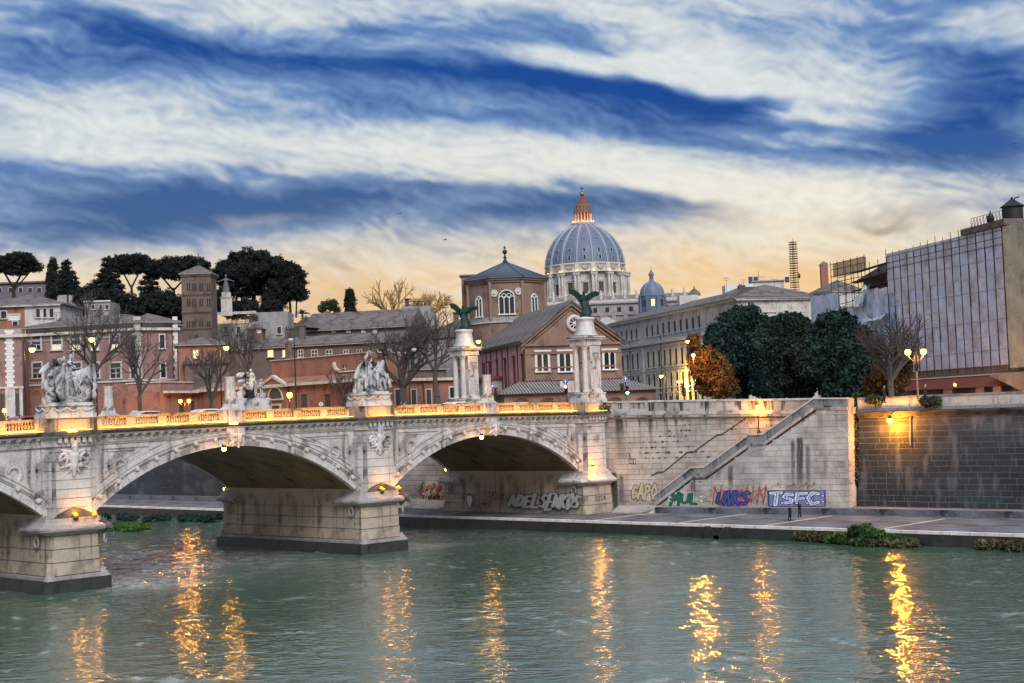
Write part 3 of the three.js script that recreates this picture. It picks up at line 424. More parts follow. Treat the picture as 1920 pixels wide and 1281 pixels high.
// ------------------------------------------------------------------ embankment walls, stairs, painted tags
function paint(w, h, draw) { const c = document.createElement('canvas'); c.width = w; c.height = h; draw(c.getContext('2d'), w, h); const t = new THREE.CanvasTexture(c); t.colorSpace = THREE.SRGBColorSpace; t.magFilter = t.minFilter = THREE.LinearFilter; return t; }
const wallMap = (W, H, base, o) => {                                   // one unrepeated sheet of masonry tone: blotches, black runs from the coping, pits, pale lime runs
  const pits = (o.pits || []);
  return texture(1536, 768, W, H, (u, v) => {
    const x = u * W, y = v * H, a = fbm(u * 2, v, 8, 6) - 0.5, b = tn2(u * 4, v * 2, 250, 250) - 0.5, blk = tn(Math.floor(x / 1.3 + Math.floor(y / 0.56) * 0.5) * 0.0371, Math.floor(y / 0.56) * 0.0519) - 0.5;
    const fx = Math.min(120, Math.round(W * 1.7)), colm = fbm(u + 0.1, v * 0.04, fx, 4), colf = fbm(u + 0.47, v * 0.08 + 0.3, fx * 2, 3), len = (0.2 + 1.1 * fbm(u, 0.3, fx, 2)), fall = smooth(1 - len * o.run, 1.02, v);
    let k = 1 + 1.1 * a + 0.32 * b + 0.34 * blk, dark = clamp(smooth(0.48, 0.7, colm) * fall * 1.25 + smooth(0.6, 0.75, colf) * fall * 0.7) * o.drip + o.foot * smooth(0.2, 0, v) * fbm(u * 3, v, 16, 3) * 1.4;
    for (const p of o.stains || []) dark += p[4] * smooth(p[2], p[2] * 0.3, Math.abs(x - p[0])) * smooth(0, 0.6, p[1] - y) * smooth(p[3], p[3] * 0.4, p[1] - y) * (0.5 + fbm(u * 4, v * 0.2, 64, 3));
    for (const p of pits) { const d = Math.hypot((x - p[0]) / p[2], (y - p[1]) / p[3]); if (d < 1) dark += 0.95 * smooth(1, 0.5, d); }
    const lime = o.lime * smooth(0.55, 0.78, fbm(u + 0.2, v * 0.05 + 0.4, fx, 4)) * (0.4 + 0.6 * fbm(u * 2, v, 24, 3)) * (0.45 + 0.55 * v);
    k = Math.max(0.12, k * (1 - 0.85 * clamp(dark)));
    const up = o.upper ? smooth(0.5, 1.0, v + 0.4 * a) : 0, c = o.upper ? mix3(base, o.upper, up) : base;
    return [c[0] * k + lime, c[1] * k + lime * 0.98, c[2] * k + lime * 0.93];
  });
};
function masonry(parent, face, s0, s1, y0, y1, course, len, m, keep, seed, most = 300, proud = 0.03, gap = 0.011) {
  const r = rng(seed), list = [], b = face.b;
  for (let y = y0, row = 0; y < y1 - 0.1; y += course, row++) {
    let s = s0 - (row & 1 ? len * 0.5 : 0) - r() * 0.3; const yt = Math.min(y + course, y1);
    while (s < s1) { const L = len * (0.7 + 0.7 * r()), a = Math.max(s, s0), e = Math.min(s + L, s1); s += L; if (e - a < 0.15 || (keep && !keep(a, e, y, yt))) continue; list.push([a, e, y, yt, proud * (0.5 + r())]); }
  }
  const geo = ([a, e, y, yt, d]) => { const g = gap, q = (s, t, o) => [s, t, -b * t + o], h = hexa([q(a + g, y + g, -0.05), q(e - g, y + g, -0.05), q(e - g, yt - g, -0.05), q(a + g, yt - g, -0.05), q(a + g + 0.01, y + g + 0.01, d), q(e - g - 0.01, y + g + 0.01, d), q(e - g - 0.01, yt - g - 0.01, d), q(a + g + 0.01, yt - g - 0.01, d)]); return metreUV(h); };
  const eye = EYE, dist = (c) => face.world((c[0] + c[1]) / 2, (c[2] + c[3]) / 2, 0).distanceTo(eye) - 0 * c[0]; list.sort((p, q) => dist(p) - dist(q));
  list.slice(0, most).forEach((c) => mesh('stone', geo(c), m, parent));
  if (list.length > most) stuff(mesh('stonework', merge(list.slice(most).map(geo)), m, parent));
}
const shade = (m) => { const c = m.clone(); c.name = 'mortar'; c.color.setScalar(0.9); return c; };
const joint = mat('mortar_joint', { color: [0.1, 0.092, 0.082] }), darkJoint = mat('pale_mortar', { color: [0.17, 0.185, 0.2] });
const wallThing = (name, label, face) => thing(name, label, 'wall', face.pos, face.turn);
const MAIN = new Face([59.7, 0.12], [66.6, 27.4], QUAY, 0.0), OUTER = new Face([59.95, 5.0], [63.5, 27.1], QUAY, 0.1), DARK = new Face([65.2, 27.12], [64.6, 95], QUAY, 0.1), UP = new Face([60.9, -260], [60.9, -20.6], QUAY, 0.03);
const wallTop = (z) => lerp(13.0, 12.3, clamp(z / 27)) - QUAY;
const lineAt = (pts, x) => { if (x <= pts[0][0]) return pts[0][1]; for (let i = 1; i < pts.length; i++) if (x <= pts[i][0]) return lerp(pts[i - 1][1], pts[i][1], (x - pts[i - 1][0]) / (pts[i][0] - pts[i - 1][0])); return pts[pts.length - 1][1]; };
{
  // main light wall behind the stairs
  const w = wallThing('embankment_wall', 'pale weathered stone embankment wall with black drips between the bridge and the long stairs', MAIN), r = rng(50);
  const pits = []; for (const [px, py, n, sx, sy] of [[1245, 830, 34, 70, 45], [1225, 850, 18, 40, 20], [1288, 808, 10, 8, 14], [1300, 855, 16, 60, 14], [1275, 849, 5, 5, 3], [1215, 848, 6, 8, 8], [1395, 800, 6, 40, 20]]) for (let i = 0; i < n; i++) { const h = MAIN.hit(px + (r() + r() - 1) * sx, py + (r() + r() - 1) * sy); pits.push([h[0], Math.round(h[1] / 0.56) * 0.56, 0.06 + r() * 0.13, 0.06 + r() * 0.12]); }
  const tex = wallMap(MAIN.L, 12, [0.44, 0.412, 0.385], { run: 0.65, drip: 1.1, foot: 0.6, lime: 0.06, pits, stains: [[MAIN.hit(1152, 900)[0], 4.4, 0.5, 5, 1.5], [MAIN.hit(1165, 900)[0], 4.2, 0.4, 4, 0.8]] });
  const mt = mat('weathered_travertine', { map: tex, bumpMap: fineRelief, bumpScale: 0.03 });
  const h0 = wallTop(0), h1 = wallTop(27.4), L = MAIN.L;
  mesh('backing', metreUV(poly([[0, 0], [L, 0], [L, h1 - 0.1], [0, h0 - 0.1]], -1.2, -0.02)), shade(mt), w);
  masonry(w, MAIN, 0, L, 0, h0 - 2.02, 0.56, 1.35, mt, (a, e, y, yt) => yt < lerp(h0, h1, e / L) - 1.9, 51);
  const run = (prof, a, e) => sweep(prof, [a, (a + e) / 2, e].map((s) => ({ p: [s, lerp(h0, h1, s / L), 0], n: [0, 1] })));
  mesh('cornice', run([[-0.4, -2.1], [0.06, -2.1], [0.1, -1.95], [0.34, -1.75], [0.4, -1.55], [-0.4, -1.5]], 0, L), mt, w);
  mesh('frieze', run([[-0.5, -1.5], [0.1, -1.5], [0.1, -1.12], [-0.5, -1.12]], 0, L), M.travertine, w);
  const solid0 = MAIN.hit(1216, 757)[0];
  mesh('parapet', run([[-0.5, -1.12], [0.05, -1.12], [0.05, -0.18], [-0.5, -0.18]], solid0, L), mt, w); mesh('coping', run([[-0.56, -0.18], [0.14, -0.18], [0.14, -0.03], [-0.2, 0.02], [-0.56, -0.03]], solid0, L), M.travertine, w);
  for (const [p0, p1] of [[1132, 1175], [1175, 1216]]) {
    const a = Math.max(0.02, MAIN.hit(p0, 757)[0]), e = MAIN.hit(p1, 757)[0] - 0.01, bay = new THREE.Group(); bay.name = 'parapet_bay'; w.add(bay);
    mesh('plinth', run([[-0.5, -1.12], [0.04, -1.12], [0.04, -0.85], [-0.5, -0.85]], a, e), M.travertine, bay); mesh('handrail', run([[-0.5, -0.2], [0.08, -0.2], [0.08, 0], [-0.5, 0]], a, e), M.travertine, bay); for (const [c, d] of [[a, a + 0.35], [e - 0.45, e]]) mesh('die', run([[-0.45, -0.85], [0.03, -0.85], [0.03, -0.2], [-0.45, -0.2]], c, d), M.travertine, bay);
    stuff(mesh('balusters', merge(Array.from({ length: 7 }, (_, k) => { const s = lerp(a + 0.5, e - 0.6, k / 6); return lathe([[0.07, 0], [0.06, 0.1], [0.125, 0.25], [0.06, 0.5], [0.1, 0.6], [0.1, 0.66]], 8).translate(s, lerp(h0, h1, s / L) - 0.86, -0.2); })), M.pale, bay));
  }
  const rail = [[1222, 892], [1235, 885], [1245, 885], [1290, 848], [1302, 847], [1346, 815], [1355, 814], [1410, 777]].map(([px, py]) => { const h = MAIN.hit(px, py); return [h[0], h[1], 0.1]; });
  mesh('handrail', merge(rail.slice(1).map((p, i) => rod(rail[i], p, 0.05))), M.iron, w);
}
{
  // outer wall of the stairs with its sloping parapet, and the flight behind it
  const st = wallThing('stair_wall', 'long stone staircase with two landings rising along the embankment wall, painted tags at its foot', OUTER);
  const prof = [[1228, 928], [1297, 875], [1321, 875], [1405, 814], [1432, 813], [1526, 746], [1606, 745]].map((p) => OUTER.hit(...p)); prof[prof.length - 1][0] = OUTER.L;
  const L = OUTER.L, y = (s) => lineAt(prof, s), first = prof[0][0];
  const stains = [[1500, 815, 0.5, 6.5, 1.1], [1487, 820, 0.3, 6, 0.8], [1515, 830, 0.35, 6, 0.7], [1370, 868, 0.4, 4, 0.8], [1300, 888, 0.4, 3, 0.8], [1345, 850, 0.5, 3, 0.7], [1548, 850, 0.3, 3, 0.4]].map(([px, py, w, l, k]) => { const h = OUTER.hit(px, py); return [h[0], h[1], w, l, k]; });
  const tex = wallMap(L, 12, [0.45, 0.422, 0.395], { run: 0.45, drip: 0.8, foot: 0.3, lime: 0.06, stains }), mt = mat('stair_travertine', { map: tex, bumpMap: fineRelief, bumpScale: 0.03 });
  const out = [[first, 0], [L, 0], [L, prof[6][1] - 0.05], ...prof.slice(0, 6).reverse().map((p) => [p[0], Math.max(0, p[1] - 1.5)])];
  const lean = (g) => { const p = g.attributes.position; for (let i = 0; i < p.count; i++) p.setZ(i, p.getZ(i) - 0.1 * p.getY(i)); g.computeVertexNormals(); return g; };
  mesh('backing', metreUV(lean(poly(out, -0.55, -0.004))), shade(mt), st);
  masonry(st, OUTER, first, L, 0, 11, 0.56, 1.3, mt, (a, e, y0, yt) => yt < Math.min(y(a), y(e)) - 0.98, 52);
  mesh('end_face', metreUV(lean(box(L - 0.03, L + 0.02, 0, prof[6][1] - 0.05, -2.9, 0.02))), mt, st);
  // end quoins, facing down river
  for (let k = 0; k < 18; k++) mesh('stone', metreUV(lean(box(L + 0.02, L + 0.05 + 0.02 * (k % 3), k * 0.58 + 0.02, k * 0.58 + 0.56, k & 1 ? -1.1 : -0.8, 0.03))), mt, st);
  const path = prof.map((p, i) => ({ p: [p[0], p[1], -0.1 * p[1] + 0.13], n: [0, 1] }));
  mesh('parapet', sweep([[-0.5, -0.95], [0.02, -0.95], [0.02, -0.14], [-0.5, -0.14]], path), stone('stair_parapet', 'marble', { color: [0.42, 0.44, 0.47] }), st); mesh('coping', sweep([[-0.56, -0.14], [0.12, -0.14], [0.12, 0], [-0.56, 0]], path), M.pale, st);
  mesh('moulding', sweep([[-0.3, -1.22], [0.06, -1.22], [0.16, -1.02], [0.18, -0.93], [-0.3, -0.93]], path), M.travertine, st); mesh('lower_moulding', sweep([[-0.3, -1.62], [0.05, -1.62], [0.08, -1.5], [-0.3, -1.5]], path), M.travertine, st);
  const steps = []; for (let s = first + 0.1; s < L; s += 0.42) steps.push(box(s, s + 0.43, Math.max(0, y(s) - 1.6), y(s) - 0.95, -2.6 - 0.1 * y(s), -0.5 - 0.1 * y(s)));
  mesh('steps', metreUV(merge(steps)), M.grey, st);
  // painted tags: each a coat of paint on the stones
  const tagOn = (parent, face, p0, p1, draw, out = 0.062, w = 512, h = 256) => {
    const a = face.hit(p0[0], p1[1]), c = face.hit(p1[0], p0[1]), x0 = a[0], x1 = c[0], y0 = a[1], y1 = c[1];
    const g = new THREE.PlaneGeometry(x1 - x0, y1 - y0).translate((x0 + x1) / 2, (y0 + y1) / 2, 0), p = g.attributes.position; for (let i = 0; i < p.count; i++) p.setZ(i, -face.b * p.getY(i) + out); g.computeVertexNormals();
    const worn = (c, W, H) => { draw(c, W, H); const q = rng(W + x0 * 1e3 | 0); c.globalCompositeOperation = 'destination-out'; for (let i = 0; i < 900; i++) { c.fillStyle = `rgba(0,0,0,${0.15 + 0.5 * q()})`; c.beginPath(); c.arc(q() * W, q() * H, 0.8 + 3.4 * q() * q(), 0, 7); c.fill(); } for (let i = 0; i < 40; i++) { c.fillStyle = `rgba(0,0,0,${0.1 + 0.22 * q()})`; c.fillRect(q() * W, q() * H - 40, 2 + q() * 10, 40 + q() * 120); } c.globalCompositeOperation = 'source-over'; };
    const m = new THREE.MeshStandardMaterial({ map: paint(w, h, worn), transparent: true, roughness: 0.8 }); m.name = 'spray_paint'; return mesh('graffiti', g, m, parent);
  };
  globalThis.tagOn = tagOn;
  const letters = (c, s, x, y, size, fill, line, lw, step, wob = 0, rot = 0) => { c.shadowColor = line || 'rgba(0,0,0,0)'; c.shadowBlur = 9; c.font = `bold ${size}px sans-serif`; c.lineJoin = 'round'; c.textBaseline = 'middle'; [...s].forEach((ch, i) => { c.save(); c.translate(x + i * step, y + (i % 2 ? wob : -wob)); c.rotate(rot * (i % 2 ? 1 : -1)); if (line) { c.strokeStyle = line; c.lineWidth = lw; c.strokeText(ch, 0, 0); } if (fill) { c.fillStyle = fill; c.fillText(ch, 0, 0); } c.restore(); }); };
  globalThis.letters = letters;
  // letters sprayed by hand: each a few strokes, shaken, with a wide outline under the fill
  const SPRAY = { A: [[0, 1, 0.5, 0, 1, 1], [0.2, 0.65, 0.8, 0.65]], C: [[0.95, 0.15, 0.4, 0, 0.05, 0.5, 0.4, 1, 0.95, 0.85]], D: [[0.1, 0, 0.1, 1, 0.7, 0.9, 0.95, 0.5, 0.7, 0.1, 0.1, 0]], E: [[0.9, 0.05, 0.1, 0, 0.15, 0.5, 0.7, 0.5], [0.15, 0.5, 0.1, 1, 0.95, 0.95]], F: [[0.95, 0, 0.1, 0.05, 0.1, 1], [0.1, 0.5, 0.75, 0.5]], G: [[0.9, 0.15, 0.4, 0, 0.05, 0.5, 0.4, 1, 0.9, 0.85, 0.9, 0.55, 0.5, 0.55]], K: [[0.1, 0, 0.1, 1], [0.95, 0, 0.15, 0.5, 0.95, 1]], L: [[0.15, 0, 0.1, 0.95, 0.9, 1]], M: [[0, 1, 0.15, 0, 0.5, 0.6, 0.85, 0, 1, 1]], N: [[0.05, 1, 0.1, 0, 0.9, 1, 0.95, 0]], O: [[0.5, 0, 0.05, 0.45, 0.45, 1, 0.95, 0.5, 0.5, 0]], P: [[0.1, 1, 0.1, 0, 0.8, 0.1, 0.85, 0.45, 0.1, 0.55]], S: [[0.9, 0.1, 0.3, 0.02, 0.1, 0.3, 0.85, 0.65, 0.7, 0.95, 0.05, 0.95]], T: [[0, 0.05, 1, 0], [0.5, 0.02, 0.45, 1]], U: [[0.05, 0, 0.1, 0.85, 0.5, 1, 0.9, 0.85, 0.95, 0]], Z: [[0.05, 0.05, 0.95, 0, 0.05, 1, 0.95, 0.95]], V: [[0, 0, 0.5, 1, 1, 0]], W: [[0, 0, 0.25, 1, 0.5, 0.3, 0.75, 1, 1, 0]] };
  globalThis.spray = (c, word, x, y, w, h, passes, seed, slant = 0.12) => { // passes: [colour, width, shake]
    const q = rng(seed), shake = [...word].map((ch) => (SPRAY[ch] || []).map((s) => s.map(() => q() - 0.5))), lift = [...word].map(() => [(q() - 0.5) * 0.2, 0.85 + 0.35 * q()]);
    c.lineCap = c.lineJoin = 'round'; c.shadowBlur = 5;
    for (const [col, lw] of passes) { c.strokeStyle = col; c.shadowColor = col; [...word].forEach((ch, i) => (SPRAY[ch] || []).forEach((s, k) => { c.lineWidth = lw; c.beginPath(); for (let j = 0; j < s.length; j += 2) { const u = s[j] + 0.14 * shake[i][k][j], v = (s[j + 1] - 0.5) * lift[i][1] + 0.5 + lift[i][0] * 0.5 + 0.1 * shake[i][k][j + 1], px = x + (i + 0.09 + 0.82 * u) * w / word.length + slant * (0.5 - v) * h, py = y + v * h; j ? c.lineTo(px, py) : c.moveTo(px, py); } c.stroke(); })); }
    c.shadowBlur = 0; c.fillStyle = passes[0][0]; for (let i = 0; i < 7; i++) { const X = x + q() * w, Y = y + h * 0.9; c.globalAlpha = 0.5; c.fillRect(X, Y, 2.5, 14 + q() * 34); c.globalAlpha = 1; }
  };
  tagOn(st, OUTER, [1252, 921], [1324, 950], (c) => { spray(c, 'MUL', 40, 45, 380, 170, [['#e4ebe6', 62], ['#123f38', 50], ['#15604f', 36]], 5); c.fillStyle = '#dfe8e4'; for (const y of [90, 165]) { c.beginPath(); c.arc(455, y, 15, 0, 7); c.fill(); } c.strokeStyle = '#dfe8e4'; c.lineWidth = 9; for (const [a, b] of [[20, 90], [10, 150], [480, 80], [500, 190]]) { c.beginPath(); c.moveTo(a, b); c.lineTo(a + 40, b + 22); c.stroke(); } });
  tagOn(st, OUTER, [1330, 902], [1445, 950], (c, w, h) => { const q = rng(3); c.lineCap = 'round'; for (let i = 0; i < 60; i++) { c.strokeStyle = `rgba(${170 + q() * 40 | 0},${70 + q() * 40 | 0},${50 + q() * 40 | 0},${0.15 + 0.3 * q()})`; c.lineWidth = 4 + q() * 12; const x = q() * w, y = h * (0.25 + 0.7 * q()); c.beginPath(); c.moveTo(x, y); c.lineTo(x + (q() - 0.5) * 110, y - q() * 80); c.stroke(); } c.strokeStyle = 'rgba(150,60,50,.8)'; c.lineWidth = 8; for (const x of [30, 300, 400, 455]) { c.beginPath(); c.moveTo(x, 235); c.lineTo(x + 22, 55); c.lineTo(x + 55, 215); c.lineTo(x + 75, 45); c.stroke(); } }, 0.058);
  tagOn(st, OUTER, [1340, 919], [1412, 950], (c, w, h) => { const g = c.createRadialGradient(256, 140, 20, 256, 140, 250); g.addColorStop(0, 'rgba(150,75,150,.9)'); g.addColorStop(0.7, 'rgba(170,90,130,.6)'); g.addColorStop(1, 'rgba(170,90,110,0)'); c.fillStyle = g; c.fillRect(0, 0, w, h); spray(c, 'UNKS', 30, 40, 440, 180, [['#10183a', 46], ['#1f3478', 30], ['#41619f', 10]], 8, 0.3); }, 0.066);
  tagOn(st, OUTER, [1440, 918], [1552, 951], (c, w, h) => { c.fillStyle = 'rgba(125,138,185,.75)'; c.fillRect(8, 14, w - 26, h - 24); { const q = rng(12); for (let i = 0; i < 300; i++) { c.fillStyle = `rgba(${60 + q() * 150 | 0},${80 + q() * 120 | 0},190,.22)`; c.beginPath(); c.arc(q() * w, 10 + q() * (h - 10), 4 + q() * 14, 0, 7); c.fill(); } } c.fillStyle = '#2f6f66'; c.fillRect(0, 24, 16, h - 60); c.strokeStyle = '#20295c'; c.lineWidth = 9; c.strokeRect(10, 16, w - 30, h - 28); spray(c, 'TSFC', 24, 52, 420, 150, [['#1f2c6b', 50], ['#dfe2ec', 36], ['#4456a6', 5]], 9, 0.02); for (const [x, y] of [[126, 196], [250, 196], [340, 196], [472, 90], [472, 175]]) { c.fillStyle = '#dfe2ec'; c.strokeStyle = '#1d2a66'; c.lineWidth = 8; c.beginPath(); c.arc(x, y, 15, 0, 7); c.fill(); c.stroke(); } c.strokeStyle = '#3a4ba0'; c.lineWidth = 5; for (const x of [60, 170, 285, 385]) { c.strokeRect(x - 14, 96, 26, 70); } }, 0.062);
  tagOn(st, OUTER, [1444, 898], [1530, 922], (c, w, h) => { c.strokeStyle = 'rgba(165,85,70,.75)'; c.lineWidth = 9; for (const x of [20, 190, 330, 420]) { c.beginPath(); c.moveTo(x, 190); c.bezierCurveTo(x + 10, 60, x + 60, 240, x + 75, 70); c.lineTo(x + 110, 190); c.stroke(); } }, 0.058);
  const wall = scene.getObjectByName('embankment_wall');
  tagOn(wall, MAIN, [1182, 904], [1238, 942], (c) => { spray(c, 'GAPO', 30, 40, 430, 170, [['#15130f', 52], ['#bcb09a', 36]], 11, 0.2); });
  tagOn(wall, MAIN, [1178, 846], [1196, 872], (c) => { c.strokeStyle = '#3a352e'; c.lineWidth = 16; c.beginPath(); c.moveTo(40, 20); c.lineTo(160, 120); c.moveTo(120, 40); c.lineTo(60, 130); c.stroke(); for (const x of [90, 210, 330]) { c.beginPath(); c.ellipse(x, 190, 55, 50, 0.3, 0, 7); c.stroke(); } });
}
{
  // dark wall down river of the stairs
  const w = wallThing('embankment_wall', 'dark blackened embankment wall with pale mortar courses, lit by one orange wall lamp', DARK);
  const L = DARK.L, H = 12.3 - QUAY, tex = wallMap(70, 12, [0.022, 0.034, 0.046], { run: 0.5, drip: 0.6, foot: 0, lime: 0.13, upper: [0.11, 0.098, 0.092] }), mt = mat('blackened_stone', { map: tex, bumpMap: fineRelief, bumpScale: 0.03 });
  const lean = (g) => { const p = g.attributes.position; for (let i = 0; i < p.count; i++) p.setZ(i, p.getZ(i) - 0.1 * p.getY(i)); g.computeVertexNormals(); return g; };
  mesh('backing', metreUV(lean(box(0, L, 0, H - 0.1, -1.2, -0.006))), darkJoint, w);
  masonry(w, DARK, 0, L, 0.6, H - 2, 0.55, 1.5, mt, null, 53, 300, 0.012, 0.018);
  const run = (prof) => sweep(prof, [0, L].map((s) => ({ p: [s, H, -0.1 * H + 0.2], n: [0, 1] })));
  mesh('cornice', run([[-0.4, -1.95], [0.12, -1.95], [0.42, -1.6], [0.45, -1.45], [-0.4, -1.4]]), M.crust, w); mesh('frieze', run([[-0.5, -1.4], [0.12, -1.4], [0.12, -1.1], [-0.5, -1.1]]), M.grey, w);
  mesh('parapet', run([[-0.5, -1.1], [0.05, -1.1], [0.05, -0.16], [-0.5, -0.16]]), stone('parapet_stone', 'pale'), w); mesh('coping', run([[-0.56, -0.16], [0.12, -0.16], [0.12, 0], [-0.56, 0]]), M.grey, w);
  const p0 = DARK.hit(1708, 755), p1 = DARK.hit(1708, 835); mesh('pipe', merge([tube([[p0[0], p0[1], -0.9], [p0[0] - 0.2, p0[1] - 0.5, -0.75], [p0[0] + 0.05, p0[1] - 0.9, -0.7]], 0.06), rod([p1[0], p0[1] - 0.9, -0.1 * (p0[1] - 0.9) + 0.12], [p1[0], p1[1], -0.1 * p1[1] + 0.12], 0.05)]), M.grey, w);
}
{
  // up river: dark wall seen through the arches
  const w = wallThing('embankment_wall', 'dark upstream embankment wall with faint courses seen through the middle arch', UP), L = UP.L, H = 11.4;
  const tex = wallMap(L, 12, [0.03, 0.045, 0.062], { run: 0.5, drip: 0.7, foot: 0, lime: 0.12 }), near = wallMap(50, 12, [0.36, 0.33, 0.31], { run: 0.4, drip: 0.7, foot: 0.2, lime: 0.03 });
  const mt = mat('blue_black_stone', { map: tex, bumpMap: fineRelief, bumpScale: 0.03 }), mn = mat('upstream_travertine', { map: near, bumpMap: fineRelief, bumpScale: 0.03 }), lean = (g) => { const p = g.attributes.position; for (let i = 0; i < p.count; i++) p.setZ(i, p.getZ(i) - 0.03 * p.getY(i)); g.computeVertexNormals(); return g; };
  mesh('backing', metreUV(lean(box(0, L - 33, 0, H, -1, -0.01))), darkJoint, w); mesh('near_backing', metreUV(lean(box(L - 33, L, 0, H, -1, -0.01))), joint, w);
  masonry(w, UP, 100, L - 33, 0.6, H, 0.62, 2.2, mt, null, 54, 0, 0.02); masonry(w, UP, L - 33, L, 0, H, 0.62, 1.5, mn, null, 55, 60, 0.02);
  mesh('parapet', metreUV(lean(box(0, L, H, H + 1, -0.8, 0.1))), M.grey, w); mesh('foot_ledge', metreUV(box(0, L - 40, 0, 0.65, 0.05, 1.3)), M.cobble, w);
  // its stair wall, falling towards the bridge
  const a = UP.hit(742, 896), b = UP.hit(800, 944), s = wallThing('stair_wall', 'sloping stair wall running down towards the bridge behind the right arch', UP);
  mesh('parapet', metreUV(poly([[a[0] - 9, 0], [b[0], 0], [b[0], 0.4], [a[0], a[1]], [a[0] - 9, a[1] + 5.5]], 1.6, 2.0)), M.travertine, s); mesh('coping', sweep([[-0.3, -0.12], [0.3, -0.12], [0.3, 0.05], [-0.3, 0.05]], [[a[0] - 9, a[1] + 5.5], [a[0], a[1]], [b[0], 0.45]].map((p) => ({ p: [p[0], p[1], 1.8], n: [0, 1] }))), M.grey, s);
  tagOn(w, UP, [786, 902], [838, 942], (c, W, Hh) => { const q = rng(8); for (let i = 0; i < 150; i++) { c.fillStyle = ['#8d4750', '#a45a55', '#c9b8ae', '#5a4a63', '#b77b52', '#2a2a33'][q() * 6 | 0]; const x = q() * W, y = Hh * (0.1 + 0.7 * q()); c.beginPath(); c.moveTo(x, y); c.lineTo(x + 20 + q() * 40, y + (q() - 0.5) * 60); c.lineTo(x + q() * 30, y + 20 + q() * 50); c.fill(); } spray(c, 'VMWV', 60, 170, 390, 80, [['#15151a', 12]], 16); }, 0.09);
}
{
  // low kerb bank at the foot of the walls, steps by the pier
  setting('foot_bank', metreUV(plan([[59.2, 6.9], [62.4, 27], [63.0, 45], [63.0, 110], [65.6, 110], [65.6, 27.3], [62.2, 6.9]], QUAY, QUAY + 0.62)), M.cobble);
  setting('bank_edge', metreUV(merge([sweep([[0, 0], [0.28, 0], [0.28, 0.05], [0, 0.05]], [[59.25, 6.9], [62.45, 27], [63.05, 45], [63.05, 110]].map((p) => ({ p: [p[0], QUAY + 0.62, p[1]], n: [1, 0] })))])), M.grey);
  const s = []; for (let k = 0; k < 4; k++) s.push(plan([[58.4 + k * 0.35, 1.7], [58.3 + k * 0.38, 6.8], [62, 6.8], [61, 1.7]], QUAY + k * 0.17, QUAY + (k + 1) * 0.17));
  setting('stone_steps', metreUV(merge(s)), M.travertine);
  const u = []; for (let k = 0; k < 5; k++) u.push(box(57.5 + k * 0.5, 60.8, QUAY + k * 0.16, QUAY + (k + 1) * 0.16, -34, -21.3));
  setting('stone_steps', metreUV(merge(u)), M.travertine);
  // two little flights cut into the quay edge
  const q = []; for (const [px, dir] of [[1318, 1], [1372, -1]]) { const p = onY(px, 985, QUAY); for (let k = 0; k < 5; k++) q.push(box(BANK - 0.62, BANK - 0.04, -1, QUAY - 0.12 - k * 0.2, p.z + dir * k * 0.32, p.z + dir * (k + 1) * 0.32)); }
  setting('water_steps', metreUV(merge(q)), M.wet);
  // tags on the abutment under the right arch
  const F55 = new Face([54.98, -21], [54.98, 0.9], QUAY);
  const g = new THREE.Group(); g.name = 'pier_paint'; bridge.add(g); g.position.set(...F55.pos); g.rotation.y = F55.turn;
  tagOn(g, F55, [953, 922], [1092, 957], (c, w, h) => { spray(c, 'ADEL', 10, 50, 220, 160, [['#111214', 40], ['#a3a9a7', 27]], 13, 0.15); spray(c, 'SENKOS', 235, 40, 265, 170, [['#111214', 36], ['#a8aeac', 23]], 14, 0.2); }, 0.12);
  tagOn(g, F55, [906, 922], [956, 952], (c, w, h) => { const q = rng(5); for (let i = 0; i < 70; i++) { c.strokeStyle = `rgba(${120 + q() * 40 | 0},${45 + q() * 25 | 0},40,${0.2 + 0.3 * q()})`; c.lineWidth = 10 + q() * 20; const x = q() * w, y = q() * h; c.beginPath(); c.moveTo(x, y); c.lineTo(x + (q() - 0.5) * 90, y - 60 * q()); c.stroke(); } }, 0.11);
  tagOn(g, F55, [874, 925], [890, 957], (c) => { c.fillStyle = '#d8d8d4'; c.strokeStyle = '#14140f'; c.lineWidth = 18; c.beginPath(); c.moveTo(90, 60); c.quadraticCurveTo(250, -20, 420, 60); c.quadraticCurveTo(440, 130, 260, 235); c.quadraticCurveTo(70, 140, 90, 60); c.fill(); c.stroke(); }, 0.12);
  const FN = new Face([54.9, 1.13], [59.9, 1.13], QUAY), gn = new THREE.Group(); gn.name = 'nose_paint'; bridge.add(gn); gn.position.set(...FN.pos); gn.rotation.y = FN.turn;
  tagOn(gn, FN, [1114, 926], [1138, 942], (c) => { c.lineWidth = 22; spray(c, 'SZCA', 30, 50, 430, 150, [['#1c1a18', 14]], 15, 0.2); }, 0.05);
}

// ------------------------------------------------------------------ carved and cast figures
const add3 = (a, b, k = 1) => [a[0] + b[0] * k, a[1] + b[1] * k, a[2] + b[2] * k], unit = (a) => { const l = Math.hypot(...a) || 1; return [a[0] / l, a[1] / l, a[2] / l]; };
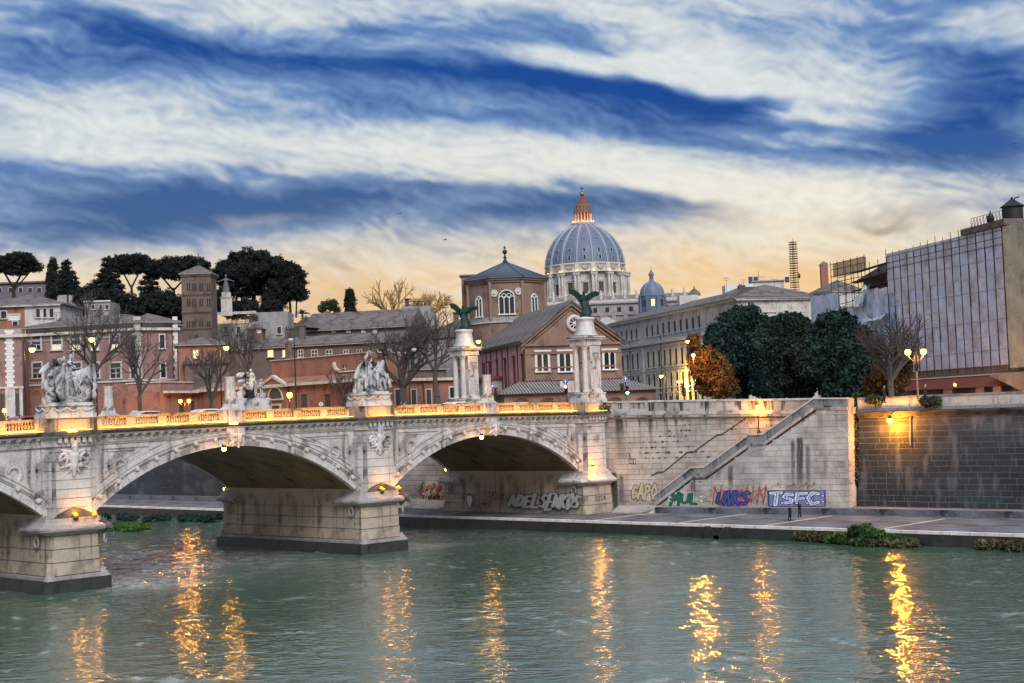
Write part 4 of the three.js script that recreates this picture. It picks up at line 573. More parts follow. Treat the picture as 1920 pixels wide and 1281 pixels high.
// a body of height h: pelvis at p, facing yaw, trunk along up, arms and legs as pairs of directions (upper, lower)
function body(p, h, o = {}) {
  const s = h / 1.75, yaw = o.yaw || 0, c = Math.cos(yaw), n = Math.sin(yaw), T = (d) => [d[0] * c + d[2] * n, d[1], -d[0] * n + d[2] * c], up = unit(T(o.up || [0, 1, 0])), side = T([1, 0, 0]), caps = [], put = (a, b, ra, rb) => caps.push([a, b, ra * s, rb * s]);
  const chest = add3(p, up, 0.4 * s), neck = add3(chest, up, 0.17 * s), tilt = unit(T(o.head || [0, 1, 0.15])), head = add3(neck, tilt, 0.17 * s);
  put(p, add3(p, up, 0.2 * s), 0.15, 0.125); put(add3(p, up, 0.2 * s), chest, 0.125, 0.165); put(add3(chest, side, -0.16 * s), add3(chest, side, 0.16 * s), 0.085, 0.085); put(neck, head, 0.06, 0.075); put(add3(head, up, -0.01 * s), add3(head, up, 0.05 * s), 0.1, 0.115); put(add3(head, T([0, 0, 0.09]), s), add3(head, T([0, -0.03, 0.11]), s), 0.03, 0.03);
  for (const [k, S] of [['armL', -1], ['armR', 1]]) { const [u, l] = o[k] || [[0.3 * S, -1, 0.1], [0.1 * S, -0.8, 0.5]], a = add3(chest, side, 0.2 * S * s), e = add3(a, unit(T(u)), 0.3 * s), w = add3(e, unit(T(l)), 0.26 * s); put(a, e, 0.06, 0.048); put(e, w, 0.048, 0.034); put(w, add3(w, unit(T(l)), 0.1 * s), 0.04, 0.03); }
  for (const [k, S] of [['legL', -1], ['legR', 1]]) { const [u, l] = o[k] || [[0.05 * S, -1, 0.05], [0, -1, -0.03]], a = add3(p, side, 0.09 * S * s), e = add3(a, unit(T(u)), 0.44 * s), w = add3(e, unit(T(l)), 0.42 * s); put(a, e, 0.092, 0.062); put(e, w, 0.062, 0.042); put(w, add3(w, T([0, -0.03, 0.17]), s), 0.045, 0.032); }
  if (o.robe) { const b = add3(p, unit(T(o.robe)), 0.88 * s); put(p, b, 0.17, 0.3); put(add3(p, side, 0.1 * s), add3(b, side, 0.18 * s), 0.1, 0.16); put(add3(p, side, -0.1 * s), add3(b, side, -0.2 * s), 0.1, 0.16); }
  return caps;
}
const folds = (k = 0.03, f = 9) => (x, y, z) => k * Math.sin(f * (x * 0.9 + z * 1.3) + 2.1 * Math.sin(y * 3.1 + x * 2)) * (0.6 + 0.4 * Math.sin(y * 5 + z * 3));
function wing(root, tip, spread, n = 9, r = 0.08) {                   // a fan of long feathers hung from an arched leading edge
  const caps = [], R = V3(...root), Tp = V3(...tip), bow = V3(...spread);
  const edge = (t) => R.clone().lerp(Tp, t).addScaledVector(V3(0, 1, 0), 0.5 * Math.sin(t * Math.PI) * R.distanceTo(Tp) * 0.4);
  for (let i = 0; i < n; i++) { const a = edge(i / n), b = edge((i + 1) / n), f = a.clone().add(bow.clone().multiplyScalar(1 - 0.55 * (i / n))).lerp(Tp, 0.25 * i / n); caps.push([a.toArray(), b.toArray(), r * 1.3, r * 1.1], [a.toArray(), f.toArray(), r, r * 0.55]); }
  return caps;
}
const horseHead = (p, dir, s) => { const d = unit(dir), nose = add3(add3(p, d, 0.75 * s), [0, -0.5, 0], s), poll = add3(p, add3(d, [0, 0.6, 0]), 0.55 * s); return [[p, poll, 0.3 * s, 0.19 * s], [poll, nose, 0.19 * s, 0.1 * s], [poll, add3(poll, [0, 0.2, 0], s), 0.06 * s, 0.02 * s], [add3(p, [0, 0.1, 0.1], s), add3(poll, [-0.1, 0.1, 0.05], s), 0.2 * s, 0.12 * s]]; };
function garlandBase(t, w, d, y0, y1) {                               // moulded pedestal with hanging garlands
  const h = y1 - y0;
  mesh('pedestal', metreUV(merge([box(-w / 2 - 0.1, w / 2 + 0.1, y0, y0 + 0.3 * h, -d / 2 - 0.1, d / 2 + 0.1), box(-w / 2, w / 2, y0 + 0.3 * h, y0 + 0.78 * h, -d / 2, d / 2), box(-w / 2 - 0.12, w / 2 + 0.12, y0 + 0.78 * h, y0 + 0.86 * h, -d / 2 - 0.12, d / 2 + 0.12), box(-w / 2 + 0.1, w / 2 - 0.1, y0 + 0.86 * h, y1, -d / 2 + 0.1, d / 2 - 0.1)])), M.marble, t);
  const g = [], yb = y0 + 0.68 * h; for (const [ax, n] of [['x', 3], ['z', 2]]) for (let i = 0; i < n; i++) { const W = ax === 'x' ? w : d, a = -W / 2 + 0.1 + i * (W - 0.2) / n, e = a + (W - 0.2) / n, pts = [0, 0.25, 0.5, 0.75, 1].map((q) => { const u = lerp(a, e, q), v = yb - 0.22 * h * Math.sin(q * Math.PI); return ax === 'x' ? [u, v, d / 2 + 0.04] : [-w / 2 - 0.04, v, u]; }); g.push(tube(pts, 0.07, 12, 5)); }
  mesh('garland', merge(g), M.pale, t);
}
const statueStone = stone('statue_marble', 'statue', { roughness: 0.8 });
{
  // near group over the left pier: two riders with a plunging winged horse and whirling drapery
  const t = thing('sculpture_group', 'widest swirling marble group with a horse head at its right, on the left pier', 'sculpture', [-2.95, topY(-3), -0.35], 0, 'marble groups on the bridge'); t.userData.group = undefined; delete t.userData.group;
  garlandBase(t, 3.6, 2.4, -0.02, 1.15);
  const y = 1.15, W = folds(0.028, 8);
  mesh('rock', blend([[[-1.2, y + 0.05, 0], [1.2, y + 0.05, 0.1], 0.42, 0.4], [[-0.8, y + 0.5, -0.1], [0.9, y + 0.6, -0.1], 0.6, 0.55], [[-0.2, y + 0.6, -0.1], [0.2, y + 1.5, -0.15], 0.65, 0.5], [[-1.3, y + 0.2, 0.3], [-0.9, y + 0.9, 0.3], 0.35, 0.3]], 0.065, 0.2, folds(0.07, 6)), statueStone, t);
  mesh('figure', blend(body([-0.45, y + 1.75, 0.35], 1.85, { yaw: -0.5, up: [0.25, 1, 0.1], head: [0.1, 1, 0.4], armL: [[-1, -0.2, 0.3], [-0.9, -0.5, 0.2]], armR: [[0.9, 0.1, 0.6], [0.8, -0.5, 0.2]], legL: [[-0.3, -0.7, 0.7], [-0.1, -1, -0.1]], robe: [-0.35, -1, 0.3] }), 0.042, 0.05, W), statueStone, t);
  mesh('figure', blend(body([0.35, y + 1.85, -0.05], 1.8, { yaw: 0.5, up: [-0.05, 1, 0.1], head: [0.2, 1, 0.2], armR: [[0.5, 0.9, 0.1], [0.1, 1, 0]], armL: [[-0.7, -0.3, 0.6], [0.4, -0.6, 0.7]], robe: [0.2, -1, 0.2] }), 0.042, 0.05, W), statueStone, t);
  mesh('figure', blend(body([0.3, y + 0.95, 0.95], 1.6, { yaw: 0.2, up: [-0.2, 1, -0.3], head: [-0.5, 0.8, 0.3], armR: [[0.8, -0.4, 0.3], [-0.7, -0.6, 0.4]], armL: [[-0.8, 0.4, 0.2], [-0.5, 0.8, 0]], legL: [[-0.4, -0.4, 0.5], [0.2, -1, 0]], legR: [[0.5, -0.7, 0.4], [-0.1, -1, -0.2]] }), 0.045, 0.08), statueStone, t);
  mesh('horse', blend([...horseHead([1.25, y + 1.55, 0.25], [0.8, 0.25, 0.2], 0.95), [[0.2, y + 1.2, 0.1], [1.3, y + 1.6, 0.25], 0.5, 0.36], [[1.3, y + 1.3, 0.4], [1.85, y + 0.9, 0.55], 0.2, 0.12], [[1.85, y + 0.9, 0.55], [1.55, y + 0.45, 0.6], 0.11, 0.07], [[1.2, y + 1.1, 0.1], [1.6, y + 0.5, 0.2], 0.2, 0.11], [[1.6, y + 0.5, 0.2], [1.35, y + 0.1, 0.3], 0.1, 0.08]], 0.055, 0.12, folds(0.025, 10)), statueStone, t);
  mesh('wing', blend([...wing([-0.3, y + 2.0, 0.2], [-1.9, y + 1.75, 0.4], [-0.75, -0.45, 0.2], 8, 0.11), ...wing([-0.5, y + 1.4, 0.3], [-1.8, y + 0.9, 0.5], [-0.55, -0.5, 0.2], 7, 0.12)], 0.045, 0.05), statueStone, t);
  const dr = [], sweepArc = (cx, cy, r, a0, a1, z, w) => { for (let i = 0; i < 7; i++) { const p = lerp(a0, a1, i / 7), n = lerp(a0, a1, (i + 1) / 7); dr.push([[cx + r * Math.cos(p), cy + r * 0.85 * Math.sin(p), z + 0.12 * Math.sin(i)], [cx + r * Math.cos(n), cy + r * 0.85 * Math.sin(n), z + 0.12 * Math.sin(i + 1)], w * (0.7 + 0.3 * Math.sin(i)), w * 0.85]); } };
  for (const [cx, cy, r, a0, a1, z, w] of [[-0.5, 1.3, 1.35, 1.5, 3.6, 0.6, 0.12], [-0.6, 1.1, 1.05, 1.7, 4.0, 0.75, 0.11], [-0.4, 1.0, 0.75, 1.9, 4.3, 0.85, 0.1], [0.5, 0.9, 0.95, -1.9, 0.7, 0.75, 0.1], [0.6, 0.95, 1.25, -1.5, 0.4, 0.6, 0.11], [0.1, 0.7, 0.6, 3.3, 5.9, 0.95, 0.09], [-1.3, 0.5, 0.35, 0, 5, 0.6, 0.1], [1.4, 0.45, 0.32, -1.5, 3.2, 0.6, 0.1]]) sweepArc(cx, y + cy, r, a0, a1, z, w);
  mesh('drapery', blend(dr, 0.055, 0.12, folds(0.035, 14)), statueStone, t);
  for (const c of t.children) if (!/pedestal|garland/.test(c.name)) c.geometry.translate(0, -y, 0).scale(1.18, 1.34, 1.15).translate(0.05, y, 0);
}
{
  // near group over the right pier
  const t = thing('sculpture_group', 'upright white marble group with raised helmeted figures on a garlanded base over the right pier', 'sculpture', [27.3, topY(27.3), -0.35]);
  garlandBase(t, 3.3, 2.2, -0.02, 1.3);
  const y = 1.3, W = folds(0.028, 8);
  mesh('rock', blend([[[-1.2, y, 0], [1.2, y, 0.1], 0.38, 0.38], [[-0.7, y + 0.5, -0.1], [0.7, y + 0.5, -0.1], 0.65, 0.6], [[-0.3, y + 1, -0.1], [0.1, y + 2.2, -0.15], 0.6, 0.4], [[0.5, y + 0.8, 0], [0.9, y + 1.7, 0], 0.4, 0.35]], 0.065, 0.2, folds(0.07, 6)), statueStone, t);
  mesh('figure', blend(body([-0.55, y + 1.95, 0.25], 2.15, { yaw: -0.3, up: [0, 1, 0], head: [0.1, 1, 0.2], armL: [[-0.7, -0.7, 0.4], [0.2, -0.9, 0.4]], armR: [[0.8, 0.5, 0.2], [0.2, 1, 0.1]], robe: [-0.3, -1, 0.2] }), 0.042, 0.05, W), statueStone, t);
  mesh('figure', blend(body([0.25, y + 1.3, 0.55], 1.9, { yaw: 0.4, up: [0.2, 1, 0.15], head: [0.2, 1, 0.3], armL: [[-0.6, 0.3, 0.7], [-0.3, 0.7, 0.4]], armR: [[0.7, -0.3, 0.6], [0.6, -0.6, 0.3]], legL: [[-0.3, -0.6, 0.7], [0.1, -1, -0.1]], robe: [0.3, -1, 0.1] }), 0.042, 0.05, W), statueStone, t);
  mesh('figure', blend(body([0.95, y + 1.75, 0.0], 1.7, { yaw: 0.8, up: [0.15, 1, 0.1], head: [0.3, 0.9, 0.3], armL: [[0, -0.2, 1], [0.4, -0.8, 0.2]], armR: [[0.9, 0.2, 0.2], [0.9, -0.4, 0.2]], robe: [0.1, -1, 0] }), 0.042, 0.05, W), statueStone, t);
  mesh('horse', blend([...horseHead([1.05, y + 2.1, 0.2], [0.8, 0.35, 0.1], 0.75), [[0.3, y + 1.5, 0.1], [1.2, y + 1.9, 0.2], 0.42, 0.3], [[1.2, y + 1.5, 0.3], [1.65, y + 1.0, 0.4], 0.2, 0.13], [[1.65, y + 1, 0.4], [1.4, y + 0.5, 0.45], 0.12, 0.08]], 0.055, 0.12, folds(0.025, 10)), statueStone, t);
  mesh('wing', blend(wing([-0.55, y + 2.3, 0], [-1.55, y + 1.2, 0.2], [0, -0.8, 0.15], 7, 0.12), 0.055, 0.07), statueStone, t);
  mesh('crest', blend([[[-0.2, y + 3.0, 0.1], [0.1, y + 3.45, 0.1], 0.12, 0.14], [[0.1, y + 3.45, 0.1], [0.3, y + 3.15, 0.1], 0.14, 0.07]], 0.04, 0.05), statueStone, t);
  const dr = [], q = rng(72); for (let i = 0; i < 12; i++) { const x = -1.4 + i * 0.26, z = 0.45 + 0.3 * q(), b = y + 0.15 + q() * 0.6; dr.push([[x, b + 0.6 + q() * 0.5, z], [x + (q() - 0.4) * 0.6, b, z + 0.12], 0.1, 0.14]); }
  mesh('drapery', blend(dr, 0.055, 0.12, folds(0.035, 14)), statueStone, t);
  for (const c of t.children) if (!/pedestal|garland/.test(c.name)) c.geometry.translate(0, -y, 0).scale(1.12, 1.06, 1.1).translate(0, y, 0);
}
{
  // far side group: a standing figure with a shield over a crouching one, another figure to the right
  const t = thing('sculpture_group', 'far side marble group with a crouching figure over a dark shaft', 'sculpture', [28.1, topY(28), -19.9]);
  mesh('pedestal', metreUV(merge([box(-2.1, 1.9, -0.1, 1.0, -1.1, 1.1), box(-2, 1.8, 1.0, 1.35, -1, 1)])), M.marble, t); mesh('shaft', metreUV(box(-0.55, 0.05, 1.35, 2.6, -0.2, 0.75)), M.iron, t);
  const W = folds(0.04, 7), y = 1.35;
  mesh('figure', blend(body([0.05, y + 1.95, 0.3], 2.0, { yaw: -0.6, head: [-0.3, 1, 0.2], armL: [[-0.7, -0.5, 0.5], [-0.5, -0.6, 0.4]], armR: [[0.3, -0.9, 0.2], [0, -0.9, 0.4]], legL: [[-0.2, -0.3, 0.9], [0, -1, 0]], legR: [[0.1, -0.35, 0.9], [0, -1, 0]], robe: [-0.2, -1, 0.5] }), 0.05, 0.08, W), M.pale, t);
  mesh('figure', blend(body([-1.2, y + 0.95, 0.3], 1.9, { yaw: 0.9, up: [0, 0.8, 0.7], head: [0, 0.5, 1], armL: [[0, -0.4, 1], [0.3, 0.4, 0.8]], armR: [[0.2, -0.5, 0.8], [0, 0.3, 1]], robe: [0, -1, -0.2] }), 0.05, 0.09, W), M.pale, t);
  mesh('figure', blend(body([1.3, y + 1.05, 0.2], 1.9, { yaw: 0.2, head: [-0.3, 0.9, 0.4], armL: [[-0.3, -0.9, 0.3], [0.6, -0.4, 0.5]], armR: [[0.5, -0.8, 0.1], [-0.3, -0.8, 0.4]] }), 0.045, 0.07), statueStone, t);
  mesh('shield', blend([[[-1.35, y + 2.3, 0.1], [-0.2, y + 2.35, 0.1], 0.28, 0.3], [[-1.3, y + 1.7, 0.2], [-0.6, y + 1.8, 0.2], 0.2, 0.25]], 0.055, 0.15, folds(0.05, 8)), statueStone, t); mesh('rock', blend([[[0.6, y + 0.2, 0], [1.7, y + 0.2, 0], 0.35, 0.35], [[0.7, y + 0.5, -0.3], [0.8, y + 1.6, -0.2], 0.35, 0.25], [[-1.7, y + 0.2, 0], [-0.7, y + 0.6, -0.1], 0.35, 0.4]], 0.06, 0.15, folds(0.06, 6)), statueStone, t);
}
// bronze victories on their twin-columned pylons
function pylon(label, x, z) {
  const T = topY(58) - 0.05, t = thing('column_pylon', label, 'monument pillar', [x, T, z], 0);
  const sq = (w, d, y0, y1, o = 0) => box(-w / 2 - o, w / 2 + o, y0, y1, -d / 2, d / 2);
  mesh('base', metreUV(merge([box(-1.75, 1.45, 0, 0.45, -1.3, 1.3), box(-1.65, 1.35, 0.45, 0.95, -1.2, 1.2), box(-1.72, 1.42, 0.95, 1.1, -1.27, 1.27)])), M.marble, t);
  mesh('shaft', metreUV(merge([box(-0.55, 1.05, 1.1, 6.55, -0.95, 0.95), box(-0.65, 1.15, 1.1, 1.35, -1.05, 1.05)])), M.marble, t);
  const shieldG = [[[0.25, 5.0, 1.0], [0.25, 4.4, 1.0], 0.24, 0.1], [[-0.1, 5.35, 1.0], [0.6, 5.35, 1.0], 0.1, 0.1], [[-0.15, 5.25, 1.0], [0.05, 4.5, 1.0], 0.07, 0.05], [[0.65, 5.25, 1.0], [0.45, 4.5, 1.0], 0.07, 0.05], [[0.25, 4.3, 1], [0.25, 3.9, 0.97], 0.1, 0.04]]; mesh('coat_of_arms', blend(shieldG, 0.05, 0.05), M.grey, t);
  for (const zc of [-0.62, 0.62]) { const c = new THREE.Group(); c.name = 'column'; t.add(c); mesh('column_shaft', lathe([[0.3, 1.35], [0.3, 3], [0.265, 5.6]], 18).translate(-1.12, 0, zc), M.pale, c); mesh('column_base', lathe([[0, 1.1], [0.42, 1.1], [0.42, 1.22], [0.34, 1.27], [0.38, 1.33], [0.3, 1.38]], 18).translate(-1.12, 0, zc), M.pale, c); mesh('capital', merge([lathe([[0.265, 5.55], [0.3, 5.75], [0.4, 5.95], [0.42, 6.05]], 14).translate(-1.12, 0, zc), box(-1.55, -0.69, 6.05, 6.15, zc - 0.43, zc + 0.43)]), M.pale, c); }
  mesh('cornice', metreUV(merge([box(-1.55, 1.15, 6.16, 6.75, -1.05, 1.05), box(-1.7, 1.3, 6.75, 6.9, -1.2, 1.2), box(-1.9, 1.5, 6.98, 7.12, -1.4, 1.4), box(-1.8, 1.4, 6.9, 6.98, -1.3, 1.3)])), M.marble, t);
  const d = []; for (let i = 0; i < 11; i++) { d.push(box(-1.75 + i * 0.31, -1.6 + i * 0.31, 6.76, 6.9, 1.2, 1.34)); if (i < 9) d.push(box(-1.84, -1.7, 6.76, 6.9, -1.15 + i * 0.27, -1.0 + i * 0.27)); } stuff(mesh('dentils', merge(d), M.marble, t));
  mesh('upper_pedestal', lathe([[0, 7.12], [1.45, 7.12], [1.3, 7.3], [1.05, 7.75], [0.95, 8.6], [0.9, 8.8], [1.08, 8.95], [1.08, 9.1], [0.85, 9.2], [0, 9.2]], 4).rotateY(Math.PI / 4).translate(-0.15, 0, 0), M.marble, t);
  const y = 9.2;
  const fig = mesh('victory_figure', blend([...body([-0.15, y + 1.5, 0.05], 2.6, { yaw: -0.35, up: [-0.08, 1, 0.08], head: [-0.1, 1, 0.15], armL: [[-0.6, -0.6, 0.5], [0.1, 0.2, 1]], armR: [[0.7, 0.2, 0.5], [0.5, 0.7, 0.4]], robe: [0.1, -1, 0.1] }), [[-0.3, y + 0.1, 0], [0.3, y + 0.15, 0], 0.4, 0.4], [[0.1, y + 1.4, 0.2], [0.5, y + 0.5, 0.4], 0.22, 0.14], [[-0.2, y + 1.5, 0], [-0.5, y + 0.4, 0.2], 0.25, 0.2], [[-0.1, y + 1.5, 0], [0.2, y + 0.3, 0.3], 0.28, 0.3], [[-0.2, y + 2.2, -0.1], [-0.1, y + 1.5, 0], 0.3, 0.26]], 0.05, 0.1, folds(0.035, 9)), M.verdigris, t);
  const RX = (k, h, o = 0) => [k * RGT.x - o * FWD.x - 0.1, y + h, k * RGT.z - o * FWD.z]; mesh('wing', blend(wing(RX(-0.25, 2.1, -0.2), RX(-1.55, 3.0, -0.1), [0.05, -1.0, -0.05], 9, 0.11), 0.055, 0.07), M.verdigris, t); mesh('wing', blend(wing(RX(0.2, 2.1, -0.2), RX(1.6, 2.55, -0.1), [0.1, -0.75, 0.05], 9, 0.11), 0.055, 0.07), M.verdigris, t);
  return t;
}
const py1 = pylon('near marble pylon with a green winged figure at the right end of the bridge', 58.3, -0.75);
{ const c = py1.clone(); c.name = numbered('column_pylon'); c.position.set(58.75, topY(58) - 0.05, -19.9); tag(c, 'far marble pylon topped by a green bronze winged figure, left of the brick church', 'monument pillar'); scene.add(c); }
// stone pillars over the crowns of the arches
function pillar(label, x, z) {
  const t = thing('stone_pillar', label, 'stone pillar', [x, topY(x), z]);
  mesh('shaft', metreUV(new THREE.CylinderGeometry(0.42, 0.5, 2.0, 4, 1).rotateY(Math.PI / 4).translate(0, 1.75, 0)), M.marble, t); mesh('base', metreUV(merge([box(-0.5, 0.5, 0, 0.5, -0.45, 0.45), box(-0.43, 0.43, 0.5, 0.78, -0.4, 0.4)])), M.marble, t);
  mesh('cap', metreUV(merge([box(-0.3, 0.3, 2.74, 2.84, -0.3, 0.3)])), M.marble, t);
  for (const s of [-1, 1]) { const pts = []; for (let i = 0; i <= 10; i++) { const a = i / 10 * Math.PI / 2; pts.push([s * (0.48 + 1.0 * (1 - Math.cos(a))), 0.02 + 0.75 * (1 - Math.sin(a))]); } const o = [[s * 0.48, 0.02], ...pts]; mesh('scroll', metreUV(poly(s > 0 ? o : o.slice().reverse(), -0.22, 0.22)), M.marble, t); }
  return t;
}
const pl = pillar('pale stone pillar with side scrolls on the near parapet above the middle arch', 12.05, -0.25);
for (const [x, z, label] of [[42.45, -0.25, 'pale stone pillar on the near parapet above the right arch, beside a traffic light'], [12.05, -19.8, 'pale stone pillar on the far parapet, right of the large left marble group']]) { const c = pl.clone(); c.name = numbered('stone_pillar'); c.position.set(x, topY(x), z); tag(c, label, 'stone pillar'); scene.add(c); }

// ------------------------------------------------------------------ lamps on the bridge
const WARM = new THREE.Color(1, 0.52, 0.1), ORANGE = new THREE.Color(1, 0.36, 0.03), YELLOW = new THREE.Color(1, 0.36, 0.0);
function pointLamp(parent, x, y, z, color, cd, r = 6) { const l = new THREE.PointLight(color, cd / EXPOSURE); l.position.set(x, y, z); l.castShadow = true; l.shadow.radius = r; parent.add(l); return l; }
// strip lights along the cornice that wash the parapet
const nth = ['first', 'second', 'third', 'fourth'];
function strip(x0, x1, z, label, power = 1) {
  const x = (x0 + x1) / 2, L = Math.abs(x1 - x0), y = topY(x) - 1.0, t = thing('strip_light', label, 'strip light', [x, y, z], 0, 'strip lights along the cornice');
  mesh('glowing_tube', new THREE.CapsuleGeometry(0.022, L - 0.1, 2, 6).rotateZ(Math.PI / 2).translate(0, 0.07, 0), glow('strip_glass', [1, 0.62, 0.1], 1.6), t); mesh('holder', box(-L / 2 + 0.03, L / 2 - 0.03, -0.015, 0.045, -0.03, 0.05), M.iron, t);
  const a = new THREE.RectAreaLight(YELLOW, 120 * power / EXPOSURE, L - 0.1, 0.07); a.position.set(0, 0.1, -0.03); a.rotation.set(0.55, 0, 0); t.add(a);
}
for (const A of [[-0.85, 24.95], [29.6, 55.3]]) for (const s of [-1, 1]) for (let b = 0; b < 4; b++) { const kx = (A[0] + A[1]) / 2, w = ((A[1] - A[0]) / 2 - 1.3) / 4, xa = kx + s * (0.95 + b * w), xb = xa + s * w; strip(Math.min(xa, xb), Math.max(xa, xb), 0.62, `yellow strip light below the ${nth[b]} balustrade ${s < 0 ? 'left' : 'right'} of the pillar over the ${A[0] < 20 ? 'middle' : 'right'} arch`); }
for (let b = 0; b < 3; b++) strip(-8.35 - b * 3.05, -5.3 - b * 3.05, 0.62, `yellow strip light below the ${nth[b]} balustrade left of the widest marble group`);
for (const P of [-3.05, 27.3, 57.4]) strip(P - 1.35, P + 1.35, 1.42, 'yellow strip light below the solid parapet block ' + (P < 0 ? 'of the left pier' : P < 40 ? 'of the middle pier' : 'of the bank pier'), 0.8);
for (const [px, py, z] of [[135, 808, 1.5], [438, 794, 0.72]]) {
  const p = onZ(px, py, z), t = thing('bar_lamp', px < 200 ? 'glowing yellow bar lamp on the cornice of the left pier' : 'glowing yellow bar lamp on the cornice above the middle arch', 'bar lamp', [p.x, p.y, p.z]);
  mesh('glowing_bar', new THREE.CapsuleGeometry(0.1, 0.65, 4, 10).rotateZ(Math.PI / 2), M.lamp, t); mesh('bracket', box(-0.08, 0.08, -0.22, -0.1, -0.3, 0.05), M.iron, t); pointLamp(t, 0, 0, 0.35, YELLOW, 3);
}
// floodlights
const floodNames = [];
function flood(px, py, z, label, cd, aim, r = 0.2, m = M.flood) {
  const p = Array.isArray(z) ? spot(px, py, z[0]) : onZ(px, py, z), t = thing('floodlight', label, 'floodlight', [p.x, p.y, p.z]);
  mesh('glass', ball(r, 0, 0, 0, 14), m, t); mesh('housing', new THREE.CylinderGeometry(r * 0.75, r * 1.0, r * 1.1, 12).translate(0, r * 1.1, 0), M.iron, t); mesh('arm', rod([0, r, 0], [0, r * 2.2, -0.3], 0.03), M.iron, t);
  pointLamp(t, aim[0], aim[1], aim[2], ORANGE, cd, 8); return t;
}
flood(420, 842, 0.75, 'yellow floodlight hanging under the keystone of the middle arch', 12, [0, -0.8, 1.0]);
flood(903, 820, 0.75, 'yellow floodlight hanging under the keystone of the right arch', 12, [0, -0.8, 1.0]);
flood(1112, 878, 1.3, 'bright floodlight on the cap of the bank pier at the right arch', 17, [0, 0.3, 0.6]);
flood(422, 917, -21.3, 'small floodlight on the far end of the right river pier', 75, [0, 0.2, 0.2]);
flood(837, 881, -21.3, 'small floodlight on the far end of the bank pier, near the red tags', 75, [0, 0.2, 0.2]);
const capLamp = (px, py, z, label, x) => {
  const p = onZ(px, py, z), t = thing('pier_lamp', label, 'floodlight', [p.x, p.y, p.z]);
  mesh('case', new THREE.CylinderGeometry(0.17, 0.2, 0.34, 12).rotateX(-0.9), mat('yellow_case', { color: [0.75, 0.48, 0.02], roughness: 0.5 }), t); mesh('glass', new THREE.CylinderGeometry(0.14, 0.14, 0.03, 12).rotateX(-0.9).translate(0, 0.12, -0.15), M.flood, t); mesh('foot', box(-0.16, 0.16, -0.3, -0.16, -0.1, 0.1), M.iron, t);
  pointLamp(t, 0, 0.4, 0.35, ORANGE, 6);
};
capLamp(142, 967, 1.25, 'yellow cased floodlight on the cap of the left pier, its left one'); capLamp(176, 966, 1.0, 'yellow cased floodlight on the cap of the left pier above the lion head'); capLamp(717, 918, 1.25, 'yellow cased floodlight on the cap of the right river pier, its left one'); capLamp(748, 916, 1.0, 'yellow cased floodlight on the right corner of the right river pier cap');

